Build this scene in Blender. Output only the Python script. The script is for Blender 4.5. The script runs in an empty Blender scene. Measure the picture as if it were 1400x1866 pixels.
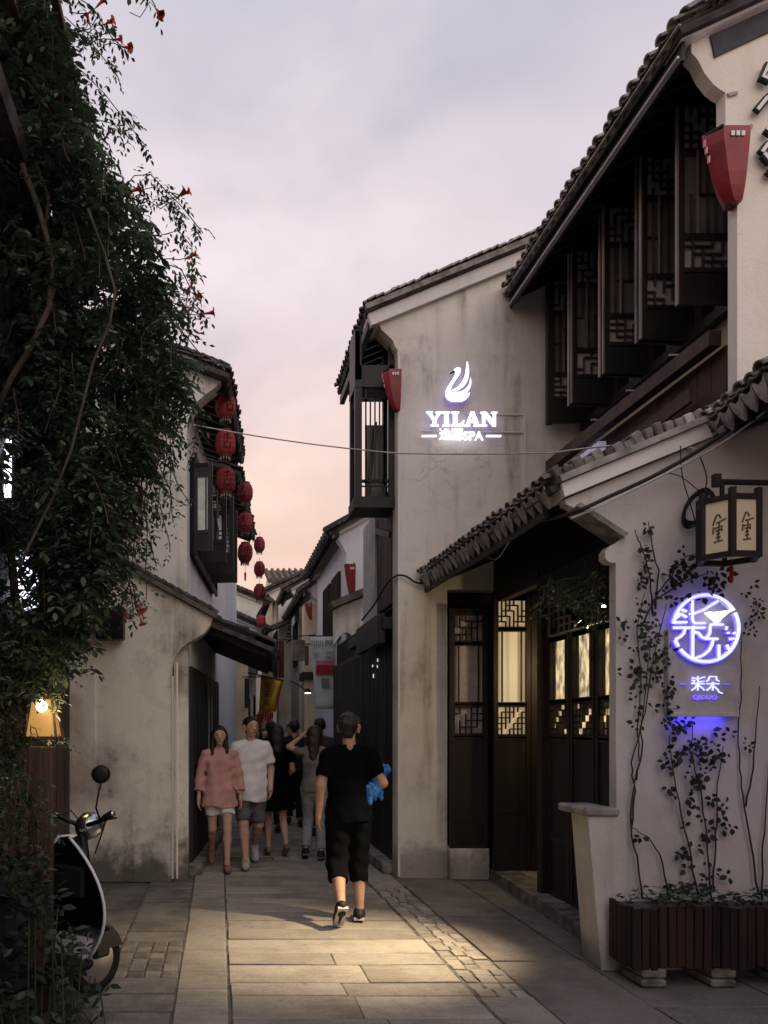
import bpy, math, random
import numpy as np
from mathutils import Vector, Matrix

random.seed(7)
RNG = np.random.default_rng(11)
SC = bpy.context.scene
COL = SC.collection
R = math.radians

# ---------------------------------------------------------------- camera
# eye at 1.6 m, level, looking down the alley; a shift lens keeps the verticals upright
PX, PY, FP, EYE = 400.0, 1328.0, 1456.0, 1.6
cam = bpy.data.cameras.new('camera')
cam.sensor_fit = 'AUTO'
cam.sensor_width = 36.0
cam.lens = FP / 1866.0 * 36.0
cam.shift_x = (700.0 - PX) / 1866.0
cam.shift_y = (PY - 933.0) / 1866.0
cam.clip_start = 0.05
cam.clip_end = 2000.0
camo = bpy.data.objects.new('camera', cam)
camo.location = (0, 0, EYE)
camo.rotation_euler = (R(90), 0, 0)
COL.objects.link(camo)
SC.camera = camo

# ---------------------------------------------------------------- sky and light: dusk, thin cloud
world = bpy.data.worlds.new('World')
SC.world = world
world.use_nodes = True
wn, wl = world.node_tree.nodes, world.node_tree.links
wn.clear()
w_out = wn.new('ShaderNodeOutputWorld')
w_bg = wn.new('ShaderNodeBackground')
w_bg.inputs['Strength'].default_value = .90
w_tc = wn.new('ShaderNodeTexCoord')
w_sep = wn.new('ShaderNodeSeparateXYZ')
wl.new(w_tc.outputs['Generated'], w_sep.inputs[0])
w_ramp = wn.new('ShaderNodeValToRGB')
wl.new(w_sep.outputs['Z'], w_ramp.inputs[0])
cr = w_ramp.color_ramp
cr.elements[0].position = 0.0
cr.elements[0].color = (.80, .54, .46, 1)
cr.elements[1].position = 1.0
cr.elements[1].color = (.62, .62, .71, 1)
for p, c in ((.12, (.97, .66, .54)), (.26, (1.03, .76, .63)), (.36, (.96, .78, .73)), (.50, (.85, .76, .80)), (.66, (.68, .645, .72))):
    e = cr.elements.new(p)
    e.color = (*c, 1)
# soft cloud banks, stretched along the horizon
w_map = wn.new('ShaderNodeMapping')
w_map.inputs['Scale'].default_value = (1.6, 1.6, 4.2)
w_map.inputs['Location'].default_value = (3.1, 1.7, .4)
wl.new(w_tc.outputs['Generated'], w_map.inputs[0])
w_noise = wn.new('ShaderNodeTexNoise')
w_noise.inputs['Scale'].default_value = 1.5
w_noise.inputs['Detail'].default_value = 4.0
w_noise.inputs['Roughness'].default_value = .5
w_noise.inputs['Distortion'].default_value = .5
wl.new(w_map.outputs[0], w_noise.inputs[0])
w_cr = wn.new('ShaderNodeValToRGB')
w_cr.color_ramp.elements[0].position = .33
w_cr.color_ramp.elements[0].color = (.80, .80, .85, 1)
w_cr.color_ramp.elements[1].position = .66
w_cr.color_ramp.elements[1].color = (1.10, 1.07, 1.06, 1)
wl.new(w_noise.outputs['Fac'], w_cr.inputs[0])
w_mul = wn.new('ShaderNodeMix')
w_mul.data_type = 'RGBA'
w_mul.blend_type = 'MULTIPLY'
w_mul.inputs['Factor'].default_value = 1.0
wl.new(w_ramp.outputs[0], w_mul.inputs[6])
wl.new(w_cr.outputs[0], w_mul.inputs[7])
# the clear sky above the cloud veil
w_sky = wn.new('ShaderNodeTexSky')
w_sky.sky_type = 'NISHITA'
w_sky.sun_disc = False
w_sky.sun_elevation = R(2.0)
w_sky.sun_rotation = R(-160)
w_gain = wn.new('ShaderNodeMix')
w_gain.data_type = 'RGBA'
w_gain.blend_type = 'MULTIPLY'
w_gain.inputs['Factor'].default_value = 1.0
w_gain.inputs[7].default_value = (.12, .12, .12, 1)
wl.new(w_sky.outputs[0], w_gain.inputs[6])
w_mix = wn.new('ShaderNodeMix')
w_mix.data_type = 'RGBA'
w_mix.inputs['Factor'].default_value = .95
wl.new(w_gain.outputs[2], w_mix.inputs[6])
wl.new(w_mul.outputs[2], w_mix.inputs[7])
wl.new(w_mix.outputs[2], w_bg.inputs[0])
wl.new(w_bg.outputs[0], w_out.inputs[0])

sun = bpy.data.lights.new('sun', 'SUN')
sun.energy = .62
sun.angle = R(60)
sun.color = (1.0, .93, .84)
suno = bpy.data.objects.new('sun', sun)
suno.rotation_euler = (R(52), 0, R(20))
COL.objects.link(suno)

SC.view_settings.view_transform = 'Standard'
SC.view_settings.look = 'None'
SC.view_settings.exposure = 0.22
SC.view_settings.gamma = 1.0
SC.cycles.max_bounces = 6
SC.cycles.diffuse_bounces = 3
SC.cycles.sample_clamp_indirect = 3.0
SC.cycles.use_denoising = True


# ---------------------------------------------------------------- helpers
def at(px, py, Y):
    "a point seen at photo pixel (px, py), Y metres down the alley"
    return Vector(((px - PX) / FP * Y, Y, EYE + (PY - py) / FP * Y))


def xz(px, py, Y):
    p = at(px, py, Y)
    return (p.x, p.z)


def gp(px, py):
    Y = EYE * FP / (py - PY)
    return Vector(((px - PX) / FP * Y, Y, 0))


WL = {}


class MB:
    "collects shapes in world coordinates (or through the matrix M) and links them as one mesh object"

    def __init__(s, M=None):
        s.v, s.f, s.M = [], [], M

    def add(s, vs, fs):
        n = len(s.v)
        s.v += [Vector(v) for v in vs]
        s.f += [tuple(i + n for i in f) for f in fs]
        return s

    def box(s, x0, x1, y0, y1, z0, z1, b=0.0, R3=None, c=None):
        if x0 > x1: x0, x1 = x1, x0
        if y0 > y1: y0, y1 = y1, y0
        if z0 > z1: z0, z1 = z1, z0
        if b <= 0:
            vs = [(x, y, z) for z in (z0, z1) for y in (y0, y1) for x in (x0, x1)]
            fs = [(0, 2, 3, 1), (4, 5, 7, 6), (0, 1, 5, 4), (2, 6, 7, 3), (0, 4, 6, 2), (1, 3, 7, 5)]
        else:
            b = min(b, (x1 - x0) * .45, (y1 - y0) * .45, (z1 - z0) * .45)
            vs, idx = [], {}
            for iz, z in enumerate((z0, z1)):
                for iy, y in enumerate((y0, y1)):
                    for ix, x in enumerate((x0, x1)):
                        sx, sy, sz = (1, -1)[ix], (1, -1)[iy], (1, -1)[iz]
                        for k, p in enumerate(((x, y + sy * b, z + sz * b), (x + sx * b, y, z + sz * b), (x + sx * b, y + sy * b, z))):
                            idx[ix, iy, iz, k] = len(vs)
                            vs.append(p)
            I = idx
            fs = []
            for i in (0, 1):
                q = [I[i, 0, 0, 0], I[i, 1, 0, 0], I[i, 1, 1, 0], I[i, 0, 1, 0]]
                fs.append(tuple(q if i else q[::-1]))
                q = [I[0, i, 0, 1], I[1, i, 0, 1], I[1, i, 1, 1], I[0, i, 1, 1]]
                fs.append(tuple(q[::-1] if i else q))
                q = [I[0, 0, i, 2], I[1, 0, i, 2], I[1, 1, i, 2], I[0, 1, i, 2]]
                fs.append(tuple(q if i else q[::-1]))
            for a in (0, 1):
                for c2 in (0, 1):
                    fs.append((I[0, a, c2, 1], I[1, a, c2, 1], I[1, a, c2, 2], I[0, a, c2, 2]))
                    fs.append((I[a, 0, c2, 0], I[a, 1, c2, 0], I[a, 1, c2, 2], I[a, 0, c2, 2]))
                    fs.append((I[a, c2, 0, 0], I[a, c2, 1, 0], I[a, c2, 1, 1], I[a, c2, 0, 1]))
            for ix in (0, 1):
                for iy in (0, 1):
                    for iz in (0, 1):
                        fs.append((I[ix, iy, iz, 0], I[ix, iy, iz, 1], I[ix, iy, iz, 2]))
        if R3 is not None:
            c = Vector(c or (0, 0, 0))
            vs = [c + R3 @ Vector(v) for v in vs]
        return s.add(vs, fs)

    def bar(s, a, b, w, h=None, up=(0, 0, 1)):
        "rectangular bar from a to b, w wide, h high"
        a, b = Vector(a), Vector(b)
        h = w if h is None else h
        d = (b - a)
        L = d.length
        d.normalize()
        up = Vector(up)
        if abs(d.dot(up)) > .97: up = Vector((0, 1, 0))
        x = d.cross(up).normalized()
        z = x.cross(d).normalized()
        vs = []
        for e in (a, b):
            for sx, sz in ((-1, -1), (1, -1), (1, 1), (-1, 1)):
                vs.append(e + x * (sx * w / 2) + z * (sz * h / 2))
        return s.add(vs, [(0, 1, 2, 3), (7, 6, 5, 4), (0, 4, 5, 1), (1, 5, 6, 2), (2, 6, 7, 3), (3, 7, 4, 0)])

    def tube(s, pts, r, n=8, cap=True):
        pts = [Vector(p) for p in pts]
        m = len(pts)
        rr = r if isinstance(r, (list, tuple)) else [r] * m
        vs, fs = [], []
        px = None
        for i, p in enumerate(pts):
            d = (pts[min(i + 1, m - 1)] - pts[max(i - 1, 0)])
            if d.length < 1e-9: d = Vector((0, 0, 1))
            d.normalize()
            if px is None:
                u = Vector((0, 0, 1)) if abs(d.z) < .9 else Vector((1, 0, 0))
                px = d.cross(u).normalized()
            else:
                px = (px - d * px.dot(d))
                px = px.normalized() if px.length > 1e-6 else d.orthogonal().normalized()
            py = d.cross(px)
            for k in range(n):
                a = 2 * math.pi * k / n
                vs.append(p + (px * math.cos(a) + py * math.sin(a)) * rr[i])
        for i in range(m - 1):
            for k in range(n):
                k2 = (k + 1) % n
                fs.append((i * n + k, i * n + k2, (i + 1) * n + k2, (i + 1) * n + k))
        if cap:
            fs.append(tuple(range(n))[::-1])
            fs.append(tuple(range((m - 1) * n, m * n)))
        return s.add(vs, fs)

    def prism(s, poly, d0, d1, plane='xz'):
        "poly (2-D outline) extruded from d0 to d1 along the missing axis"
        n = len(poly)
        f3 = {'xz': lambda a, b, d: (a, d, b), 'yz': lambda a, b, d: (d, a, b), 'xy': lambda a, b, d: (a, b, d)}[plane]
        vs = [f3(a, b, d0) for a, b in poly] + [f3(a, b, d1) for a, b in poly]
        fs = [tuple(range(n)), tuple(range(2 * n - 1, n - 1, -1))]
        for i in range(n):
            j = (i + 1) % n
            fs.append((i, i + n, j + n, j))
        return s.add(vs, fs)

    def lathe(s, prof, c=(0, 0, 0), n=16, R3=None):
        vs, fs = [], []
        c = Vector(c)
        for r, z in prof:
            for k in range(n):
                a = 2 * math.pi * k / n
                v = Vector((r * math.cos(a), r * math.sin(a), z))
                vs.append(c + (R3 @ v if R3 is not None else v))
        m = len(prof)
        for i in range(m - 1):
            for k in range(n):
                k2 = (k + 1) % n
                fs.append((i * n + k, i * n + k2, (i + 1) * n + k2, (i + 1) * n + k))
        fs.append(tuple(range(n))[::-1])
        fs.append(tuple(range((m - 1) * n, m * n)))
        return s.add(vs, fs)

    def ribbon(s, pts, w, d, M=None):
        "flat stroke: polyline in the x-z plane, w wide, d deep along +y (front at y=0)"
        pts = [Vector((p[0], p[1])) for p in pts]
        m = len(pts)
        L, Rr = [], []
        for i, p in enumerate(pts):
            if i == 0: t = pts[1] - pts[0]
            elif i == m - 1: t = pts[-1] - pts[-2]
            else: t = (pts[i] - pts[i - 1]).normalized() + (pts[i + 1] - pts[i]).normalized()
            if t.length < 1e-9: t = Vector((1, 0))
            t.normalize()
            nn = Vector((-t.y, t.x)) * w / 2
            L.append(p + nn)
            Rr.append(p - nn)
        vs = []
        for y in (0, d):
            vs += [(p.x, y, p.y) for p in L] + [(p.x, y, p.y) for p in Rr]
        k = 2 * m
        fs = []
        for i in range(m - 1):
            fs += [(i, i + 1, m + i + 1, m + i), (k + i, k + m + i, k + m + i + 1, k + i + 1),
                   (i, k + i, k + i + 1, i + 1), (m + i, m + i + 1, k + m + i + 1, k + m + i)]
        fs += [(0, m, k + m, k), (m - 1, k + m - 1, k + 2 * m - 1, 2 * m - 1)]
        if M is not None: vs = [M @ Vector(v) for v in vs]
        return s.add(vs, fs)

    def build(s, name, mat, parent=None, smooth=False, base=False, kind=None):
        vs = [s.M @ v for v in s.v] if s.M is not None else s.v
        A = np.array([tuple(v) for v in vs])
        lo, hi = A.min(0), A.max(0)
        c = Vector(((lo + hi) / 2).tolist())
        if base: c.z = lo[2]
        me = bpy.data.meshes.new(name)
        me.from_pydata([tuple(v - c) for v in vs], [], s.f)
        return link(name, me, mat, parent, c, smooth, kind)


def link(name, me, mat, parent=None, c=Vector((0, 0, 0)), smooth=False, kind=None):
    if mat is not None and not me.materials: me.materials.append(mat)
    if smooth:
        me.polygons.foreach_set('use_smooth', [True] * len(me.polygons))
    o = bpy.data.objects.new(name, me)
    COL.objects.link(o)
    o.location = c - (WL[parent] if parent is not None else Vector((0, 0, 0)))
    if parent is not None: o.parent = parent
    WL[o] = Vector(c)
    if kind: o['kind'] = kind
    return o


def put(name, me, parent, M):
    "an object with shared mesh data placed by world matrix M (parents are never rotated)"
    o = bpy.data.objects.new(name, me)
    COL.objects.link(o)
    o.parent = parent
    M = M.copy()
    w = M.translation.copy()
    M.translation = w - WL[parent]
    o.matrix_basis = M
    WL[o] = w
    return o


def thing(name, label, cat, loc, group=None):
    o = bpy.data.objects.new(name, None)
    o.empty_display_size = .1
    COL.objects.link(o)
    o.location = loc
    WL[o] = Vector(loc)
    return tag(o, label, cat, group)


def tag(o, label=None, cat=None, group=None, kind=None):
    if label: o['label'] = label
    if cat: o['category'] = cat
    if group: o['group'] = group
    if kind: o['kind'] = kind
    return o


def np_mesh(name, V, Fq, mat, parent=None, smooth=False, kind=None, c=None):
    "mesh from numpy vertices and an (n,4) or (n,3) face array"
    V = np.asarray(V, dtype=np.float64)
    Fq = np.asarray(Fq, dtype=np.int32)
    if c is None: c = Vector(((V.min(0) + V.max(0)) / 2).tolist())
    V = (V - np.array(tuple(c))).astype(np.float32)
    k = Fq.shape[1]
    me = bpy.data.meshes.new(name)
    me.vertices.add(len(V))
    me.vertices.foreach_set('co', V.ravel())
    me.loops.add(Fq.size)
    me.loops.foreach_set('vertex_index', Fq.ravel())
    me.polygons.add(len(Fq))
    me.polygons.foreach_set('loop_start', np.arange(0, Fq.size, k, dtype=np.int32))
    me.update(calc_edges=True)
    me.validate()
    return link(name, me, mat, parent, c, smooth, kind)


# ---------------------------------------------------------------- materials
def new_mat(name):
    m = bpy.data.materials.new(name)
    m.use_nodes = True
    nt = m.node_tree
    b = nt.nodes['Principled BSDF']
    return m, nt, b


def N(nt, t, **kw):
    n = nt.nodes.new(t)
    for k, v in kw.items():
        if k in n.inputs: n.inputs[k].default_value = v
        else: setattr(n, k, v)
    return n


def mixc(nt, fac, a, b, mode='MIX'):
    m = nt.nodes.new('ShaderNodeMix')
    m.data_type = 'RGBA'
    m.blend_type = mode
    for i, x in ((0, fac), (6, a), (7, b)):
        if isinstance(x, bpy.types.NodeSocket): nt.links.new(x, m.inputs[i])
        elif i == 0: m.inputs[0].default_value = x
        else: m.inputs[i].default_value = (*x, 1) if len(x) == 3 else x
    return m.outputs[2]


def mth(nt, op, a, b=0.0):
    m = nt.nodes.new('ShaderNodeMath')
    m.operation = op
    for i, x in ((0, a), (1, b)):
        if isinstance(x, bpy.types.NodeSocket): nt.links.new(x, m.inputs[i])
        else: m.inputs[i].default_value = x
    return m.outputs[0]


def noise(nt, vec, scale, detail=4, rough=.55, stretch=None, dist=0.0):
    if stretch is not None:
        mp = nt.nodes.new('ShaderNodeMapping')
        mp.inputs['Scale'].default_value = stretch
        nt.links.new(vec, mp.inputs[0])
        vec = mp.outputs[0]
    n = N(nt, 'ShaderNodeTexNoise', Scale=scale, Detail=detail, Roughness=rough, Distortion=dist)
    nt.links.new(vec, n.inputs['Vector'])
    return n.outputs['Fac']


def ramp(nt, fac, p0, p1, c0=0.0, c1=1.0):
    r = nt.nodes.new('ShaderNodeMapRange')
    r.clamp = True
    r.interpolation_type = 'SMOOTHSTEP'
    nt.links.new(fac, r.inputs[0])
    for i, v in ((1, p0), (2, p1), (3, c0), (4, c1)): r.inputs[i].default_value = v
    return r.outputs[0]


def pos(nt):
    return N(nt, 'ShaderNodeNewGeometry').outputs['Position']


def bump(nt, b, h, strength, dist=.01):
    n = nt.nodes.new('ShaderNodeBump')
    n.inputs['Strength'].default_value = strength
    n.inputs['Distance'].default_value = dist
    nt.links.new(h, n.inputs['Height'])
    nt.links.new(n.outputs[0], b.inputs['Normal'])


def pmat(name, c1, c2, scale=5, rough=.8, stretch=None, bmp=.25, bscale=60, bstretch=None, rnd=0.0, metal=0.0, spec=.35, p0=.35, p1=.68, objspace=False):
    m, nt, b = new_mat(name)
    if objspace:
        tc = nt.nodes.new('ShaderNodeTexCoord')
        P = tc.outputs['Object']
    else:
        P = pos(nt)
    c = mixc(nt, ramp(nt, noise(nt, P, scale, stretch=stretch), p0, p1), c1, c2)
    if rnd:
        oi = nt.nodes.new('ShaderNodeObjectInfo')
        hs = N(nt, 'ShaderNodeHueSaturation')
        nt.links.new(ramp(nt, oi.outputs['Random'], 0, 1, 1 - rnd, 1 + rnd), hs.inputs['Value'])
        nt.links.new(c, hs.inputs['Color'])
        c = hs.outputs[0]
    nt.links.new(c, b.inputs['Base Color'])
    b.inputs['Roughness'].default_value = rough
    b.inputs['Metallic'].default_value = metal
    b.inputs['Specular IOR Level'].default_value = spec
    if bmp: bump(nt, b, noise(nt, P, bscale, 5, .6, stretch=bstretch), bmp)
    return m


def plaster(name, base, stain, ks=.5, kb=.5, damp=0.0, damp_top=.5, dcol=(.05, .045, .035), streak=(5, 5, .45), seed=0.0, tint=None):
    "old lime wash: rain streaks, blotches and rising damp with its own ragged edge"
    m, nt, b = new_mat(name)
    g = N(nt, 'ShaderNodeNewGeometry')
    mp = nt.nodes.new('ShaderNodeMapping')
    mp.inputs['Location'].default_value = (seed, seed * .7, seed * .3)
    nt.links.new(g.outputs['Position'], mp.inputs[0])
    P = mp.outputs[0]
    st = ramp(nt, noise(nt, P, 1.0, 5, .6, stretch=streak, dist=.3), .46, .74, 0, ks)
    bl = ramp(nt, noise(nt, P, .9, 6, .62), .42, .72, 0, kb)
    sm = ramp(nt, noise(nt, P, 7, 5, .65), .5, .8, 0, kb * .5)
    fac = mth(nt, 'ADD', mth(nt, 'ADD', st, bl), sm)
    c = mixc(nt, ramp(nt, fac, 0, 1.2), base, stain)
    pt = ramp(nt, noise(nt, P, 1.7, 5, .6, dist=.6), .56, .585, 0, .22 * (.5 + kb))
    c = mixc(nt, pt, c, tuple(x * .72 for x in base))
    vo = N(nt, 'ShaderNodeTexVoronoi', feature='DISTANCE_TO_EDGE', Scale=1.1)
    wv = nt.nodes.new('ShaderNodeVectorMath')
    wv.operation = 'ADD'
    nz = N(nt, 'ShaderNodeTexNoise', Scale=3.0, Detail=5.0)
    nt.links.new(P, nz.inputs['Vector'])
    nt.links.new(P, wv.inputs[0])
    nt.links.new(nz.outputs['Color'], wv.inputs[1])
    nt.links.new(wv.outputs[0], vo.inputs['Vector'])
    ck = mth(nt, 'MULTIPLY', ramp(nt, vo.outputs['Distance'], .0, .012, 1, 0), ramp(nt, noise(nt, P, .8, 2, .5), .55, .64, 0, .3))
    c = mixc(nt, ck, c, tuple(x * .35 for x in stain))
    if tint: c = mixc(nt, ramp(nt, noise(nt, P, .55, 3, .5), .4, .65), c, tint, 'MULTIPLY')
    if damp > 0:
        sp = nt.nodes.new('ShaderNodeSeparateXYZ')
        nt.links.new(g.outputs['Position'], sp.inputs[0])
        h = mth(nt, 'ADD', sp.outputs['Z'], mth(nt, 'MULTIPLY', mth(nt, 'SUBTRACT', noise(nt, P, 3.2, 6, .68), .5), damp_top * 2.2))
        c = mixc(nt, ramp(nt, h, damp_top * .25, damp_top, damp, 0.0), c, dcol)
    nt.links.new(c, b.inputs['Base Color'])
    b.inputs['Roughness'].default_value = .93
    b.inputs['Specular IOR Level'].default_value = .15
    hh = mth(nt, 'ADD', noise(nt, P, 45, 6, .65), mth(nt, 'MULTIPLY', noise(nt, P, 6, 3, .5), .9))
    bump(nt, b, hh, .35, .012)
    return m


def emit(name, col, strength, bands=None):
    m, nt, b = new_mat(name)
    b.inputs['Base Color'].default_value = (.6, .6, .6, 1)
    b.inputs['Emission Color'].default_value = (*col, 1)
    b.inputs['Emission Strength'].default_value = strength
    b.inputs['Roughness'].default_value = .5
    if bands:
        c = mixc(nt, ramp(nt, noise(nt, pos(nt), bands[0], 3, .5, stretch=bands[1]), .3, .7), col, bands[2])
        nt.links.new(c, b.inputs['Emission Color'])
    return m


def leafmat(name, c1, c2, c3, trans=.25, rough=.5):
    m, nt, b = new_mat(name)
    g = N(nt, 'ShaderNodeNewGeometry')
    c = mixc(nt, g.outputs['Random Per Island'], c1, c2)
    c = mixc(nt, ramp(nt, noise(nt, g.outputs['Position'], 2.6, 3, .5), .40, .60, .85, 0), c, c3)
    nt.links.new(c, b.inputs['Base Color'])
    b.inputs['Roughness'].default_value = rough
    b.inputs['Specular IOR Level'].default_value = .35
    t = nt.nodes.new('ShaderNodeBsdfTranslucent')
    nt.links.new(c, t.inputs[0])
    mx = nt.nodes.new('ShaderNodeMixShader')
    mx.inputs[0].default_value = trans
    nt.links.new(b.outputs[0], mx.inputs[1])
    nt.links.new(t.outputs[0], mx.inputs[2])
    nt.links.new(mx.outputs[0], nt.nodes['Material Output'].inputs[0])
    return m


def flat(name, c, rough=.8, metal=0.0, spec=.3, var=.12, scale=8, bmp=.12):
    return pmat(name, c, tuple(x * (1 - var * 2) for x in c), scale, rough, bmp=bmp, bscale=90, metal=metal, spec=spec)


def stonemat(name, c1, c2, rnd, fine=9, tl=.2, gr=.4):
    "worn granite: grain, tool lines across the slab, dirt patches, polished high spots"
    m, nt, b = new_mat(name)
    P = pos(nt)
    oi = nt.nodes.new('ShaderNodeObjectInfo')
    ad = nt.nodes.new('ShaderNodeVectorMath')
    ad.operation = 'ADD'
    nt.links.new(P, ad.inputs[0])
    sc2 = nt.nodes.new('ShaderNodeVectorMath')
    sc2.operation = 'SCALE'
    cmb = nt.nodes.new('ShaderNodeCombineXYZ')
    for i in range(3): nt.links.new(oi.outputs['Random'], cmb.inputs[i])
    nt.links.new(cmb.outputs[0], sc2.inputs[0])
    sc2.inputs['Scale'].default_value = 37.0
    nt.links.new(sc2.outputs[0], ad.inputs[1])
    Q = ad.outputs[0]
    big = ramp(nt, noise(nt, Q, 2.1, 6, .65), .36, .66)
    grain = ramp(nt, noise(nt, Q, 70, 3, .6), .3, .7)
    tool = ramp(nt, noise(nt, Q, 3.0, 4, .6, stretch=(1.2, 10, 1)), .42, .66)
    dirt = ramp(nt, noise(nt, Q, fine, 6, .7), .55, .78)
    c = mixc(nt, big, c1, c2)
    c = mixc(nt, mth(nt, 'MULTIPLY', grain, gr), c, tuple(x * .55 for x in c2))
    c = mixc(nt, mth(nt, 'MULTIPLY', tool, tl), c, tuple(x * 1.25 for x in c1))
    c = mixc(nt, mth(nt, 'MULTIPLY', dirt, .6), c, (.065, .055, .045))
    hs = N(nt, 'ShaderNodeHueSaturation')
    nt.links.new(ramp(nt, oi.outputs['Random'], 0, 1, 1 - rnd, 1 + rnd), hs.inputs['Value'])
    nt.links.new(c, hs.inputs['Color'])
    nt.links.new(hs.outputs[0], b.inputs['Base Color'])
    nt.links.new(ramp(nt, big, 0, 1, .55, .9), b.inputs['Roughness'])
    b.inputs['Specular IOR Level'].default_value = .3
    hh = mth(nt, 'ADD', mth(nt, 'MULTIPLY', noise(nt, Q, 38, 5, .65), .6), mth(nt, 'ADD', noise(nt, Q, 5, 3, .5), mth(nt, 'MULTIPLY', tool, tl)))
    bump(nt, b, hh, .5, .012)
    return m


M_ = {}
M_['plaster_spa'] = plaster('plaster_spa', (.76, .735, .675), (.27, .24, .20), .66, .55, .55, .5, seed=1.3)
M_['plaster_gate'] = plaster('plaster_gate', (.62, .60, .575), (.33, .30, .28), .3, .45, .4, .3, seed=4.1)
M_['plaster_pier'] = plaster('plaster_pier', (.78, .745, .68), (.48, .43, .36), .28, .3, seed=7.7)
M_['plaster_left'] = plaster('plaster_left', (.78, .73, .645), (.20, .17, .14), .5, .7, .85, .5, (.05, .046, .038), seed=2.2)
M_['plaster_left_up'] = plaster('plaster_left_up', (.76, .75, .71), (.26, .235, .21), .55, .55, seed=9.2)
M_['plaster_side'] = plaster('plaster_side', (.74, .75, .80), (.42, .42, .44), .3, .35, .5, .6, seed=5.5)
M_['plaster_far'] = plaster('plaster_far', (.80, .78, .73), (.35, .31, .27), .45, .5, .5, .6, seed=12.0)
M_['plaster_cream'] = plaster('plaster_cream', (.76, .67, .52), (.36, .28, .2), .4, .45, .4, .5, seed=15.0)
M_['band'] = plaster('band', (.76, .74, .73), (.45, .42, .40), .2, .3, seed=3.0)
M_['ochre'] = plaster('ochre', (.42, .36, .24), (.25, .2, .13), .3, .3, seed=3.6)
M_['wood_dark'] = pmat('wood_dark', (.021, .016, .013), (.009, .007, .006), 6, .52, (1, 1, .12), .3, 40, (6, 6, .6), rnd=.2, spec=.4)
M_['wood_lattice'] = pmat('wood_lattice', (.075, .062, .054), (.035, .029, .025), 8, .55, None, .2, 40, spec=.4)  # glints on the casement fret put into this lighter brown
M_['wood_door'] = pmat('wood_door', (.030, .018, .013), (.013, .009, .007), 6, .5, (1, 1, .1), .3, 40, (6, 6, .5), rnd=.25, spec=.4)
M_['wood_brown'] = pmat('wood_brown', (.06, .034, .024), (.024, .014, .010), 6, .6, (1, 1, .1), .3, 40, (6, 6, .5), rnd=.25, spec=.35)
M_['wood_red'] = pmat('wood_red', (.10, .05, .036), (.055, .03, .024), 6, .7, (1, .2, 1), .25, 40, (6, .6, 6), rnd=.15)
M_['wood_planter'] = pmat('wood_planter', (.034, .016, .012), (.013, .008, .007), 9, .72, (1, 1, .12), .45, 50, (5, 5, .5), rnd=.4)
M_['wood_post'] = pmat('wood_post', (.11, .065, .042), (.04, .026, .018), 8, .75, (1, 1, .1), .4, 40, (6, 6, .5), rnd=.2)
M_['wood_slat'] = pmat('wood_slat', (.034, .036, .038), (.014, .014, .015), 6, .55, (1, 1, .12), .3, 40, (6, 6, .6), rnd=.25)
M_['wood_stile'] = pmat('wood_stile', (.30, .26, .23), (.10, .085, .075), 8, .55, (1, 1, .15), .3, 40, (6, 6, .6), rnd=.2)
M_['tile'] = pmat('tile', (.22, .20, .19), (.09, .082, .076), 7, .88, None, .5, 55, rnd=.35, spec=.2)
M_['tile_dark'] = pmat('tile_dark', (.075, .068, .064), (.035, .032, .03), 7, .9, None, .5, 55, rnd=.3, spec=.2)
M_['tile_pale'] = pmat('tile_pale', (.36, .33, .315), (.17, .155, .148), 9, .88, None, .5, 55, rnd=.3, spec=.2)
M_['tile_far'] = pmat('tile_far', (.14, .125, .11), (.055, .05, .045), 5, .9, None, .5, 40, rnd=.2, spec=.15)
M_['coping'] = pmat('coping', (.36, .34, .33), (.15, .14, .135), 5, .9, None, .6, 35, rnd=.12)
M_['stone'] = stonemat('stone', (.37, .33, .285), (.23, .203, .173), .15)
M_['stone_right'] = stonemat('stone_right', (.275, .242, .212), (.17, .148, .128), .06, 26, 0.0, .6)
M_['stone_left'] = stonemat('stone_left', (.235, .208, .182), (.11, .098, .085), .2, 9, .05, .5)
M_['stone_step'] = pmat('stone_step', (.27, .25, .22), (.09, .085, .07), 6, .85, None, .7, 30, rnd=.1, spec=.25)
M_['joint'] = pmat('joint', (.15, .13, .112), (.07, .062, .054), 9, .95, None, .6, 50)
M_['gutter'] = flat('gutter', (.55, .53, .52), .5, .2)
M_['slate_blue'] = flat('slate_blue', (.075, .075, .10), .85)
M_['metal_dark'] = flat('metal_dark', (.02, .019, .02), .45, .6)
M_['iron'] = flat('iron', (.03, .024, .022), .6, .3)
M_['chrome'] = flat('chrome', (.55, .55, .56), .22, 1.0, var=.05)
M_['black_gloss'] = flat('black_gloss', (.008, .008, .009), .18, 0, .5, bmp=.02)
M_['rubber'] = flat('rubber', (.012, .012, .012), .8)
M_['white_paint'] = flat('white_paint', (.72, .72, .74), .35, 0, .5, .05)
M_['cable_black'] = flat('cable_black', (.018, .016, .016), .6)
M_['cable_pale'] = flat('cable_pale', (.50, .48, .45), .7)
M_['recess'] = flat('recess', (.16, .145, .12), .9)
M_['pane_dim'] = flat('pane_dim', (.50, .48, .44), .35)
M_['pane_dark'] = flat('pane_dark', (.19, .18, .165), .3)
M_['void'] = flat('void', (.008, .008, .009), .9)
M_['curtain_wall'] = flat('curtain_wall', (.35, .30, .24), .9)
M_['paper_grey'] = flat('paper_grey', (.56, .54, .56), .9)
M_['paper_white'] = flat('paper_white', (.66, .70, .66), .9)

# ================================================================ ground and paving
g = MB()
g.add([(-300, -60, -.013), (300, -60, -.013), (300, 500, -.013), (-300, 500, -.013)], [(0, 1, 2, 3)])
ground = g.build('ground', M_['joint'])
tag(ground, kind='structure')
pav = bpy.data.objects.new('pavement', None)
COL.objects.link(pav)
pav.location = (.5, 6, 0)
WL[pav] = Vector((.5, 6, 0))
tag(pav, kind='structure')
_slab_cache = {}


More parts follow.
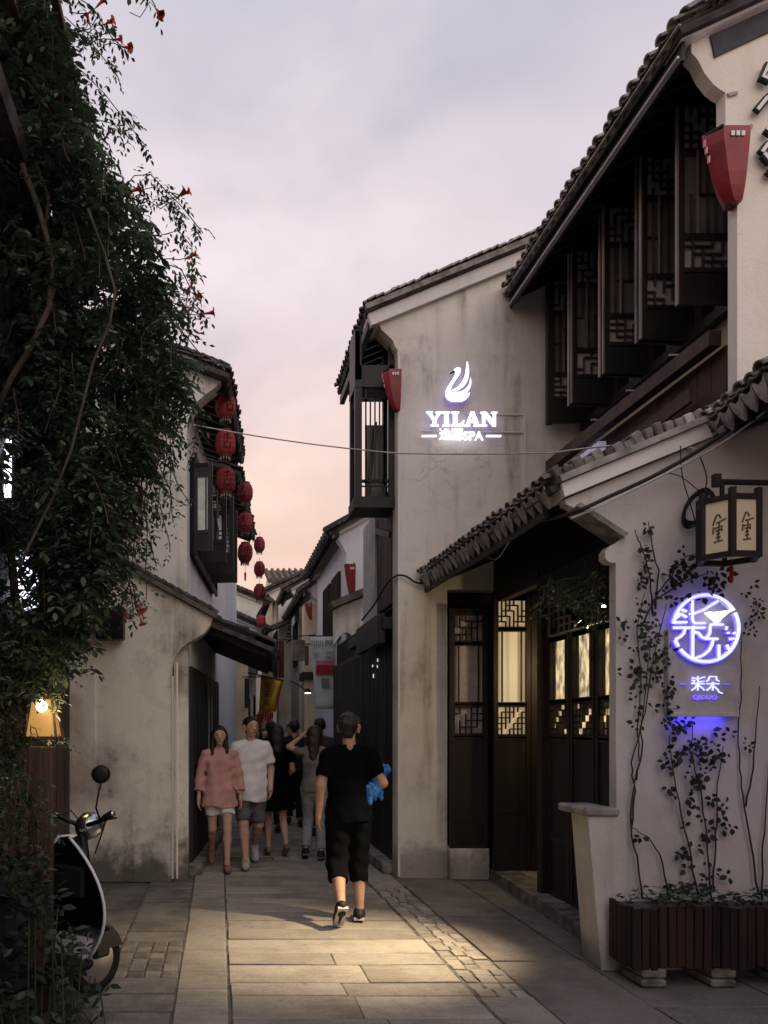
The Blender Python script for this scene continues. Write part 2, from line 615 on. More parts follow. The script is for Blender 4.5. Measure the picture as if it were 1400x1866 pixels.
def slab(x0, x1, y0, y1, mat, name='paving_slab', gap=.003, dz=.005, gy=.008):
    z = random.uniform(-dz, 0)
    b = MB()
    b.box(x0 + gap, x1 - gap, y0 + gy, y1 - gy, -.07, z, .005)
    sx, sy = random.uniform(-.004, .004), random.uniform(-.004, .004)
    cx, cy = (x0 + x1) / 2, (y0 + y1) / 2
    for v in b.v:
        if v.z > -.06:
            v.z += (v.x - cx) * sx + (v.y - cy) * sy + random.uniform(-.0022, .0012)
            v.x += random.uniform(-.004, .004)
            v.y += random.uniform(-.004, .004)
    return b.build(name, mat, pav)


y = 3.3
while y < 13.5:                                   # long cross slabs down the middle
    d = random.choice((.20, .25, .29, .33, .38))
    xe = 1.545 + random.uniform(-.012, .010)
    if random.random() < .3:
        xm = random.uniform(.6, 1.0)
        slab(.056 + random.uniform(0, .016), xm, y, y + d, M_['stone'])
        slab(xm, xe, y, y + d, M_['stone'])
    else:
        slab(.056 + random.uniform(0, .016), xe, y, y + d, M_['stone'])
    y += d
y = 3.1
while y < 13.5:                                   # lengthwise border stones, both sides
    d = random.uniform(.8, 1.25)
    slab(-.26, .05, y, y + d, M_['stone'])
    y += d
y = 3.2
while y < 13.5:
    d = random.uniform(.65, .95)
    if 4.6 < y < 7.9:                             # a strip of small broken setts
        yy_ = y
        while yy_ < y + d - .05:
            dd = random.uniform(.085, .15)
            xs_ = [1.56, 1.56 + random.uniform(.09, .13), 1.56 + random.uniform(.19, .24), 1.88]
            for xa_, xb_ in zip(xs_, xs_[1:]): slab(xa_, xb_, yy_, yy_ + dd, M_['stone'], 'sett', .006, .012, .006)
            yy_ += dd
        y = yy_
        continue
    slab(1.56, 1.88, y, y + d, M_['stone'])
    y += d
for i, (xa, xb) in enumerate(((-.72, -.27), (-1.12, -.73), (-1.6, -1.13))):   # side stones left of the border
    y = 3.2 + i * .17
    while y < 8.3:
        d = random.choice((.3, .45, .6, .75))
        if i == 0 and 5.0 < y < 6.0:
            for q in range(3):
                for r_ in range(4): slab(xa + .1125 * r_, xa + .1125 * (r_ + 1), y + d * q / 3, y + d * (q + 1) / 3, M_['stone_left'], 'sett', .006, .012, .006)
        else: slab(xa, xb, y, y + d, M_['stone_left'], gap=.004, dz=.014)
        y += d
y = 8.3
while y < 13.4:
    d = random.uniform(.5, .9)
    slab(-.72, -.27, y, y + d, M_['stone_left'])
    y += d
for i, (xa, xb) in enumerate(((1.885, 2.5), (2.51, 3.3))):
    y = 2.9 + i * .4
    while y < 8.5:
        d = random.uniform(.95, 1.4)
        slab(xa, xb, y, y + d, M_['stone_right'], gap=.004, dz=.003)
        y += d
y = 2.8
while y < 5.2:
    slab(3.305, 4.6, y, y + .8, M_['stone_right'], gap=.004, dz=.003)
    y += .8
fm = MB()
y = 13.6
while y < 34:
    d = random.uniform(.4, .7)
    for xa, xb in ((-2.2, -.26), (-.25, .05), (.06, 1.53), (1.55, 3.2)):
        fm.box(xa + .006, xb - .006, y + .006, y + d - .006, -.07, random.uniform(-.006, 0))
    y += d
fm.build('far_paving', M_['stone'], pav, kind='stuff')


# ================================================================ tiles, lattices
def arch_mesh(name, r, L, th, conc, taper=.9, n=7, flat_=.8):
    "a curved roof tile: x across, y up the slope, z out of the roof; conc = pan tile"
    b = MB()
    prof = []
    for k in range(n):
        a = math.pi * (k / (n - 1))
        prof.append((math.cos(a), math.sin(a) * flat_))
    rows = []
    for yy, t in ((0, 1.0), (L, taper)):
        for rr in (r, r - th):
            rows.append([(c * rr * t, yy, (-s_ * rr * t + r * .75) if conc else s_ * rr * t) for c, s_ in prof])
    vs = sum(rows, [])
    f = []
    for k in range(n - 1):
        o0, i0, o1, i1 = k, n + k, 2 * n + k, 3 * n + k
        f += [(o0, o0 + 1, o1 + 1, o1), (i0 + 1, i0, i1, i1 + 1), (o0 + 1, o0, i0, i0 + 1), (o1, o1 + 1, i1 + 1, i1)]
    f += [(0, 2 * n, 3 * n, n), (n - 1, 2 * n - 1, 4 * n - 1, 3 * n - 1)]
    b.add(vs, f)
    me = bpy.data.meshes.new(name)
    me.from_pydata([tuple(v) for v in b.v], [], b.f)
    return me


def drip_mesh(name, w, h, th=.014):
    "the tongue-shaped drip plate that closes a pan tile at the eave"
    pts = [(-w, .012), (-w * .92, -h * .35), (-w * .55, -h * .72), (0, -h), (w * .55, -h * .72), (w * .92, -h * .35), (w, .012), (w * .5, -.012), (0, -.02), (-w * .5, -.012)]
    n = len(pts)
    vs = [(a, 0, c) for a, c in pts] + [(a, th, c) for a, c in pts]
    f = [tuple(range(n)), tuple(range(2 * n - 1, n - 1, -1))] + [(i, i + n, (i + 1) % n + n, (i + 1) % n) for i in range(n)]
    me = bpy.data.meshes.new(name)
    me.from_pydata(vs, [], f)
    return me


def frame(x, yv, p):
    x, yv = Vector(x).normalized(), Vector(yv).normalized()
    z = x.cross(yv).normalized()
    if z.z < 0:
        x = -x
        z = -z
    M = Matrix((x, yv, z)).transposed().to_4x4()
    M.translation = p
    return M


def tile_roof(roof, A, B, up, ncol, length, mat, mat_pan, rows=2, r=.075, pitch_rows=.17, drip=.11, far_mat=None, jit=.012):
    """rows of pan and cover tiles on the slope that starts at the eave A-B and climbs along up;
    the lowest rows are single tiles, the rest of the slope is one tile field"""
    A, B, up = Vector(A), Vector(B), Vector(up).normalized()
    e = (B - A) / ncol
    pitch = e.length
    ex = e.normalized()
    n = ex.cross(up)
    if n.z < 0: n = -n
    cm = arch_mesh('cover_tile', r, .24, .014, False)
    pm = arch_mesh('pan_tile', pitch * .5, .24, .014, True, flat_=.42)
    dm = drip_mesh('drip_tile', pitch * .45, drip)
    for m_, mm in ((cm, mat), (pm, mat_pan), (dm, mat_pan)): m_.materials.append(mm)
    for c in range(ncol):
        p = A + e * (c + .5)
        for k in range(rows):
            j = Vector((random.uniform(-jit, jit), random.uniform(-jit, jit), random.uniform(-jit, jit) * .5))
            o = p + up * (k * pitch_rows) + n * (.06 + .010 * (k % 2)) + j
            tw = up + ex * random.uniform(-.05, .05)
            put('cover_tile', cm, roof, frame(ex, tw, o))
            q = p + e * .5 + up * (k * pitch_rows) + n * .012 + j * .5
            if c < ncol - 1: put('pan_tile', pm, roof, frame(ex, up, q))
        if c < ncol - 1:
            q = p + e * .5 + n * .012 - up * .004
            put('drip_tile', dm, roof, frame(ex, up + n * random.uniform(-.12, .12) , q))
    if length > rows * pitch_rows + .1:
        f = MB()
        L0 = rows * pitch_rows
        k = 0
        while L0 < length:
            for c in range(ncol):
                p = A + e * (c + .5) + up * L0 + n * (.06 + .01 * (k % 2))
                pts = [(math.cos(t) * r, math.sin(t) * r * .8) for t in (0, .7, 1.57, 2.44, 3.14)]
                vs = [p + ex * a + n * b_ for a, b_ in pts] + [p + up * (pitch_rows + .03) + ex * a * .9 + n * (b_ * .9 - .012) for a, b_ in pts]
                f.add(vs, [(i, i + 1, i + 6, i + 5) for i in range(4)] + [(0, 1, 2, 3, 4)])
            L0 += pitch_rows
            k += 1
        f.build('tile_field', far_mat or mat, roof, kind='stuff')


def lattice(b, O, U, V, cells_u, cells_v, bar_, depth, pattern='key', seed=0):
    "interlocking fret of bars in the rectangle O, O+U, O+V"
    O, U, V = Vector(O), Vector(U), Vector(V)
    nrm = U.cross(V).normalized()
    rs = random.Random(seed)

    def ln(a0, b0, a1, b1):
        p = O + U * (a0 / cells_u) + V * (b0 / cells_v)
        q = O + U * (a1 / cells_u) + V * (b1 / cells_v)
        b.bar(p, q, bar_, depth, nrm)
    for k in range(cells_u + 1):
        if k in (0, cells_u):
            ln(k, 0, k, cells_v)
    for k in (0, cells_v): ln(0, k, cells_u, k)
    if pattern == 'key':
        for i in range(1, cells_u):
            for j in range(cells_v):
                if (i * 2 + j * 3 + seed) % 5 != 0: ln(i, j, i, j + 1)
        for j in range(1, cells_v):
            for i in range(cells_u):
                if (i * 3 + j * 2 + seed) % 5 in (0, 2, 3): ln(i, j, i + 1, j)
    elif pattern == 'bars':
        for i in range(1, cells_u): ln(i, 0, i, cells_v)
    elif pattern == 'frame':
        for i in range(1, cells_u): ln(i, 1, i, cells_v - 1)
        for j in (1, cells_v - 1): ln(0, j, cells_u, j)
        for i in (1, cells_u - 1):
            ln(i, 0, i, cells_v)
    elif pattern == 'grid':
        for i in range(1, cells_u): ln(i, 0, i, cells_v)
        for j in range(1, cells_v): ln(0, j, cells_u, j)


def screen_leaf(parent, O, U, H, spec, mats, name='door_leaf', th=.04, stile=.045):
    """timber leaf standing at O, spanning U (horizontal), H high; spec = [(z0, z1, kind)] with kind solid / lattice / pane"""
    O, U = Vector(O), Vector(U)
    W = U.length
    u = U.normalized()
    nrm = u.cross(Vector((0, 0, 1))).normalized()
    b = MB()
    Z = Vector((0, 0, 1))
    for a in (stile / 2, W - stile / 2):
        b.bar(O + u * a, O + u * a + Z * H, stile, th, nrm)
    edges = sorted({z for s_ in spec for z in s_[:2]} | {0, H})
    for z in edges:
        zz = min(max(z, stile / 2), H - stile / 2)
        b.bar(O + u * stile + Z * zz, O + u * (W - stile) + Z * zz, stile * .8, th * .9, nrm)
    leaf = b.build(name, mats['frame'], parent)
    LM = mats.get('lattice', mats['frame'])
    for k, (z0, z1, kind, *ex) in enumerate(spec):
        a0, a1 = stile, W - stile
        p, q = O + u * a0 + Z * (z0 + stile * .4), O + u * a1 + Z * (z1 - stile * .4)
        c = MB()
        if kind == 'solid':
            c.bar(O + u * W / 2 + Z * (z0 + stile * .4), O + u * W / 2 + Z * (z1 - stile * .4), th * .45, W - 2 * stile, u)
            c.build('panel', mats.get('panel', mats['frame']), leaf)
        elif kind == 'lattice':
            lattice(c, p, u * (a1 - a0), Z * (q.z - p.z), ex[0], ex[1], .014, .02, 'key', ex[2])
            c.build('lattice', LM, leaf)
            if len(ex) > 3 and ex[3]:
                d = MB()
                d.bar(O + u * W / 2 + Z * p.z - Z * O.z + nrm * ex[4], O + u * W / 2 + Z * (q.z - O.z) + nrm * ex[4], .006, W - 2 * stile, u)
                d.build('pane', ex[3], leaf)
        elif kind == 'pane':
            off = ex[1] if len(ex) > 1 else 0.0
            for a in (.16, .84):
                c.bar(O + u * (a0 + (a1 - a0) * a) + Z * (z0 + .02), O + u * (a0 + (a1 - a0) * a) + Z * (z1 - .02), .014, .02, nrm)
            c.build('glazing_bar', mats['frame'], leaf)
            d = MB()
            d.bar(O + u * W / 2 + Z * (z0 + stile * .4) + nrm * off, O + u * W / 2 + Z * (z1 - stile * .4) + nrm * off, .006, W - 2 * stile, u)
            d.build('pane', ex[0], leaf)
    return leaf


def deck(b, A, B, up, length, th):
    "sloping roof board under the tiles: top face through A-B and up"
    A, B, up = Vector(A), Vector(B), Vector(up).normalized()
    ex = (B - A).normalized()
    n = ex.cross(up)
    if n.z < 0: n = -n
    q = [A, B, B + up * length, A + up * length]
    b.add(q + [p - n * th for p in q], [(0, 1, 2, 3), (7, 6, 5, 4), (0, 4, 5, 1), (1, 5, 6, 2), (2, 6, 7, 3), (3, 7, 4, 0)])


def rafters(parent, A, B, up, n_, length, mat, w=.05, h=.07, drop=.06):
    A, B, up = Vector(A), Vector(B), Vector(up).normalized()
    ex = (B - A).normalized()
    n = ex.cross(up)
    if n.z < 0: n = -n
    for k in range(n_):
        p = A + (B - A) * ((k + .5) / n_) - n * drop + up * .06
        b = MB()
        b.bar(p, p + up * (length - .06), w, h, n)
        b.build('rafter', mat, parent)


# ================================================================ the spa house (gable with the lit letters)
GY = 8.56
spa = thing('spa_house', 'tall white plaster gable house carrying the lit swan sign', 'house', (2.9, 9.5, 0))
b = MB()
b.prism([(1.91, 0), (2.44, 0), (2.44, 3.1), (4.3, 3.1), (4.3, 7.09), (1.70, 6.02), (1.70, 5.96), (1.735, 5.88), (1.80, 5.82), (1.86, 5.76), (1.885, 5.69), (1.91, 5.66)], GY, GY + .25)
b.build('gable_wall', M_['plaster_spa'], spa)
b = MB()
b.box(1.912, 1.935, GY - .012, GY + .02, .02, 5.6)
b.build('corner_bead', M_['band'], spa)
# white raking band and roof
slope = Vector((2.6, 0, 1.07)).normalized()
b = MB()
b.prism([(1.62, 5.895), (1.585, 6.022), (4.3, 7.139), (4.3, 6.995)], GY - .06, GY + .3)
b.build('raking_band', M_['band'], spa)
E0, E1 = Vector((1.56, GY - .10, 6.07)), Vector((1.56, 10.6, 6.07))
b = MB()
deck(b, E0, E1, slope, 3.1, .05)
roof = b.build('roof', M_['tile_dark'], spa)
tile_roof(roof, E0, E1, slope, 17, 2.95, M_['tile'], M_['tile_dark'], rows=1, r=.048, drip=.08)
rafters(roof, E0 + Vector((0, .3, -.03)), E1 + Vector((0, 0, -.03)), slope, 9, .7, M_['wood_dark'])
vm = arch_mesh('verge_tile', .042, .10, .012, False, .85)
vm.materials.append(M_['tile_pale'])
k = 0
while k < 33:
    p = E0 + slope * (.02 + k * .087) + Vector((0, .0, .035)) + Vector((random.uniform(-.006, .006), 0, random.uniform(-.008, .008)))
    put('verge_tile', vm, roof, frame((0, 1, 0), slope + Vector((0, random.uniform(-.1, .1), .2)), p))
    k += 1
b = MB()
b.prism([(1.545, 6.03), (1.545, 6.09), (4.3, 7.222), (4.3, 7.155)], GY - .125, GY - .102)
b.build('verge_course', M_['tile_pale'], roof)
# eave soffit beam
b = MB()
b.bar((1.62, GY + .02, 5.93), (1.62, 10.55, 5.93), .06, .10)
b.build('eave_beam', M_['wood_dark'], spa)
# body behind the gable (side wall toward the alley, upper floor)
b = MB()
b.box(1.93, 4.28, GY + .25, 10.4, 2.95, 4.12)
b.box(2.32, 4.27, GY + .251, 10.39, 4.12, 6.2)
b.build('upper_body', M_['wood_brown'], spa)
b = MB()
b.box(1.875, 2.08, 9.62, 10.42, 2.72, 4.2)
b.build('alley_pier', M_['plaster_spa'], spa)
b = MB()
b.bar((1.9, 8.85, 3.75), (1.9, 9.62, 3.98), .05, .07)
b.build('brace', M_['wood_dark'], spa)
for k in range(6):
    b = MB()
    yy = GY + .26 + k * .132
    b.box(1.895, 1.925, yy, yy + .125, 2.98, 4.1, .004)
    b.build('plank', M_['wood_brown'], spa)
# shopfront on the alley: dark slatted doors under a canopy
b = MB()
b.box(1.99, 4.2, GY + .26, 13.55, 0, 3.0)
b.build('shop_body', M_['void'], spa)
b = MB()
b.box(1.80, 1.99, GY + .27, 11.2, 2.70, 2.84, .01)
b.build('canopy_board', M_['wood_dark'], spa)
b = MB()
b.box(1.76, 1.84, GY + .3, 10.3, 2.55, 2.88, .006)
b.build('sign_beam', M_['wood_dark'], spa)
yy = GY + .28
while yy < 13.4:
    leaf = MB()
    leaf.box(1.945, 1.985, yy, yy + .045, .12, 2.66)
    leaf.box(1.945, 1.985, yy + .475, yy + .52, .12, 2.66)
    for z in (.12, .75, 2.6): leaf.box(1.945, 1.985, yy + .045, yy + .475, z, z + .06)
    L = leaf.build('door_leaf', M_['wood_dark'], spa)
    for k in range(6):
        s_ = MB()
        s_.box(1.950, 1.976, yy + .058 + k * .071, yy + .102 + k * .071, .81, 2.6)
        s_.build('slat', M_['wood_slat'], L)
    s_ = MB()
    s_.box(1.955, 1.975, yy + .045, yy + .475, .18, .75)
    s_.build('panel', M_['wood_dark'], L)
    yy += .535
b = MB()
b.box(1.80, 2.02, GY + .255, 13.5, 0, .115, .012)
b.build('threshold', M_['stone_step'], spa)
for k, (yy, z0_, z1_) in enumerate(((9.78, 2.42, 2.46), (9.80, 2.35, 2.38), (10.1, 2.38, 2.41), (10.05, 2.24, 2.29))):                  # emissive bits standing for glints reflected on the doors
    b = MB()
    b.box(1.936, 1.943, yy, yy + .022, z0_, z1_)
    b.build('glint_bit', emit('shop_glint_%d' % k, (1, .93, .8), .7), spa)

# bay window of the spa house: open fretwork on a boxed sill
bay = MB()
BX, BY0, BY1, BZ0, BZ1 = 1.48, 8.70, 9.02, 4.03, 5.93
for yv in (BY0, BY1):
    bay.box(BX, BX + .07, yv, yv + .07, BZ0, BZ1)
    bay.box(1.85, 1.90, yv, yv + .07, BZ0, BZ1)
bay_o = bay.build('bay_window', M_['wood_dark'], spa)
b = MB()
b.box(BX - .012, 1.91, BY0 - .012, BY1 + .08, BZ0 - .03, BZ0 + .10, .008)
b.build('sill_box', M_['wood_dark'], bay_o)
b = MB()
b.box(BX - .005, 1.90, BY0 - .004, BY1 + .075, 5.32, 5.40)
b.box(BX - .005, BX + .05, BY0, BY1, 5.40, 5.95)
b.box(BX, 1.9, BY0 + .0, BY0 + .04, 5.402, 5.56)
b.build('head_rail', M_['wood_dark'], bay_o)
b = MB()
lattice(b, (BX + .07, BY0 + .03, BZ0 + .10), (.30, 0, 0), (0, 0, 1.19), 6, 10, .014, .018, 'frame')
b.build('lattice', M_['wood_dark'], bay_o)
b = MB()
lattice(b, (BX + .03, BY0 + .07, BZ0 + .10), (0, .25, 0), (0, 0, 1.19), 4, 10, .014, .018, 'frame')
b.build('lattice', M_['wood_dark'], bay_o)
b = MB()                                              # an opened inner shutter seen through the fret
b.bar((1.66, 8.95, 4.15), (1.74, 8.95, 5.0), .02, .2, (0, 1, 0))
b.bar((1.50, 8.78, 4.32), (1.86, 8.78, 4.32), .03, .03)
b.build('shutter', M_['wood_slat'], bay_o)
b = MB()
b.box(1.64, 1.85, 9.00, 9.01, BZ0 + .10, 5.02)  # grey sheet added behind the fret to dim the bay
b.build('dim_backing', M_['pane_dark'], bay_o)

# ================================================================ the house with open lattice casements (upper right)
lat = thing('lattice_house', 'upper storey with a row of opened dark lattice casements under tiled eaves', 'house', (4.2, 7.0, 0))
b = MB()
b.prism([(3.5, 3.3), (3.5, 5.62), (3.42, 5.66), (3.42, 5.90), (3.385, 5.92), (3.34, 5.955), (3.28, 6.03), (3.235, 6.12), (3.19, 6.17), (3.19, 6.24), (5.2, 7.16), (5.2, 3.3)], 5.40, 5.50)
b.build('pier', M_['plaster_pier'], lat)
b = MB()
b.prism([(3.425, 5.885), (3.44, 5.865), (3.5, 5.885), (3.49, 5.9)], 5.385, 5.40)
b.prism([(3.505, 5.635), (3.52, 5.61), (3.60, 5.66), (3.59, 5.68)], 5.385, 5.40)
b.build('string_course', M_['coping'], lat)
sl = Vector((1.0, 0, .46)).normalized()
EA, EB = Vector((3.04, 5.28, 6.24)), Vector((3.04, GY - .03, 6.24))
b = MB()
deck(b, EA, EB, sl, 2.3, .05)
roof = b.build('roof', M_['tile_dark'], lat)
tile_roof(roof, EA, EB, sl, 25, 2.2, M_['tile_pale'], M_['tile'], rows=2, r=.051, drip=.05)
rafters(roof, EA + Vector((.05, .2, -.03)), EB + Vector((.05, -.05, -.03)), sl, 16, .95, M_['wood_dark'])
b = MB()
b.box(3.10, 3.125, 5.36, GY - .03, 6.085, 6.23)
b.build('fascia', M_['wood_dark'], roof)
b = MB()
b.tube([(3.06, 5.33, 6.08), (3.06, GY - .04, 6.08)], .0095, 8)
b.build('gutter', M_['gutter'], roof)
b = MB()
b.bar((3.03, 5.26, 6.235), (3.03, GY - .03, 6.235), .02, .010)
b.build('eave_lip', M_['tile_pale'], roof)
vm2 = arch_mesh('verge_tile', .06, .15, .014, False, .85)
vm2.materials.append(M_['tile_pale'])
for k in range(14):
    p = EA + sl * (.05 + k * .12) + Vector((0, .02, .07 + random.uniform(-.008, .008)))
    put('verge_tile', vm2, roof, frame((0, 1, 0), sl + Vector((0, random.uniform(-.08, .08), .2)), p))
b = MB()
b.prism([(3.17, 6.225), (5.2, 7.165), (5.2, 7.22), (3.06, 6.235), (3.06, 6.20)], 5.33, 5.55)
b.build('raking_band', M_['band'], lat)
b = MB()
b.prism([(3.33, 6.19), (3.31, 6.275), (5.2, 7.14), (5.2, 6.99), (3.34, 6.13)], 5.385, 5.40)
b.build('slate_band', M_['slate_blue'], lat)
# facade behind the casements
b = MB()
b.box(3.97, 5.2, 5.73, GY - .02, 4.9, 6.9)
b.build('window_recess', M_['recess'], lat)
b = MB()
b.box(3.93, 5.2, 5.73, GY - .02, 4.30, 4.90)
b.build('apron_wall', M_['ochre'], lat)
for yy in (5.78, 6.4, 7.1, 7.75, 8.42):
    b = MB()
    b.box(3.86, 3.97, yy, yy + .09, 4.86, 6.3)
    b.build('mullion', M_['wood_dark'], lat)
b = MB()
b.box(3.85, 3.975, 5.74, GY - .025, 4.78, 4.86)
b.box(3.85, 3.975, 5.74, GY - .025, 6.0, 6.1)
b.build('window_rail', M_['wood_dark'], lat)
cm_ = {'frame': M_['wood_dark'], 'panel': M_['wood_dark'], 'lattice': M_['wood_lattice']}
for k, (yy, a) in enumerate(((6.04, 0), (6.58, 5), (7.19, -3), (7.86, 4), (8.38, 0))):
    for d, (dy, da) in enumerate(((0, 0), (.10, 9)) if k in (1, 2, 3) else ((0, 0),)):
        hinge = Vector((3.92, yy + dy, 4.80))
        ang = R(180 + a + da)
        U = Vector((math.cos(ang), math.sin(ang) * .4, 0)).normalized() * .455
        leaf = screen_leaf(lat, hinge, U, 1.54, [(0, .26, 'solid'), (.26, .52, 'lattice', 5, 4, k, M_['pane_dim'], .02), (.52, 1.16, 'lattice', 6, 2, k + 2, M_['pane_dark'], .02), (1.16, 1.52, 'lattice', 6, 5, k + 1, M_['pane_dim'], .02)], cm_, 'casement', .035, .04)
        s_ = MB()                                      # pale strip: highlight along the leaf's free edge, put into the colour
        e = hinge + U + U.normalized() * .006
        s_.box(e.x - .006, e.x + .006, e.y - .016, e.y + .016, 4.80, 6.34)
        s_.build('edge_highlight', M_['wood_stile'], leaf)
        s_ = MB()
        e = hinge + U * .70
        s_.box(e.x - .007, e.x + .007, e.y - .028, e.y - .018, 5.33, 5.96)
        s_.build('glazing_bar', M_['wood_stile'], leaf)
b = MB()
b.box(3.44, 3.50, 8.36, 8.43, 4.80, 6.36)
b.build('end_post', M_['wood_dark'], lat)
b = MB()
b.bar((3.55, 5.72, 4.40), (3.53, GY - .02, 4.40), .09, .11)
b.build('sill_beam', M_['wood_brown'], lat)
for yy in (6.2, 6.85, 7.5, 8.15):
    b = MB()
    b.bar((3.49, yy, 4.50), (3.62, yy, 4.50), .012, .012)
    b.build('hook', M_['gutter'], lat)
yy = 5.74
while yy < GY - .1:
    b = MB()
    b.box(3.64, 3.67, yy, yy + .17, 3.55, 4.36, .004)
    b.build('plank', M_['wood_red'], lat)
    yy += .176
b = MB()
b.bar((3.53, 5.98, 4.10), (3.53, GY - .02, 4.02), .03, .11)
b.build('rail', M_['wood_red'], lat)
b = MB()
b.box(3.56, 3.63, 7.5, 7.95, 4.08, 4.30)  # emission stands for LED light reflected on a corrugated panel
b.build('glow_panel', emit('led_reflection', (.55, .52, .9), .35, (30, (0, 1, 0), (.18, .17, .25))), lat)
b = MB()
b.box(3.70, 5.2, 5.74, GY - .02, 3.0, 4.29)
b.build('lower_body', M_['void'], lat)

# ================================================================ the gate house (tiled lean-to roof, lattice doors, lettered wall)
gate = thing('gate_house', 'low tiled gatehouse with dark lattice doors and grey plaster sign wall', 'house', (3.2, 6.9, 0))
b = MB()
WY = 5.30
b.prism([(2.63, 0), (2.63, 2.70), (2.585, 2.705), (2.56, 2.73), (2.56, 2.775), (2.585, 2.81), (2.62, 2.825), (2.67, 2.865), (2.36, 3.06), (2.30, 3.09), (2.29, 3.12), (3.26, 3.525), (3.9, 3.79), (5.2, 3.79), (5.2, 0)], WY, WY + .09)
b.build('gable_wall', M_['plaster_gate'], gate)
b = MB()
b.prism([(2.63, 0), (2.63, 1.4), (2.66, 1.4), (2.66, 0)], WY - .008, WY)
b.build('corner_bead', M_['plaster_gate'], gate)
b = MB()
b.prism([(2.35, 3.065), (2.665, 2.86), (2.69, 2.885), (2.375, 3.09)], WY - .05, WY + .16)
b.build('barge_board', M_['tile_pale'], gate)
# coping on the rake: plaster band, stone course, broken tiles
b = MB()
b.prism([(2.27, 3.125), (3.27, 3.535), (3.27, 3.64), (2.25, 3.215)], WY - .05, WY + .29)
b.build('raking_band', M_['band'], gate)
b = MB()
b.prism([(2.24, 3.217), (3.27, 3.642), (3.27, 3.685), (2.22, 3.255)], WY - .085, WY + .29)
b.build('coping_course', M_['coping'], gate)
rk = (Vector((3.27, 0, 3.685)) - Vector((2.22, 0, 3.255))).normalized()
k = 0
while k < 15:
    c = Vector((2.24, WY + .06, 3.275)) + rk * (k * .072)
    w, h = random.uniform(.05, .075), random.uniform(.03, .075)
    b = MB()
    ang = random.uniform(-.25, .25)
    R3 = Matrix.Rotation(-math.atan2(rk.z, rk.x) + ang, 3, 'Y')
    b.box(-w / 2, w / 2, -.10, .12, -.02, h, .008, R3, c)
    b.build('coping_stone', M_['tile'] if random.random() < .6 else M_['tile_pale'], gate)
    k += 1
sl = Vector((1.0, 0, .415)).normalized()
EA, EB = Vector((2.18, WY - .02, 3.20)), Vector((2.14, GY - .015, 3.20))
b = MB()
deck(b, EA, EB, sl, 1.62, .045)
roof = b.build('roof', M_['tile_dark'], gate)
tile_roof(roof, EA, EB, sl, 26, 1.55, M_['tile'], M_['tile_pale'], rows=2, r=.046, drip=.14, jit=.012)
rafters(roof, EA + Vector((.04, .25, -.02)), EB + Vector((.04, -.05, -.02)), sl, 17, .9, M_['wood_dark'])
b = MB()
b.bar((2.25, WY + .2, 3.10), (2.21, GY - .02, 3.10), .035, .09)
b.build('eave_board', M_['wood_dark'], roof)
# plinth, step, posts and leaves
b = MB()
b.box(2.443, 2.86, GY - .10, GY + .14, 0, .33, .006)
b.build('plinth', M_['plaster_spa'], gate)
for k in range(3):
    t0, t1 = k / 3, (k + 1) / 3
    y0_, y1_ = 5.64 + (8.46 - 5.64) * t0, 5.64 + (8.46 - 5.64) * t1
    x0_, x1_ = 2.70 + .17 * t0, 2.70 + .17 * t1
    s_ = MB()
    s_.prism([(x0_, y0_ + .005), (3.10, y0_ + .005), (3.10, y1_ - .005), (x1_, y1_ - .005)], -.02, .125 + random.uniform(-.006, .006), 'xy')
    for v in s_.v:
        if v.z > 0 and v.x < 2.9: v.z -= .012
    s_.build('step_stone', M_['stone_step'], gate)
for yy, w in ((5.62, .12), (7.19, .11), (8.37, .11)):
    b = MB()
    b.box(2.90, 2.90 + w, yy, yy + w, .11, 2.98, .006)
    b.build('post', M_['wood_door'], gate)
b = MB()
b.box(2.905, 3.0, 5.55, 7.30, 2.70, 2.98)
b.box(2.91, 2.995, 7.30, GY - .02, 2.93, 3.06)
b.build('lintel', M_['wood_dark'], gate)
b = MB()
b.box(2.93, 2.97, 5.55, GY - .02, 3.0, 3.45)
b.build('over_board', M_['wood_dark'], gate)
WARM = emit('window_glow', (1.0, .74, .38), .34, (26, (1, 1, .02), (.5, .36, .18)))
WARM2 = emit('window_glow_side', (1.0, .76, .40), .9, (5, (.2, 3, 1.6), (.10, .07, .04)))
GREY = M_['paper_grey']
dm_ = {'frame': M_['wood_door'], 'panel': M_['wood_dark']}
# lit leaf seen through the open doorway, and the fixed screen beside the gable
screen_leaf(gate, (2.855, 8.33, .12), (.385, 0, 0), 2.86,
            [(0, .62, 'solid'), (.62, 1.38, 'solid'), (1.40, 1.73, 'lattice', 7, 5, 1, WARM, -.03), (1.74, 2.51, 'pane', WARM, -.03), (2.52, 2.84, 'lattice', 7, 5, 3, WARM, -.03)], dm_)
screen_leaf(gate, (2.447, 8.49, .33), (.40, 0, 0), 2.55,
            [(0, .30, 'solid'), (.30, 1.18, 'solid'), (1.20, 1.52, 'lattice', 5, 4, 2, GREY, -.03), (1.54, 2.17, 'pane', GREY, -.03), (2.18, 2.50, 'lattice', 5, 4, 0, GREY, -.03)], dm_, 'side_screen')
for k in range(3):
    yy = 7.17 - k * .455
    screen_leaf(gate, (2.965, yy, .13), (0, -.435, 0), 2.28,
                [(0, .50, 'solid'), (.50, 1.38, 'solid'), (1.40, 1.70, 'lattice', 6, 5, k, WARM2, -.03), (1.71, 2.26, 'pane', WARM2, -.03)], dm_)
b = MB()
lattice(b, (2.955, 5.80, 2.43), (0, 1.36, 0), (0, 0, .26), 13, 4, .014, .02, 'key', 1)
b.build('transom_lattice', M_['wood_stile'], gate)
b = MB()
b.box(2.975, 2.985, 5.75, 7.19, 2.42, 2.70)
b.build('transom_backing', M_['void'], gate)
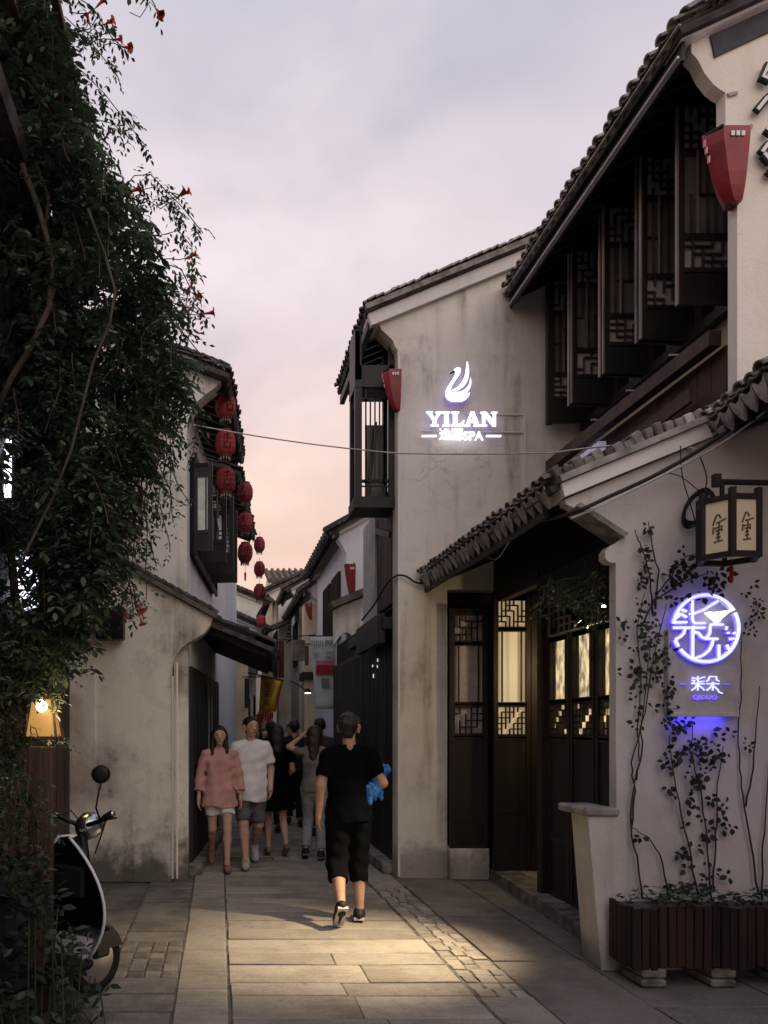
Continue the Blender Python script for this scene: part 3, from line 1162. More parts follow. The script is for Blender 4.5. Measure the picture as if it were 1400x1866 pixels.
# the room behind
b = MB()
b.box(5.05, 5.15, 5.56, GY + .2, 0, 3.3)
b.build('room_wall', M_['curtain_wall'], gate)
b = MB()
b.box(3.243, 5.04, 8.30, 8.36, .12, 3.0)  # dark screen added to black out the lit room wall here
b.build('dark_screen', M_['wood_dark'], gate)
b = MB()
b.box(3.10, 5.05, 5.56, 8.40, -.02, .118)
b.build('room_floor', M_['stone'], gate)
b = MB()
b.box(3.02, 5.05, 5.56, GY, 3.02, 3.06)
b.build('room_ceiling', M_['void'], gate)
b = MB()
b.box(3.02, 5.05, WY + .10, WY + .16, 0, 3.02)
b.build('room_wall', M_['curtain_wall'], gate)
# low stub wall with a stone cap
stub = MB()
stub.add([(2.53, WY + .02, 0), (2.70, WY + .02, 0), (2.70, WY + .36, 0), (2.56, WY + .36, 0), (2.44, WY + .02, 1.02), (2.70, WY + .02, 1.02), (2.70, WY + .36, 1.02), (2.48, WY + .36, 1.02)],
         [(0, 1, 5, 4), (1, 2, 6, 5), (2, 3, 7, 6), (3, 0, 4, 7), (4, 5, 6, 7), (3, 2, 1, 0)])
stub.M = Matrix.Translation((0, -.03, 0))
so = stub.build('stub_wall', M_['plaster_gate'], gate)
b = MB()
b.box(2.41, 2.64, WY - .035, WY + .40, 1.022, 1.075, .012)
b.build('cap_stone', M_['coping'], gate)

# ================================================================ the nearer roof on the right edge
near = thing('corner_house', 'cropped house end whose tiled eave juts in above the hexagonal lantern', 'house', (3.9, 4.2, 0))
b = MB()
b.box(3.72, 6.0, -3.0, WY - .012, 0, 3.72)  # run on out of view, added to shade sign wall and planter
b.build('wall', M_['plaster_gate'], near)
sl = Vector((1.0, 0, .40)).normalized()
EA, EB = Vector((3.06, 3.9, 3.66)), Vector((3.22, WY - .01, 3.585))
b = MB()
deck(b, EA, EB, sl, 1.6, .05)
roof = b.build('roof', M_['tile_dark'], near)
tile_roof(roof, EA, EB, sl, 11, 1.5, M_['tile_pale'], M_['tile_pale'], rows=3, r=.054, drip=.14, jit=.013)
rafters(roof, EA + Vector((.04, .05, -.02)), EB + Vector((.04, -.05, -.02)), sl, 8, .75, M_['wood_dark'])

# ================================================================ left house
U = Vector((.088, 1.0, 0)).normalized()
Wd = Vector((U.y, -U.x, 0))                      # out of the facade, toward the alley
ML = Matrix((Wd, U, Vector((0, 0, 1)))).transposed().to_4x4()
ML.translation = Vector((-.35, 8.62, 0))          # local x = out, y = along the alley, origin at the upper corner
left = thing('lantern_house', 'two-storey white house hung with red lanterns behind the creeper', 'house', (-1.2, 10, 0))
b = MB()
b.prism([(-2.4, 2.6), (-.35, 2.6), (-.35, 4.86), (-.30, 5.0), (-.24, 5.12), (-.12, 5.22), (-.04, 5.28), (.02, 5.34), (-2.2, 6.2), (-2.4, 6.2)], 8.60, 8.85)
b.build('gable_wall', M_['plaster_left_up'], left)
b = MB()
b.prism([(.03, 5.345), (.06, 5.44), (-2.2, 6.32), (-2.2, 6.21)], 8.55, 8.9)
b.build('raking_band', M_['coping'], left)
b = MB(ML)
b.box(-2.0, -.02, .23, 8.4, 0, 5.25)
b.build('facade', M_['plaster_side'], left)
sl = Vector((-1.0, 0, .39)).normalized()
slw = (ML.to_3x3() @ sl).normalized()
EA, EB = ML @ Vector((.47, -.13, 5.36)), ML @ Vector((.47, 2.65, 5.36))
b = MB()
deck(b, EA, EB, slw, 2.3, .05)
roof = b.build('roof', M_['tile_dark'], left)
tile_roof(roof, EA, EB, slw, 19, 1.0, M_['tile_dark'], M_['tile_dark'], rows=1, r=.05, drip=.12, jit=.02)
rafters(roof, EA + Vector((0, .2, -.03)), EB + Vector((0, 0, -.03)), slw, 11, .6, M_['wood_dark'])
EA, EB = ML @ Vector((.40, 2.85, 5.28)), ML @ Vector((.44, 6.9, 5.28))
b = MB()
deck(b, EA, EB, slw, 2.3, .05)
roof2 = b.build('roof', M_['tile_dark'], left)
tile_roof(roof2, EA, EB, slw, 27, 1.0, M_['tile_dark'], M_['tile_dark'], rows=1, r=.05, drip=.12, jit=.02)
rafters(roof2, EA + Vector((0, .1, -.03)), EB + Vector((0, 0, -.03)), slw, 14, .6, M_['wood_dark'])
vm3 = arch_mesh('verge_tile', .055, .13, .014, False, .85)
vm3.materials.append(M_['tile_dark'])
for k in range(20):
    p = Vector((.10, 8.6, 5.47)) + Vector((-1, 0, .39)).normalized() * (k * .1) + Vector((0, 0, random.uniform(-.008, .008)))
    put('verge_tile', vm3, roof, frame((0, 1, 0), Vector((-1, random.uniform(-.1, .1), .6)), p))
# lower screen wall with a curved corbel
b = MB()
b.prism([(-1.55, 0), (-.50, 0), (-.50, 2.10), (-.49, 2.25), (-.455, 2.36), (-.40, 2.44), (-.33, 2.50), (-.24, 2.545), (-.16, 2.60), (-.10, 2.68), (-.07, 2.76), (-.92, 3.23), (-1.55, 3.55)], 8.36, 8.595)
b.build('screen_wall', M_['plaster_left'], left)
b = MB()
b.box(-.498, -.480, 8.350, 8.40, .03, 2.15)
b.box(-.455, -.435, 8.415, 8.62, .02, 2.3)
b.build('corner_bead', M_['plaster_pier'], left)
b = MB()
b.box(-.478, -.33, 8.43, 8.70, 0, 2.56)
b.build('corner_pilaster', M_['plaster_left'], left)
b = MB()
b.box(-1.56, -1.30, 8.33, 8.36, 0, 2.9)
b.build('edge_pilaster', M_['plaster_left'], left)
rk = (Vector((-.92, 0, 3.23)) - Vector((-.07, 0, 2.76))).normalized()
b = MB()
b.prism([(-.03, 2.745), (-.03, 2.80), (-.92, 3.29), (-1.55, 3.61), (-1.55, 3.56), (-.92, 3.235)], 8.30, 8.64)
b.build('coping_course', M_['tile_far'], left)
for k in range(17):
    c = Vector((-.03, 8.46, 2.81)) + rk * (k * .093)
    put('coping_tile', vm3, left, frame((0, 1, 0), rk + Vector((0, random.uniform(-.1, .1), .25)), c))
# pent roof over the ground floor
PA, PB = ML @ Vector((.93, .30, 2.50)), ML @ Vector((.86, 3.6, 2.50))
ps = (ML.to_3x3() @ Vector((-1, 0, .42))).normalized()
b = MB()
deck(b, PA, PB, ps, 1.02, .05)
pent = b.build('pent_roof', M_['tile_dark'], left)
tile_roof(pent, PA, PB, ps, 22, .9, M_['tile_dark'], M_['tile_dark'], rows=1, r=.05, drip=.08, jit=.012)
rafters(pent, PA + Vector((0, .05, -.02)), PB + Vector((0, -.05, -.02)), ps, 12, .95, M_['wood_dark'])
# opened casements on the upper floor
for k, yy in enumerate((.42, 1.02, 1.70, 2.4)):
    H = ML @ Vector((-.01, yy, 3.60))
    Uv = (ML.to_3x3() @ Vector((1, -.08, 0))).normalized() * (.25, .36, .40, .40)[k]
    if k == 0:
        spec = [(0, .22, 'solid'), (.22, .86, 'pane', M_['paper_white'], .0), (.86, .98, 'solid')]
    else:
        spec = [(0, .24, 'solid'), (.24, .96, 'lattice', 4, 6, k)]
    screen_leaf(left, H, Uv, 1.0, spec, cm_, 'casement', .035, .05)
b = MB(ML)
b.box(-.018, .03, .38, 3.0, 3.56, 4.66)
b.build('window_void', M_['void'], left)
b = MB(ML)
for yy in (.40, 1.0, 1.65, 2.35, 2.97): b.box(.03, .06, yy, yy + .06, 3.56, 4.68)
b.box(.03, .062, .40, 3.03, 3.52, 3.58)
b.box(.03, .062, .40, 3.03, 4.66, 4.72)
b.build('window_frame', M_['wood_dark'], left)
# slatted doors on the ground floor
for k in range(8):
    y0_ = .34 + k * .42
    mat = M_['wood_slat'] if k not in (4, 5) else M_['paper_grey']
    b = MB(ML)
    b.box(-.018, .02, y0_, y0_ + .05, .1, 2.3)
    b.box(-.018, .02, y0_ + .35, y0_ + .40, .1, 2.3)
    b.box(-.018, .019, y0_ + .05, y0_ + .35, .1, .5)
    b.box(-.018, .019, y0_ + .05, y0_ + .35, 2.2, 2.3)
    L = b.build('door_leaf', M_['wood_dark'], left)
    for j in range(3):
        b = MB(ML)
        b.box(-.018, .012, y0_ + .062 + j * .097, y0_ + .144 + j * .097, .5, 2.2)
        b.build('slat', mat, L)
b = MB(ML)
b.box(-.01, .14, .12, 3.9, 0, .10)
b.build('door_step', M_['stone_step'], left)
# dark box on the screen wall
mb = thing('meter_box', 'black utility box fixed to the stained beige wall beside the creeper', 'utility box', (-1.12, 8.25, 2.6))
b = MB()
p0, p1 = at(176, 1165, 8.2), at(226, 1108, 8.2)
b.box(p0.x, p1.x, 8.14, 8.33, p0.z, p1.z, .01)
b.build('casing', M_['metal_dark'], mb)
b = MB()
b.box(p0.x + .02, p1.x - .02, 8.128, 8.14, p0.z + .02, p1.z - .02, .004)
b.build('cover', M_['metal_dark'], mb)

# ================================================================ far houses
def far_house(name, label, Y, xw, z_eave, over, length, wmat, side=1, rise=.42, width=3.0, win=None, pier=None, low=None):
    "gable toward the camera at Y; xw = alley-side wall; side=+1 stands on the right, -1 on the left"
    t = thing(name, label, 'house', (xw + side * width / 2, Y + length / 2, 0))
    s_ = side
    xf = xw + s_ * width
    zt = z_eave + rise * (width + over)
    b = MB()
    b.prism([(xw, 0), (xf, 0), (xf, zt - .06), (xw - s_ * over * .55, z_eave + rise * over * .45 - .05), (xw - s_ * over * .5, z_eave - .02), (xw - s_ * over * .2, z_eave - .16), (xw, z_eave - .3)], Y, Y + .25)
    b.build('gable_wall', wmat, t)
    b = MB()
    b.box(min(xw, xf), max(xw, xf), Y + .25, Y + length, 0, z_eave)
    b.build('body', wmat, t)
    b = MB()
    x0 = xw - s_ * over
    b.prism([(x0 + s_ * .1, z_eave - .03), (xf, zt - .10), (xf, zt + .04), (x0 + s_ * .08, z_eave + .07)], Y - .06, Y + .1)
    b.build('raking_band', M_['band'], t)
    up = Vector((s_, 0, rise)).normalized()
    A, B = Vector((x0, Y - .12, z_eave + .04)), Vector((x0, Y + length, z_eave + .04))
    b = MB()
    deck(b, A, B, up, width + over + .2, .06)
    rf = b.build('roof', M_['tile_far'], t)
    nc = max(6, int(length / .25))
    f = MB()
    n = Vector((-s_ * rise, 0, 1)).normalized()
    for c in range(nc):
        p = A + (B - A) * ((c + .5) / nc) + n * .02
        f.tube([p - up * .02, p + up * (width + over)], .075, 6)
    k = 0
    while k * .11 < width + over:
        p = A + up * (k * .11) + n * .05
        f.box(-.05, .05, -.07, .1, -.03, .05, 0, Matrix.Rotation(-math.atan2(rise, s_), 3, 'Y'), p)
        k += 1
    f.build('tile_field', M_['tile_far'], rf, kind='stuff')
    b = MB()
    b.bar(A + up * .12 - n * .1, B + up * .12 - n * .1, .06, .1)
    b.build('eave_beam', M_['wood_dark'], t)
    if win:
        for (y0, y1, z0, z1) in win:
            b = MB()
            b.box(xw - s_ * .05, xw + s_ * .02, Y + y0, Y + y1, z0, z1)
            w = b.build('window', M_['wood_brown'], t)
            b = MB()
            nb = max(2, int((y1 - y0) / .12))
            for q in range(nb):
                yy = Y + y0 + .04 + (y1 - y0 - .08) * q / (nb - 1)
                b.box(xw - s_ * .07, xw - s_ * .05, yy - .012, yy + .012, z0 + .03, z1 - .03)
            b.build('window_bar', M_['wood_dark'], w)
    if pier:
        b = MB()
        x1, x2, z1 = pier
        b.box(x1, x2, Y + .3, Y + .9, 0, z1)
        b.build('pier', M_['plaster_cream'], t)
    return t


cH = far_house('grey_gable_house', 'pale gable house behind the dark shopfront with a red box lamp', 13.6, 2.16, 4.88, .32, 4.0, M_['plaster_side'], 1, .55, 2.4, [(.6, 1.4, 3.2, 4.4), (1.8, 2.6, 3.2, 4.4)])
b = MB()
b.prism([(1.88, 3.60), (2.5, 3.86), (2.5, 3.98), (1.84, 3.70)], 13.2, 13.6)
b.build('coping_course', M_['tile_far'], cH)
b = MB()
arc = [(2.5, 2.9), (2.5, 3.84), (1.93, 3.6), (1.93, 3.45)] + [(1.93 + .40 * (k / 8), 3.02 + .2 * math.sin(math.pi * k / 8)) for k in range(9)] + [(2.33, 2.9)]
b.prism(arc, 13.62 - .2, 13.59)
b.build('arched_head', M_['plaster_left_up'], cH)
dH = far_house('cream_pillar_house', 'cream-pillared house with a timber upper window midway down the alley', 18.0, 2.35, 4.62, .55, 4.5, M_['plaster_far'], 1, .72, 2.2, [(.3, 1.3, 2.9, 4.2), (1.8, 2.9, 2.9, 4.2)], (1.95, 2.3, 4.45))
b = MB()
b.box(1.9, 2.35, 18.2, 19.0, 2.72, 2.9)
b.build('sill_shelf', M_['wood_brown'], dH)
eH = far_house('far_white_house', 'distant white house with dark bracketed eave at the alley bend', 24.0, 1.78, 5.62, .55, 5.0, M_['plaster_far'], 1, .45, 3.0, [(.4, 1.6, 3.2, 4.6)], (1.32, 1.62, 5.5))
b = MB()
b.prism([(1.42, 4.45), (2.3, 4.85), (2.3, 4.97), (1.36, 4.56)], 23.4, 23.99)
b.build('lower_coping', M_['tile_far'], eH)
fH = thing('far_roof_house', 'brown tiled roof rising behind all the houses on the right of the alley', 'house', (3, 31, 0))
b = MB()
p0, p1 = at(493, 1056, 31), at(552, 1056, 31)
b.prism([(30.6, 0), (36, 0), (36, 7.3), (33.4, 8.1), (30.6, 7.25)], 2.0, 6.0, 'yz')
b.build('wall', M_['plaster_far'], fH)
b = MB()
deck(b, Vector((1.85, 30.3, 7.22)), Vector((6.2, 30.3, 7.22)), Vector((0, 1, .33)), 3.1, .08)
rf = b.build('roof', pmat('tile_brown', (.17, .125, .095), (.10, .075, .058), 4, .9, (6, 1, 1), .5, 30), fH)
f = MB()
for k in range(18):
    x = 1.95 + k * .24
    f.tube([(x, 30.28, 7.26), (x, 33.2, 8.22)], .07, 6)
f.build('tile_field', bpy.data.materials['tile_brown'], rf, kind='stuff')
gH = far_house('far_left_house', 'white house beyond the lantern house with a dark tiled edge', 20.0, .92, 4.72, .35, 5.0, M_['plaster_far'], -1, .4, 3.0, [(.5, 1.5, 3.0, 4.2)])
b = MB()
b.box(.92, 1.5, 20.6, 21.4, 3.35, 3.43)
b.prism([(20.3, 3.43), (22.0, 3.43), (22.0, 3.75), (20.3, 3.6)], .92, 1.55, 'yz')
b.build('awning', M_['wood_dark'], gH)
hH = far_house('cream_corner_house', 'cream low house between the lantern house and the yellow flag', 17.2, .62, 3.25, .4, 2.6, M_['plaster_cream'], -1, .4, 2.5, [(.5, 1.2, 1.0, 2.3)])
iH = thing('alley_end_house', 'pale wall closing the far end of the alley behind the crowd', 'house', (1, 34, 0))
b = MB()
b.box(-6, 6, 33, 38, 0, 5.4)
b.build('wall', M_['plaster_far'], iH)
b = MB()
deck(b, Vector((-6, 32.7, 5.4)), Vector((6, 32.7, 5.4)), Vector((0, 1, .4)), 5, .1)
b.build('roof', M_['tile_far'], iH)
b = MB()
b.box(1.0, 1.9, 32.93, 33.0, 0, 2.2)
b.build('door', M_['wood_brown'], iH)


# more of the far lane: stepped eaves, shop boards, doorways
for nm, lab, Y, xw, ze, ov, ln_, m_, sd, rs, w_, wn2 in (
        ('narrow_gable_house', 'narrow pale gable squeezed between the cream-pillared and far white houses', 21.2, 2.12, 5.25, .42, 2.4, M_['plaster_far'], 1, .55, 1.8, [(.3, 1.2, 3.3, 4.5)]),
        ('low_eave_house', 'low white house with a tiled eave just past the lantern house', 18.9, .80, 3.9, .38, 1.0, M_['plaster_far'], -1, .45, 2.0, [(.2, .8, 1.2, 2.4)]),
        ('bend_house', 'tall pale house at the left of the alley bend', 26.5, 1.02, 5.3, .4, 4.0, M_['plaster_far'], -1, .42, 3.0, [(.4, 1.4, 3.2, 4.5)])):
    far_house(nm, lab, Y, xw, ze, ov, ln_, m_, sd, rs, w_, wn2)
for k, (px0, px1, py0, py1, Y, col, lab) in enumerate((
        (508, 518, 1168, 1235, 21.0, (.16, .05, .03), 'narrow dark red hanging board at the far bend'),
        (556, 563, 1176, 1212, 17.6, (.10, .085, .06), 'small olive shop board beside the weathered board'),
        (446, 455, 1236, 1290, 16.8, (.03, .03, .035), 'dark upright shop board left of the yellow flag'))):
    p0, p1 = at(px0, py1, Y), at(px1, py0, Y)
    t = thing('shop_board', lab, 'sign', ((p0.x + p1.x) / 2, Y, p0.z), 'shop boards down the alley')
    b = MB()
    b.box(p0.x, p1.x, Y, Y + .05, p0.z, p1.z, .006)
    b.build('board', flat('board_%d' % k, col, .8), t)
    b = MB()
    b.bar((p0.x - .05, Y + .025, p1.z + .03), (p1.x + .25, Y + .025, p1.z + .03), .025, .025)
    b.build('arm', M_['iron'], t)

# ================================================================ text helper
def text_mesh(body, size, depth, offset=0.0):
    c = bpy.data.curves.new('lettering', 'FONT')
    c.body = body
    c.size = size
    c.extrude = depth / 2
    c.offset = offset
    c.resolution_u = 3
    c.align_x, c.align_y = 'CENTER', 'CENTER'
    o = bpy.data.objects.new('lettering', c)
    COL.objects.link(o)
    bpy.context.view_layer.update()
    me = bpy.data.meshes.new_from_object(o.evaluated_get(bpy.context.evaluated_depsgraph_get()))
    bpy.data.objects.remove(o)
    bpy.data.curves.remove(c)
    me.materials.clear()
    return me


def text_obj(name, body, size, depth, mat, parent, M, offset=0.0):
    me = text_mesh(body, size, depth, offset)
    me.name = name
    me.materials.append(mat)
    return put(name, me, parent, M)


FACE_CAM = Matrix.Rotation(R(90), 4, 'X')           # text facing -Y

# ================================================================ the swan sign
SY = GY - .07
LED = emit('led_white', (.94, .91, 1.0), 1.5)
LED_SIDE = emit('led_violet', (.28, .22, .95), .55)


def sgn(px, py):
    p = at(px, py, SY)
    return (p.x, p.z)


def zp(x, y, ox=740, oy=640, k=220 / 1400):
    return sgn(ox + x * k, oy + y * k)


def lit_shape(parent, name, outlines, d=.035, grow=.007):
    f, e = MB(), MB()
    for o in outlines:
        f.prism(o, SY - d, SY - d * .55)
        cx, cz = sum(p[0] for p in o) / len(o), sum(p[1] for p in o) / len(o)
        e.prism([(cx + (p[0] - cx) * 1.03, cz + (p[1] - cz) * 1.03) for p in o], SY - d * .55 + .001, SY)
    o_ = f.build(name, LED, parent)
    e.build('side_glow', LED_SIDE, o_)
    return o_


sign = thing('spa_sign', 'white glowing letters and swan emblem on the spa gable', 'sign', at(840, 780, SY))


def bez(pts, n=7):
    "closed outline through cubic segments given as [p0, c0, c1, p1, c0, c1, p2 ...]"
    out = []
    for i in range(0, len(pts) - 1, 3):
        p = [Vector(q) for q in pts[i:i + 4]]
        for k in range(n):
            t = k / n
            q = p[0] * (1 - t) ** 3 + p[1] * 3 * t * (1 - t) ** 2 + p[2] * 3 * t * t * (1 - t) + p[3] * t ** 3
            out.append((q.x, q.y))
    return out


neck = bez([(545, 232), (575, 190), (640, 190), (625, 250), (610, 310), (545, 360), (515, 440), (505, 475), (515, 490), (535, 485),
            (600, 495), (660, 480), (700, 430), (735, 390), (735, 350), (738, 322), (755, 390), (745, 440), (700, 490), (670, 515), (640, 520), (600, 515),
            (650, 530), (700, 515), (732, 490), (725, 560), (650, 600), (600, 592), (570, 588), (560, 596), (530, 592), (480, 580), (445, 540), (452, 490),
            (460, 420), (530, 370), (570, 262), (572, 240), (560, 238), (545, 232)])
wing = bez([(698, 132), (725, 190), (730, 290), (700, 360), (670, 430), (600, 470), (525, 463), (590, 440), (640, 390), (670, 310), (685, 260), (690, 190), (698, 132)])
lit_shape(sign, 'swan_emblem', [[zp(*p) for p in neck]])
lit_shape(sign, 'swan_wing', [[zp(*p) for p in wing]])
b = MB()
b.prism([zp(505, 265), zp(545, 236), zp(560, 248), zp(520, 268)], SY - .03, SY)
b.build('beak', M_['metal_dark'], sign)
gly = {
    'Y': [[(228, 712), (300, 712), (300, 726), (288, 732), (325, 790), (352, 732), (340, 726), (340, 712), (412, 712), (412, 726), (396, 732), (345, 812), (345, 858), (370, 864), (370, 878), (278, 878), (278, 864), (303, 858), (303, 812), (246, 732), (228, 726)]],
    'I': [[(418, 714), (502, 714), (502, 728), (484, 734), (484, 858), (502, 864), (502, 878), (418, 878), (418, 864), (438, 858), (438, 734), (418, 728)]],
    'L': [[(520, 714), (608, 714), (608, 728), (585, 734), (585, 854), (620, 854), (640, 835), (652, 812), (668, 818), (655, 878), (520, 878), (520, 864), (540, 858), (540, 734), (520, 728)]],
    'A': [[(742, 712), (778, 712), (838, 862), (856, 866), (856, 880), (776, 880), (776, 866), (792, 862), (784, 840), (728, 840), (718, 862), (736, 866), (736, 880), (668, 880), (668, 866), (690, 860)]],
    'N': [[(858, 716), (922, 716), (1000, 815), (1000, 736), (980, 730), (980, 716), (1048, 716), (1048, 730), (1032, 736), (1032, 882), (998, 882), (908, 765), (908, 860), (930, 866), (930, 880), (858, 880), (858, 866), (876, 860), (876, 738), (858, 730)]],
}
for ch, outs in gly.items():
    lit_shape(sign, 'letter', [[zp(*p) for p in o] for o in outs])
b = MB()
b.prism([zp(745, 775), zp(760, 800), zp(738, 800)], SY - .037, SY - .034)
b.build('letter_counter', M_['slate_blue'], sign)
for x0, x1 in ((178, 346), (922, 1092)):
    lit_shape(sign, 'dash', [[zp(x0, 985), zp(x1, 985), zp(x1, 1004), zp(x0, 1004)]])
for body, cx, cy, sz, off in (('逸', 446, 985, .135, .0012), ('蘭', 585, 985, .135, .0012), ('SPA', 768, 1000, .128, .0022)):
    X, Z = zp(cx, cy)
    text_obj('lettering', body, sz, .012, LED, sign, Matrix.Translation((X, SY - .03, Z)) @ FACE_CAM, off)
rail = MB()
a0, a1 = at(955, 756, GY), at(955, 900, GY)
for py in (754, 786):
    p, q = at(845 if py == 754 else 768, py, GY), at(954, py + 3, GY)
    rail.bar((p.x, GY - .02, p.z), (q.x, GY - .02, q.z), .014, .014)
rail.bar((a0.x, GY - .02, a0.z), (a1.x, GY - .02, a1.z), .022, .022)
rail.build('cable_trunking', M_['plaster_pier'], sign)

# ================================================================ round neon sign on the gate wall
NY = WY - .075
neon = thing('flower_sign', 'round white and blue neon emblem above a pale sign panel among climbing leaves', 'sign', at(1287, 1300, NY))
NEON = emit('neon_white', (.70, .74, 1.0), .95)
NBLUE = emit('neon_blue', (.06, .025, 1.0), .85)
WLAMP = emit('bird_glow', (1.0, .96, .92), 2.0)


def np_(x, y): 
    p = at(1200 + x * 170 / 1133, 1070 + y * 280 / 1866, NY)
    return (p.x, p.z)


def panel_q(b, x0, x1, y0, y1, d0, d1):
    (xa, za), (xb, zb) = np_(x0, y1), np_(x1, y0)
    b.box(xa, xb, NY + d0, NY + d1, za, zb, .004)


b = MB()
panel_q(b, 145, 1012, 500, 1553, .022, .07)
b.build('sign_panel', flat('sign_panel', (.55, .52, .55), .6), neon)
strokes = [
    [(275, 278), (330, 296)], [(225, 322), (280, 338), (332, 368)], [(180, 392), (240, 352)], [(185, 432), (335, 428)],
    [(400, 165), (402, 395), (412, 425), (440, 440), (555, 438)], [(362, 330), (440, 318), (540, 275), (620, 225), (712, 172)],
    [(165, 495), (555, 495)], [(405, 470), (405, 860)], [(310, 510), (300, 560), (262, 600), (195, 640)],
    [(428, 550), (475, 556), (510, 605), (560, 628), (712, 630)],
    [(775, 458), (625, 458), (614, 500), (612, 560), (580, 610), (548, 622)],
    [(650, 640), (640, 700), (600, 775), (530, 830), (440, 865)], [(722, 700), (722, 875)], [(818, 700), (835, 750), (868, 790)],
    [(845, 632), (940, 625)], [(835, 545), (836, 570)], [(905, 545), (912, 575)], [(800, 490), (820, 488), (805, 520)],
]
MN = Matrix.Translation((0, NY - .02, 0))
f, e = MB(), MB()
for s_ in strokes:
    pts = [np_(*p) for p in s_]
    f.ribbon(pts, .0125, .012, MN)
    e.ribbon(pts, .027, .016, Matrix.Translation((0, NY - .007, 0)))
neon_o = f.build('emblem_strokes', NEON, neon)
e.build('blue_halo', NBLUE, neon_o)
cx, cz = np_(565, 502)
rr = abs(np_(565, 502)[0] - np_(168, 502)[0])
for a0_, a1_ in ((-58, 28), (35, 172), (176, 176.5), (200, 213), (219, 302)):
    if a1_ - a0_ < 2: continue
    pts = [(cx + rr * math.cos(R(a0_ + (a1_ - a0_) * k / 24)), cz + rr * 1.02 * math.sin(R(a0_ + (a1_ - a0_) * k / 24))) for k in range(25)]
    f, e = MB(), MB()
    f.ribbon(pts, .0155, .012, MN)
    e.ribbon(pts, .034, .016, Matrix.Translation((0, NY - .007, 0)))
    o_ = f.build('ring_arc', NEON, neon)
    e.build('blue_halo', NBLUE, o_)
b = MB()
b.prism([np_(*p) for p in ((540, 318), (590, 302), (640, 312), (735, 298), (800, 290), (905, 272), (880, 292), (830, 312), (790, 345), (740, 385), (712, 430), (690, 435), (655, 428), (640, 405), (600, 375), (575, 352))], NY - .03, NY - .012)
b.build('bird', WLAMP, neon)
small = [
    [(415, 1098), (460, 1105)], [(412, 1128), (456, 1134)], [(415, 1165), (450, 1150)],
    [(487, 1080), (490, 1135), (505, 1148), (568, 1142)], [(470, 1118), (575, 1090)], [(410, 1172), (572, 1172)], [(490, 1150), (490, 1255)], [(480, 1180), (455, 1225), (412, 1255)], [(505, 1195), (535, 1215), (568, 1252)],
    [(630, 1085), (622, 1120), (595, 1145)], [(630, 1085), (715, 1085), (718, 1125), (748, 1140)], [(595, 1172), (750, 1172)], [(672, 1150), (672, 1255)], [(660, 1180), (640, 1220), (595, 1255)], [(690, 1205), (725, 1235), (748, 1275), (790, 1288)],
]
f, e = MB(), MB()
for s_ in small:
    pts = [np_(*p) for p in s_]
    f.ribbon(pts, .0068, .008, Matrix.Translation((0, NY + .004, 0)))
    e.ribbon(pts, .0115, .008, Matrix.Translation((0, NY + .013, 0)))
o_ = f.build('small_characters', NEON, neon)
e.build('blue_halo', NBLUE, o_)
f = MB()
for x0, x1 in ((275, 357), (800, 882)): f.ribbon([np_(x0, 1175), np_(x1, 1177)], .006, .008, Matrix.Translation((0, NY + .012, 0)))
f.build('dash', NBLUE, neon)
X, Z = np_(582, 1340)
text_obj('lettering', 'QIDUO', .036, .008, NBLUE, neon, Matrix.Translation((X, NY + .016, Z)) @ FACE_CAM @ Matrix.Diagonal((1.35, 1, 1, 1)), .002)
b = MB()
panel_q(b, 300, 830, 1552, 1566, .035, .06)
b.build('led_strip', emit('blue_strip', (.03, .02, 1.0), 30.0), neon)
b = MB()
panel_q(b, 160, 1000, 1520, 1576, .012, .021)
b.build('lip', flat('sign_lip', (.55, .52, .55), .6), neon)

# ================================================================ hexagonal lantern on its bracket
hx = thing('hexagonal_lantern', 'six-sided timber lantern with inked paper panes on an iron bracket', 'lantern', at(1345, 1020, 4.92))
HC = at(1327, 1018, 4.909)
hz0, hz1 = HC.z, at(1347, 918, 4.92).z
hs = .165
va = [R(60 * k - 115) for k in range(6)]
hv = [Vector((HC.x + hs * math.cos(a), HC.y + hs * math.sin(a), 0)) for a in va]
b = MB()
for v in hv: b.box(v.x - .017, v.x + .017, v.y - .017, v.y + .017, hz0 - .02, hz1 + .055, .003)
for k in range(6):
    p, q = hv[k], hv[(k + 1) % 6]
    for z in (hz0, hz1): b.bar((p.x, p.y, z), (q.x, q.y, z), .03, .034)
hf = b.build('lantern_frame', M_['iron'], hx)
PAPER = emit('lantern_paper', (1.0, .78, .48), .07)
PAPER.node_tree.nodes['Principled BSDF'].inputs['Base Color'].default_value = (.50, .43, .31, 1)
INK = flat('ink', (.15, .11, .07), .9)
ink = [[(0, .30), (-.06, .16), (-.1, .06)], [(.03, .30), (.10, .20)], [(-.02, .10), (.10, .13), (.22, .17)], [(.05, .10), (.06, 0), (.04, -.1)], [(-.08, .02), (-.10, -.14)], [(-.06, -.02), (.12, .02), (.12, -.10)], [(-.04, -.08), (.1, -.06)],
       [(-.02, -.16), (.08, -.14)], [(.03, -.1), (.04, -.30)], [(-.03, -.24), (.09, -.22)], [(-.08, -.34), (.14, -.31)]]
for k in range(6):
    p, q = hv[k], hv[(k + 1) % 6]
    u = (q - p).normalized()
    n = Vector((u.y, -u.x, 0))
    b = MB()
    m = (p + q) / 2
    b.bar(Vector((m.x, m.y, hz0 + .017)), Vector((m.x, m.y, hz1 - .017)), .006, (q - p).length - .034, u)
    pane = b.build('paper_pane', PAPER, hx)
    if k in (5, 0, 1):
        f = MB()
        zc = (hz0 + hz1) / 2
        Mk = Matrix((u, -n, Vector((0, 0, 1)))).transposed().to_4x4()
        if n.dot(Vector((0, -1, 0))) < -.2: continue
        Mk.translation = Vector((m.x, m.y, zc)) + n * .006
        for s_ in ink: f.ribbon([(a * .23, c * .26) for a, c in s_], .010, .002, Mk)
        f.build('ink_writing', INK, pane)
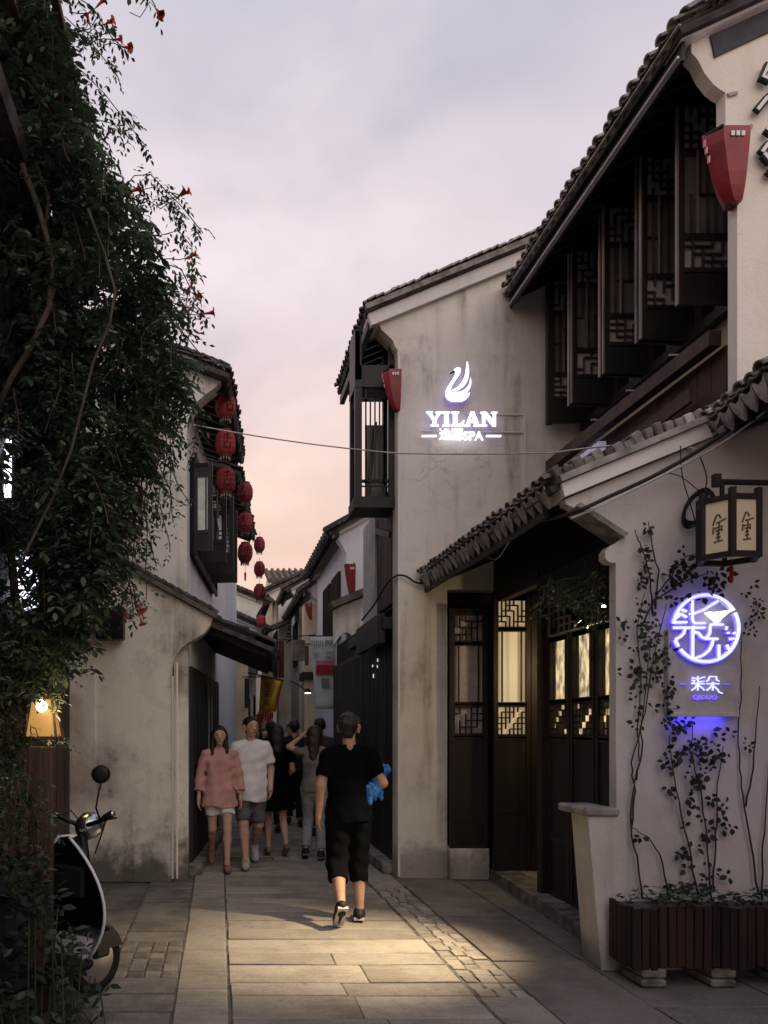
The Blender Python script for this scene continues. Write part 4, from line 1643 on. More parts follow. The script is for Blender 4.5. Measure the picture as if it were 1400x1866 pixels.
b = MB()
tp = Vector((HC.x - .02, HC.y, hz1))
bz = at(1330, 878, 4.92).z
b.tube([(3.72, 4.93, bz - .01), (HC.x - .05, 4.92, bz)], .018, 8)
b.box(HC.x - .085, HC.x - .045, 4.90, 4.94, bz - .03, bz + .045)
b.tube([(HC.x - .03, 4.92, bz), (HC.x - .03, 4.92, hz1 + .02)], .014, 8)
b.build('bracket', M_['iron'], hx)
b = MB()
for k in range(3):
    b.bar((hv[k].x, hv[k].y, hz1), (hv[k + 3].x, hv[k + 3].y, hz1), .016, .02)
b.build('spider', M_['iron'], hx)
b = MB()
b.lathe([(.004, 0), (.012, -.01), (.011, -.10), (.006, -.11)], (HC.x + .02, HC.y, hz0 - .04), 8)
b.tube([(HC.x + .02, HC.y, hz0 + .0), (HC.x + .02, HC.y, hz0 - .05)], .003, 5)
b.build('tassel', flat('tassel_red', (.30, .02, .02), .9), hx)

# ================================================================ red lanterns under the left eave
RED = pmat('lantern_red', (.27, .036, .042), (.19, .024, .030), 10, .75, None, .1, 60, rnd=.3)
TRIM = flat('lantern_trim', (.13, .05, .045), .8)
GOLD = flat('fringe', (.32, .27, .22), .9)


def lantern_proto():
    t = thing('red_lantern', 'x', 'lantern', (0, 0, 0), 'red lanterns along the left eave')
    b = MB()
    prof = []
    n = 10
    for k in range(n + 1):
        a = -1 + 2 * k / n
        rr = .112 * (1 - abs(a) ** 3.2 * .42)
        prof.append((rr + (.003 if k % 2 else 0), a * .135))
    b.lathe(prof, (0, 0, 0), 14)
    b.build('paper_body', RED, t, smooth=False)
    for z in (-.15, .135):
        b = MB()
        b.lathe([(.066, 0), (.07, .004), (.07, .014), (.062, .018)], (0, 0, z), 14)
        b.build('end_ring', TRIM, t)
    b = MB()
    for s_ in ([(-.04, .06), (.03, .07)], [(0, .09), (0, -.02)], [(-.04, .02), (.04, .03)], [(-.04, -.03), (.045, -.02)], [(-.03, -.03), (-.035, -.08)], [(.03, -.03), (.035, -.08)], [(-.03, -.075), (.035, -.075)]):
        pts = []
        for x, z in s_:
            a = x / .113 - R(62)
            pts.append((x, z, a))
        (xa, za, aa), (xb, zb, ab) = pts
        b.bar((.1145 * math.cos(aa), .1145 * math.sin(aa), za), (.1145 * math.cos(ab), .1145 * math.sin(ab), zb), .011, .005, (math.cos(aa), math.sin(aa), 0))
    b.build('painted_character', flat('lantern_ink', (.05, .012, .012), .8), t)
    b = MB()
    for k in range(12):
        a = k * math.pi / 6
        b.bar((.055 * math.cos(a), .055 * math.sin(a), -.15), (.06 * math.cos(a), .06 * math.sin(a), -.19), .012, .004)
    b.build('fringe', GOLD, t, kind='stuff')
    b = MB()
    b.tube([(0, 0, .15), (0, 0, .24)], .004, 5)
    b.build('hanging_cord', M_['cable_black'], t)
    return t


def copy_thing(src, loc, scale=1.0, rz=0.0, label=None):
    c = src.copy()
    COL.objects.link(c)
    c.location = loc
    c.rotation_euler = (random.uniform(-.05, .05), random.uniform(-.05, .05), rz)
    c.scale = (scale,) * 3
    WL[c] = Vector(loc)
    if label: c['label'] = label
    for ch in src.children:
        d = ch.copy()
        COL.objects.link(d)
        d.parent = c
        for g_ in ch.children:
            h = g_.copy()
            COL.objects.link(h)
            h.parent = d
    return c


LP = lantern_proto()
wn_ = ('top', 'middle', 'bottom')
first = True
for s_i, (px, ys, Y, sc, who) in enumerate((
        (411, (740, 808, 876), 9.05, 1.0, 'the nearest string of three'),
        (447, (898, 952, 1007), 11.5, 1.0, 'the second string of three'),
        (473, (993, 1037, 1079), 15.3, .97, 'the third string, against the sky'))):
    for k, py in enumerate(ys):
        lab = 'red paper lantern, %s one of %s under the eave' % (wn_[k], who)
        p = at(px, py, Y)
        if first:
            LP.location = p
            WL[LP] = p
            LP['label'] = lab
            first = False
        else:
            copy_thing(LP, p, sc * random.uniform(.94, 1.05), random.uniform(-.9, .9), lab)
copy_thing(LP, at(476, 1132, 18.4), .95, .5, 'single small red lantern hanging below the third string of lanterns')
copy_thing(LP, at(606, 1083, 15.6), .85, .2, 'small red lantern beside the red box lamps of the pale gable house')
# tassel under the second string
b = MB()
p = at(447, 1031, 11.5)
b.tube([p, p - Vector((0, 0, .09))], .003, 5)
b.lathe([(.005, 0), (.016, -.02), (.013, -.11), (.004, -.13)], p - Vector((0, 0, .09)), 7)
o = b.build('tassel', TRIM, None)
tag(o, 'thin red tassel dangling below the second string of lanterns', 'tassel')

# ================================================================ red box lamps on the gables
REDBOX = pmat('box_red', (.27, .025, .035), (.19, .018, .026), 6, .42, None, .05, 40, spec=.5)


def box_lamp(px0, px1, py0, py1, Y, label, wall_right=True):
    Yf = Y - .6 * (px1 - px0) / FP * Y
    p0, p1 = at(px0, py1, Yf), at(px1, py0, Yf)
    W, H = p1.x - p0.x, p1.z - p0.z
    t = thing('red_box_lamp', label, 'lamp', (p1.x, Y, p0.z), 'red box lamps on the gable corners')
    d = W * .75

    def ring(z, x0, x1, y0, y1):
        return [(x0, y0 + (y1 - y0) * .5, z), (x0 + (x1 - x0) * .32, y0, z), (x1, y0, z), (x1, y1, z), (x0 + (x1 - x0) * .32, y1, z)]
    b = MB()
    prof = [(1, 0), (.93, -.0), (.80, .05), (.6, .17), (.38, .30), (.2, .45), (.06, .62), (0, .72)]
    vs, n = [], 5
    for tz, ins in prof:
        vs += ring(p0.z + H * tz, p0.x + W * ins, p1.x, Y - d * (1 - ins * .6), Y)
    fs = [tuple(range(n))]
    for i in range(len(prof) - 1):
        for k in range(n):
            fs.append((i * n + k, i * n + (k + 1) % n, (i + 1) * n + (k + 1) % n, (i + 1) * n + k))
    fs.append(tuple(range((len(prof) - 1) * n, len(prof) * n)))
    b.add(vs, fs)
    b.build('lamp_body', REDBOX, t)
    x0 = p0.x + W * .50
    for k in range(3):
        b = MB()
        b.box(x0 + k * W * .13, x0 + k * W * .13 + W * .09, Y - d - .006, Y - d - .0005, p0.z + H * .84, p0.z + H * .91)
        b.build('white_mark', M_['white_paint'], t)
    b = MB()
    b.bar((p0.x + W * .06, Y - d * .55, p0.z + H * .99), (p0.x + W * .3, Y - d * 1.03, p0.z + H * .99), .014, .014)
    b.bar((p0.x + W * .72, Y - d * .35, p0.z + H * -.02), (p1.x + .01, Y - .01, p0.z + H * .04), .03, .02)
    b.build('trim', M_['iron'], t)
    b = MB()
    b.bar((p1.x - .02, Y - d * .4, p0.z + H), (p1.x, Y + .02, p0.z + H + .05), .016, .016)
    b.build('bracket', M_['iron'], t)
    b = MB()
    for zz in (.86, .76, .62):
        b.box(p0.x + W * (.02 + (.86 - zz) * .45), p0.x + W * (.06 + (.86 - zz) * .45), Y - d * .60, Y - d * .52, p0.z + H * (zz - .05), p0.z + H * (zz + .05))  # pale blocks paint a glint down the lamp's side
    b.build('side_glint', flat('side_glint_paint', (.62, .34, .32), .4), t)
    return t


box_lamp(1290, 1362, 235, 356, 5.46, 'large red tapering box lamp on the white pier beside the casements')
box_lamp(697, 731, 674, 744, 8.60, 'red tapering box lamp at the corner of the swan-sign gable')
box_lamp(628, 648, 1028, 1092, 13.5, 'tall dark red box lamp on the pale gable behind the shopfront')
box_lamp(556, 569, 1100, 1128, 17.9, 'tiny red box lamp jutting from the cream pillar')
# metal characters on the upper pier, mostly out of the frame
ch_ = thing('pier_characters', 'dark metal characters cut off by the picture edge on the white pier', 'lettering', at(1400, 330, 5.39))
for sts in ([[(1398, 120), (1386, 145), (1400, 150)], [(1376, 205), (1392, 185), (1412, 170)], [(1412, 140), (1430, 160)]],
            [[(1392, 238), (1404, 246)], [(1384, 282), (1394, 268), (1412, 262)], [(1388, 284), (1398, 296), (1414, 296)], [(1396, 312), (1410, 322)]]):
    f, e = MB(), MB()
    for s_ in sts:
        pts = [xz(*p, 5.37) for p in s_]
        f.ribbon(pts, .05, .03, Matrix.Translation((0, 5.345, 0)))
        e.ribbon(pts, .024, .006, Matrix.Translation((0, 5.338, 0)))
    o_ = f.build('metal_character', M_['metal_dark'], ch_)
    e.build('face_plate', M_['white_paint'], o_)

# ================================================================ cables
def sag(a, b_, s_, n=18):
    a, b_ = Vector(a), Vector(b_)
    return [a.lerp(b_, k / n) - Vector((0, 0, s_ * 4 * (k / n) * (1 - k / n))) for k in range(n + 1)]


b = MB()
pts = sag(at(352, 774, 8.5), at(725, 826, 8.3), .03)[:-1] + sag(at(725, 826, 8.3), at(1010, 825, 7.0), .01)[:-1] + sag(at(1010, 825, 7.0), at(1180, 808, 5.6), -.01)[:-1] + sag(at(1180, 808, 5.6), at(1268, 818, 5.22), -.005)
b.tube(pts, .0068, 6)
tag(b.build('overhead_cable', M_['cable_pale'], smooth=True), 'pale cable sagging across the alley below the swan sign', 'cable')
cw = [
    ([(780, 1058), (830, 1020), (900, 985), (960, 955), (1035, 938), (1110, 905), (1190, 868), (1262, 828), (1320, 790), (1400, 732)], .013, M_['cable_black'], 'thick black cable bundle climbing along the gatehouse coping'),
    ([(1040, 945), (1100, 920), (1180, 880), (1260, 840), (1330, 798), (1400, 745)], .008, M_['cable_pale'], 'pale thin cable running beside the black bundle to the picture edge'),
    ([(870, 1000), (895, 1018), (910, 1015), (930, 985), (960, 960)], .006, M_['cable_pale'], 'short loose pale wire end drooping under the gate eave'),
    ([(725, 1048), (740, 1050), (760, 1062), (782, 1060), (820, 1045)], .011, M_['cable_black'], 'black twisted cable crossing the white gable corner at the gate eave'),
    ([(725, 1048), (712, 1056), (698, 1075), (680, 1105), (660, 1130)], .011, M_['cable_black'], 'black cable drooping from the gable corner into the alley'),
    ([(1240, 812), (1244, 870), (1262, 930), (1268, 960)], .0035, M_['cable_black'], 'thin wire hanging down to the coil left of the hexagonal lantern'),
    ([(1275, 830), (1288, 870), (1282, 905), (1270, 940)], .004, M_['cable_black'], 'thin wire curving down behind the lantern bracket'),
    ([(1210, 862), (1240, 868), (1280, 900)], .003, M_['cable_black'], 'hair-thin wire from the cable bundle to the coil'),
]
for pts, r_, m_, lab in cw:
    P3 = []
    n_ = len(pts)
    for k, (px, py) in enumerate(pts):
        if pts[0][0] < 730: Y = 8.5 - (0 if px > 724 else (725 - px) * -.02)
        elif pts[0][0] in (780, 870): Y = max(WY - .10, 8.45 - (px - 780) / 255 * 3.2)
        else: Y = WY - .10 - (k * .004)
        if px > 1300: Y = min(Y, WY - .1 - (px - 1300) * .003)
        P3.append(at(px, py, Y))
    # smooth
    Q = []
    for i in range(n_ - 1):
        p0, p1, p2, p3 = P3[max(i - 1, 0)], P3[i], P3[i + 1], P3[min(i + 2, n_ - 1)]
        for t in (0, .25, .5, .75):
            Q.append(.5 * ((2 * p1) + (p2 - p0) * t + (2 * p0 - 5 * p1 + 4 * p2 - p3) * t * t + (3 * p1 - p0 - 3 * p2 + p3) * t ** 3))
    Q.append(P3[-1])
    b = MB()
    b.tube(Q, r_, 6)
    tag(b.build('cable', m_, smooth=True), lab, 'cable')
b = MB()
c0 = at(1265, 930, WY - .03)
for k in range(6):
    pts = []
    tl = R(28 + k * 3)
    for j in range(25):
        a = 2 * math.pi * j / 24
        u, w = .052 * math.cos(a) * (1 + .1 * k % 3), (.118 + .008 * (k % 4)) * math.sin(a)
        pts.append(c0 + Vector((u * math.cos(tl) + w * math.sin(tl) + .004 * k, -.006 * k + .01 * math.sin(a * 2 + k), -u * math.sin(tl) + w * math.cos(tl) + .012 * (k % 3))))
    b.tube(pts, .006, 5, False)
tag(b.build('cable_coil', M_['cable_black'], smooth=True), 'coil of black cable hung on the wall left of the hexagonal lantern', 'cable')

# ================================================================ planter
PY0, PY1, PXL, PXR = 4.93, 5.24, 2.555, 4.1
pl = thing('planter_box', 'long dark red slatted timber planter standing on stone blocks', 'planter', (3.2, 5.08, 0))
b = MB()
b.box(PXL + .03, PXR, PY0 + .03, PY1 - .01, .16, .46)
b.build('trough', M_['wood_dark'], pl)
sm = MB()
sm.box(-.024, .024, -.013, .013, -.19, .19, .004)
sm_me = bpy.data.meshes.new('slat')
sm_me.from_pydata([tuple(v) for v in sm.v], [], sm.f)
sm_me.materials.append(M_['wood_planter'])
x = PXL + .024
while x < PXR - .02:
    Mx = Matrix.Translation((x, PY0 + .013 + random.uniform(-.006, .004), .305 + random.uniform(-.012, .012))) @ Matrix.Rotation(random.uniform(-.012, .012), 4, 'Y')
    put('slat', sm_me, pl, Mx)
    x += .0545
yy = PY0 + .055
while yy < PY1:
    put('slat', sm_me, pl, Matrix.Translation((PXL + .008, yy, .30 + random.uniform(-.01, .01))) @ Matrix.Rotation(R(90), 4, 'Z'))
    yy += .056
for z in (.19, .42):
    b = MB()
    b.box(PXL + .018, PXR, PY0 + .027, PY0 + .05, z - .02, z + .02)
    b.build('rail', M_['wood_planter'], pl)
for px in (1186, 1312, 1440):
    X = (px - PX) / FP * 4.98
    b = MB()
    b.box(X - .078, X + .075, 4.93, 5.2, 0, .05, .012)
    b.box(X - .07, X + .08, 4.935, 5.2, .052, .118, .014)
    b.build('foot_block', M_['stone_step'], pl)
b = MB()
b.add([(PXL + .03, PY0 + .03, .47), (PXR, PY0 + .03, .47), (PXR, PY1 - .01, .47), (PXL + .03, PY1 - .01, .47)], [(0, 1, 2, 3)])
b.build('soil', M_['joint'], pl)

# ================================================================ foliage
LT = np.array([(0, 0, 0), (-.36, .26, .10), (-.46, .58, .13), (0, 1, -.06), (.46, .58, .13), (.36, .26, .10)])   # x across, y to the tip, z up
LF = np.array([(0, 3, 2, 1), (0, 5, 4, 3)])


class Leaves:
    def __init__(s):
        s.p, s.a, s.n, s.L, s.W = [], [], [], [], []

    def add(s, p, a, n, L, W):
        s.p.append(tuple(p)); s.a.append(tuple(a)); s.n.append(tuple(n)); s.L.append(L); s.W.append(W)

    def build(s, name, mat, parent, kind='stuff'):
        p, a, n = (np.array(x) for x in (s.p, s.a, s.n))
        L, W = np.array(s.L), np.array(s.W)
        a /= np.linalg.norm(a, axis=1)[:, None] + 1e-9
        x = np.cross(a, n)
        x /= np.linalg.norm(x, axis=1)[:, None] + 1e-9
        z = np.cross(x, a)
        V = (p[:, None, :] + LT[None, :, 0:1] * (W[:, None, None] * x[:, None, :]) + LT[None, :, 1:2] * (L[:, None, None] * a[:, None, :]) + LT[None, :, 2:3] * (W[:, None, None] * z[:, None, :]))
        F = (LF[None] + 6 * np.arange(len(p))[:, None, None]).reshape(-1, 4)
        return np_mesh(name, V.reshape(-1, 3), F, mat, parent, False, kind)


def rv(s_=1.0):
    return Vector((random.gauss(0, s_), random.gauss(0, s_), random.gauss(0, s_)))


def compound(lv, p, d, n_pairs, rl, ll, droop=.5):
    "pinnate leaf of the trumpet creeper: leaflets in pairs along a drooping rachis"
    d = Vector(d).normalized()
    q = Vector(p)
    for k in range(n_pairs + 1):
        d = (d + Vector((0, 0, -droop * .35)) + rv(.06)).normalized()
        q = q + d * (rl / n_pairs)
        side = d.cross(Vector((0, 0, 1)))
        side = side.normalized() if side.length > .05 else Vector((1, 0, 0))
        L = ll * random.uniform(.75, 1.15)
        if k == n_pairs:
            lv.add(q, d + rv(.15), side.cross(d) + rv(.3), L, L * .5)
        else:
            for s_ in (-1, 1):
                ax = side * s_ + d * .55 + Vector((0, 0, -.45 * droop)) + rv(.22)
                lv.add(q, ax, Vector((0, 0, 1)) + rv(.35), L, L * .48)


def strand(lv, start, length, sway, step, n_pairs, rl, ll, stem=None, down=1.0):
    p = Vector(start)
    d = (Vector(sway) + Vector((0, 0, -down))).normalized()
    pts = [p.copy()]
    t = 0
    k = 0
    while t < length:
        d = (d + rv(.12) + Vector((0, 0, -.08 * down))).normalized()
        p = p + d * step
        t += step
        pts.append(p.copy())
        a = random.uniform(0, 6.28)
        out = Vector((math.cos(a), math.sin(a), random.uniform(-.3, .4)))
        compound(lv, p, out, n_pairs, rl * random.uniform(.7, 1.2), ll, .6)
        k += 1
    if stem is not None: stem.tube(pts, .0035, 4, False)
    return pts


# ---------------- the big trumpet creeper on its trellis
SIL = [(0, 100), (80, 122), (150, 140), (230, 165), (300, 190), (350, 225), (400, 265), (450, 292), (520, 300), (580, 315), (640, 335), (690, 350), (740, 325), (800, 285), (860, 250), (920, 236), (1000, 222), (1060, 200), (1120, 170), (1180, 140), (1240, 108), (1300, 90), (1400, 92), (1560, 80), (1800, 70)]


def sil(py):
    for (a, xa), (b_, xb) in zip(SIL, SIL[1:]):
        if a <= py <= b_: return xa + (xb - xa) * (py - a) / (b_ - a)
    return SIL[0][1] + (py - SIL[0][0]) * .25 if py < 0 else SIL[-1][1]


VY = 5.5
creeper = thing('trumpet_creeper', 'huge dark green trumpet creeper with orange flowers cascading down the left side', 'creeper', (-1.4, VY, 0))
LEAF = leafmat('creeper_leaf', (.036, .062, .034), (.15, .21, .125), (.026, .044, .026), .32, .42)
SHRUB = leafmat('shrub_leaf', (.024, .040, .022), (.050, .070, .040), (.022, .034, .02), .12, .5)
lv, li, st = Leaves(), Leaves(), MB()
n_out = 0
while n_out < 900:
    py = random.uniform(-140, 1330)
    xr = sil(py)
    px = xr - abs(random.gauss(0, 1)) * 90 - 8 if random.random() < .55 else random.uniform(-90, xr - 8)
    if px < -90: continue
    if py > 1180 and random.random() < .55: continue
    if 10 < px < 130 and 1225 < py < 1380: continue
    if px < 75 and (790 < py < 900 or 1000 < py < 1100) and random.random() < .75: continue
    Y = VY + random.uniform(-.62, .35) + (.25 if px > 200 else 0)
    p = at(px, py - 40, Y)
    ln = random.uniform(.12, .38)
    strand(lv, p, ln, (random.uniform(-.25, .35), random.uniform(-.4, .1), 0), .055, random.choice((3, 3, 4)), .12, random.choice((.034, .05, .06, .07, .085)), st if n_out % 3 == 0 else None)
    n_out += 1
for k in range(800):                                  # shaded inner mass
    py = random.uniform(-160, 1230)
    xr = sil(py) - 26
    px = random.uniform(-120, xr)
    if py > 1150 and px > 90: continue
    Y = VY + random.uniform(.25, 1.0)
    strand(li, at(px, py - 30, VY) * 1.0 + Vector((0, Y - VY, 0)) + Vector(((px - PX) / FP * (Y - VY), 0, (PY - py) / FP * (Y - VY))), random.uniform(.2, .4), (random.uniform(-.3, .2), 0, 0), .06, 3, .15, .085, None)
for k in range(46):                                  # leaves hanging in front of the scooter
    py = random.uniform(1340, 1640)
    px = random.uniform(-60, 92 - max(0, (py - 1500)) * .25)
    if 1340 < py < 1380 and px > 20: continue
    strand(lv, at(px, py - 30, random.uniform(4.25, 4.45)), random.uniform(.08, .2), (random.uniform(-.2, .2), -.2, 0), .05, 3, .09, .040, st)
for k in range(90):                                   # foliage down the posts to the ground
    py = random.uniform(1300, 1800)
    px = random.uniform(-40, 62)
    strand(lv, at(px, py - 30, VY - random.uniform(0, .35)), random.uniform(.1, .25), (random.uniform(-.2, .2), -.2, 0), .055, 3, .11, .048, st)
# loose sprays against the sky
sprays = [((95, -20), [(135, -8), (168, 12), (186, 40), (205, 70), (224, 86)]), ((140, 60), [(165, 52), (178, 30)]), ((230, -60), [(258, -25), (272, -8), (284, 12)]), ((205, 345), [(222, 372), (216, 398)]), ((228, 1040), [(240, 1080), (250, 1104), (252, 1124)]), ((320, 540), [(345, 545), (372, 570)]), ((300, 350), [(318, 352), (332, 358)]), ((118, 30), [(150, 60), (178, 92), (215, 140)]), ((150, 130), [(190, 170), (225, 215), (262, 262)]), ((165, 215), [(205, 225), (240, 255)]), ((175, 240), [(200, 265), (205, 300)]),
          ((225, 345), [(245, 320), (275, 318), (300, 345), (335, 380), (370, 425)]), ((240, 350), [(285, 340), (310, 372), (345, 400)]), ((290, 430), [(325, 420), (350, 450), (350, 500), (345, 540)]),
          ((300, 480), [(330, 490), (345, 520), (335, 580)]), ((310, 550), [(340, 560), (368, 575)]), ((320, 590), [(345, 620), (365, 645), (392, 655)]), ((300, 640), [(330, 660), (340, 700), (330, 760), (310, 820)]),
          ((330, 690), [(352, 720), (360, 770), (352, 830)]), ((270, 850), [(262, 930), (250, 1010)]), ((300, 760), [(305, 830), (290, 900), (285, 960)]), ((230, 1000), [(236, 1060), (244, 1120)])]
for s_, path in sprays:
    Y = VY + random.uniform(-.1, .35)
    pts = [at(*s_, Y)] + [at(*q, Y + random.uniform(-.05, .05)) for q in path]
    st.tube(pts, .004, 4, False)
    for a_, b_ in zip(pts, pts[1:]):
        L = (b_ - a_).length
        n_ = max(2, int(L / .030))
        for k in range(n_):
            p = a_.lerp(b_, k / n_)
            compound(lv, p, Vector((random.uniform(-.6, 1), random.uniform(-.6, .6), random.uniform(-.9, .2))), random.choice((2, 3)), .10, random.uniform(.036, .055), .8)
for k in range(34):                                   # thin trailing strands over the white gable
    px, py = random.uniform(175, 335), random.uniform(690, 960)
    if px > sil(py) + 45: continue
    strand(lv, at(px, py - 30, VY + random.uniform(-.2, .3)), random.uniform(.35, .8), (random.uniform(-.1, .1), 0, 0), .07, 2, .07, random.uniform(.034, .05), st)
for k in range(16):                                   # sprigs across the porch lantern
    px, py = random.choice(((random.uniform(30, 62), random.uniform(1255, 1330)), (random.uniform(70, 112), random.uniform(1240, 1268)), (random.uniform(50, 118), random.uniform(1325, 1350))))
    strand(lv, at(px, py, 4.98), random.uniform(.03, .07), (random.uniform(-.4, .4), -.1, 0), .04, 2, .06, .034, st)
lv.build('foliage', LEAF, creeper)
li.build('inner_foliage', LEAF, creeper)
st.build('twigs', M_['wood_post'], creeper, kind='stuff')
BARK = pmat('vine_bark', (.085, .07, .052), (.04, .032, .024), 12, .9, (1, 1, .3), .5, 60)
for path, r0, dy in (([(160, 380), (190, 460), (210, 530), (200, 590), (170, 660), (150, 740), (130, 820), (95, 910), (50, 1000), (28, 1060)], .009, -.72),
                     ([(-10, 760), (20, 690), (52, 640), (90, 560), (96, 470), (70, 380), (40, 300)], .02, -.5), ([(30, 220), (66, 300), (88, 360), (84, 420)], .014, -.45),
                     ([(60, 1350), (40, 1200), (20, 1000), (-20, 800)], .03, .0), ([(95, 1120), (92, 1010), (98, 900), (120, 760)], .012, -.3)):
    b = MB()
    b.tube([at(px, py, VY + dy + .02 * math.sin(k * 1.7)) for k, (px, py) in enumerate(path)], r0, 7)
    b.build('woody_stem', BARK, creeper, smooth=True)
FLO = pmat('flower_orange', (.42, .085, .045), (.30, .05, .04), 20, .6, None, .05, 40, rnd=.2)


def flower_mesh():
    b = MB()
    prof = [(.004, 0), (.007, .02), (.009, .045), (.016, .068), (.03, .078)]
    n = 10
    vs, fs = [], []
    for i, (r_, z) in enumerate(prof):
        for k in range(n):
            a = 2 * math.pi * k / n
            rr = r_ * (1.18 if (i == len(prof) - 1 and k % 2) else 1)
            vs.append((rr * math.cos(a), rr * math.sin(a), z - (.006 if (i == len(prof) - 1 and k % 2) else 0)))
    for i in range(len(prof) - 1):
        for k in range(n):
            fs.append((i * n + k, i * n + (k + 1) % n, (i + 1) * n + (k + 1) % n, (i + 1) * n + k))
    me = bpy.data.meshes.new('flower')
    me.from_pydata(vs, [], fs)
    me.materials.append(FLO)
    return me


fm_ = flower_mesh()
for (px, py, dx, dz) in ((190, 45, .9, .1), (205, 72, 1, -.1), (175, 14, .7, .7), (190, 62, .8, .4), (165, 48, -.3, .8), (222, 85, .9, -.5), (330, 357, .9, .25), (322, 362, .7, .5), (370, 572, 1, .1), (352, 552, .6, .6), (345, 528, .4, .7), (215, 395, .2, -.8), (205, 372, .5, -.5),
                         (155, 345, .2, .6), (235, 350, .7, .3), (250, 1100, .5, -.7), (243, 1112, -.4, -.6), (255, 1122, .3, -.9), (342, 470, .8, .2), (283, 14, .5, -.8)):
    q = Vector((dx, random.uniform(-.5, .1), dz)).to_track_quat('Z', 'Y').to_matrix().to_4x4()
    q.translation = at(px, py, VY - .1 + random.uniform(-.1, .3))
    put('flower', fm_, creeper, q @ Matrix.Scale(random.uniform(.85, 1.1), 4))
    tip = q.translation
    tw = MB()
    tw.tube([tip, tip - Vector((dx, 0, dz)).normalized() * .05 - Vector((.01, 0, 0)), tip + Vector((-.11, .03, random.uniform(-.05, .05))), tip + Vector((-.19, .08, random.uniform(-.08, .04)))], .0032, 5)
    tw.build('flower_stalk', M_['wood_post'], creeper)

# ---------------- trellis that carries it
tr = thing('timber_trellis', 'brown timber posts and beams carrying the trumpet creeper', 'trellis', (-1.25, 5.5, 0))
for px, w, Y in ((70, .05, 4.50), (90, .036, 4.56), (-60, .08, 4.6)):
    X = (px - PX) / FP * Y
    b = MB()
    b.box(X - w, X + w * .6, Y - w, Y + w, 0, 1.5 if px > 0 else 5.9, .008)
    b.build('post', M_['wood_post'], tr)
for z, x0, x1 in ((3.6, -2.2, -.95), (5.2, -2.2, -.8), (5.9, -2.2, -1.05)):
    b = MB()
    b.box(x0, x1 - .1, 6.28, 6.36, z, z + .09, .006)
    b.build('beam', M_['wood_post'], tr)
for k in range(5):
    b = MB()
    b.box(-2.1 + k * .27, -2.05 + k * .27, 4.7, 7.2, 5.995, 6.05, .004)
    b.build('batten', M_['wood_post'], tr)

# ---------------- dim timber shop behind the creeper
sh = thing('creeper_shop', 'dark timber shopfront almost hidden behind the creeper', 'house', (-2.2, 6.2, 0))
b = MB()
b.box(-4.5, -1.58, -3.0, 8.33, 0, 5.2)  # body and roof extended behind the eye, unseen, to shade the foreground
b.build('body', M_['void'], sh)
yy = 5.0
while yy < 8.2:
    b = MB()
    b.box(-1.578, -1.55, yy, yy + .19, .05, 5.0, .004)
    b.build('plank', M_['wood_brown'], sh)
    yy += .2
b = MB()
deck(b, Vector((-1.2, -3.0, 5.25)), Vector((-1.2, 8.2, 5.25)), Vector((-1, 0, .4)), 3.5, .08)
b.build('roof', M_['tile_dark'], sh)
b = MB()
deck(b, Vector((-.92, -3.0, 3.0)), Vector((-.92, 3.3, 3.0)), Vector((-1, 0, .45)), .78, .06)  # unseen roof added beyond the frame to shade the low left corner
b.build('pent_roof', M_['tile_dark'], sh)
SIGNW = emit('lightbox_white', (.90, .88, 1.0), 3.0)
SIGNV = emit('lightbox_violet', (.80, .76, 1.0), 2.6)
for (x0, x1, y0, y1, Y, m_, lab) in ((-40, 20, 800, 905, 5.75, SIGNW, 'bright white light box at the left edge half hidden by leaves'), (22, 70, 1012, 1112, 6.0, SIGNV, 'violet white light box glimmering through the creeper leaves')):
    p0, p1 = at(x0, y1, Y), at(x1, y0, Y)
    t = thing('light_box', lab, 'sign', ((p0.x + p1.x) / 2, Y, p0.z))
    b = MB()
    b.box(p0.x, p1.x, Y, Y + .02, p0.z, p1.z)
    b.build('lit_face', m_, t)
    b = MB()
    b.box(p0.x - .02, p1.x + .02, Y + .021, Y + .12, p0.z - .02, p1.z + .02, .006)
    b.build('casing', M_['metal_dark'], t)
    b = MB()
    b.bar((p0.x, Y + .1, (p0.z + p1.z) / 2), (-1.6, Y + .1, (p0.z + p1.z) / 2), .03, .03)
    b.build('bracket', M_['iron'], t)

# ---------------- warm lantern on the post
wl_ = thing('porch_lantern', 'glowing trapezoid glass lantern among leaves on the left post', 'lantern', at(80, 1345, 5.15))
c = at(80, 1345, 5.15)
b = MB()
hw0, hw1, hh = .085, .055, .26
cor0 = [(-hw0, -hw0), (hw0, -hw0), (hw0, hw0), (-hw0, hw0)]
for sx, sy in ((-1, -1), (1, -1), (1, 1), (-1, 1)):
    b.bar(c + Vector((sx * .10, sy * .10, 0)), c + Vector((sx * .065, sy * .065, hh)), .014, .014)
for z, w in ((0, .10), (hh, .065)):
    for i in range(4):
        sx, sy = ((-1, -1), (1, -1), (1, 1), (-1, 1))[i]
        tx, ty = ((-1, -1), (1, -1), (1, 1), (-1, 1))[(i + 1) % 4]
        b.bar(c + Vector((sx * w, sy * w, z)), c + Vector((tx * w, ty * w, z)), .016, .016)
b.lathe([(.11, 0), (.10, .02), (.03, .07), (.01, .1)], c + Vector((0, 0, hh + .005)), 4, Matrix.Rotation(R(45), 3, 'Z'))
b.build('lantern_frame', M_['iron'], wl_)
GLZ = emit('lantern_glass', (1.0, .52, .14), .34)
GLZ.node_tree.nodes['Principled BSDF'].inputs['Base Color'].default_value = (.10, .06, .02, 1)
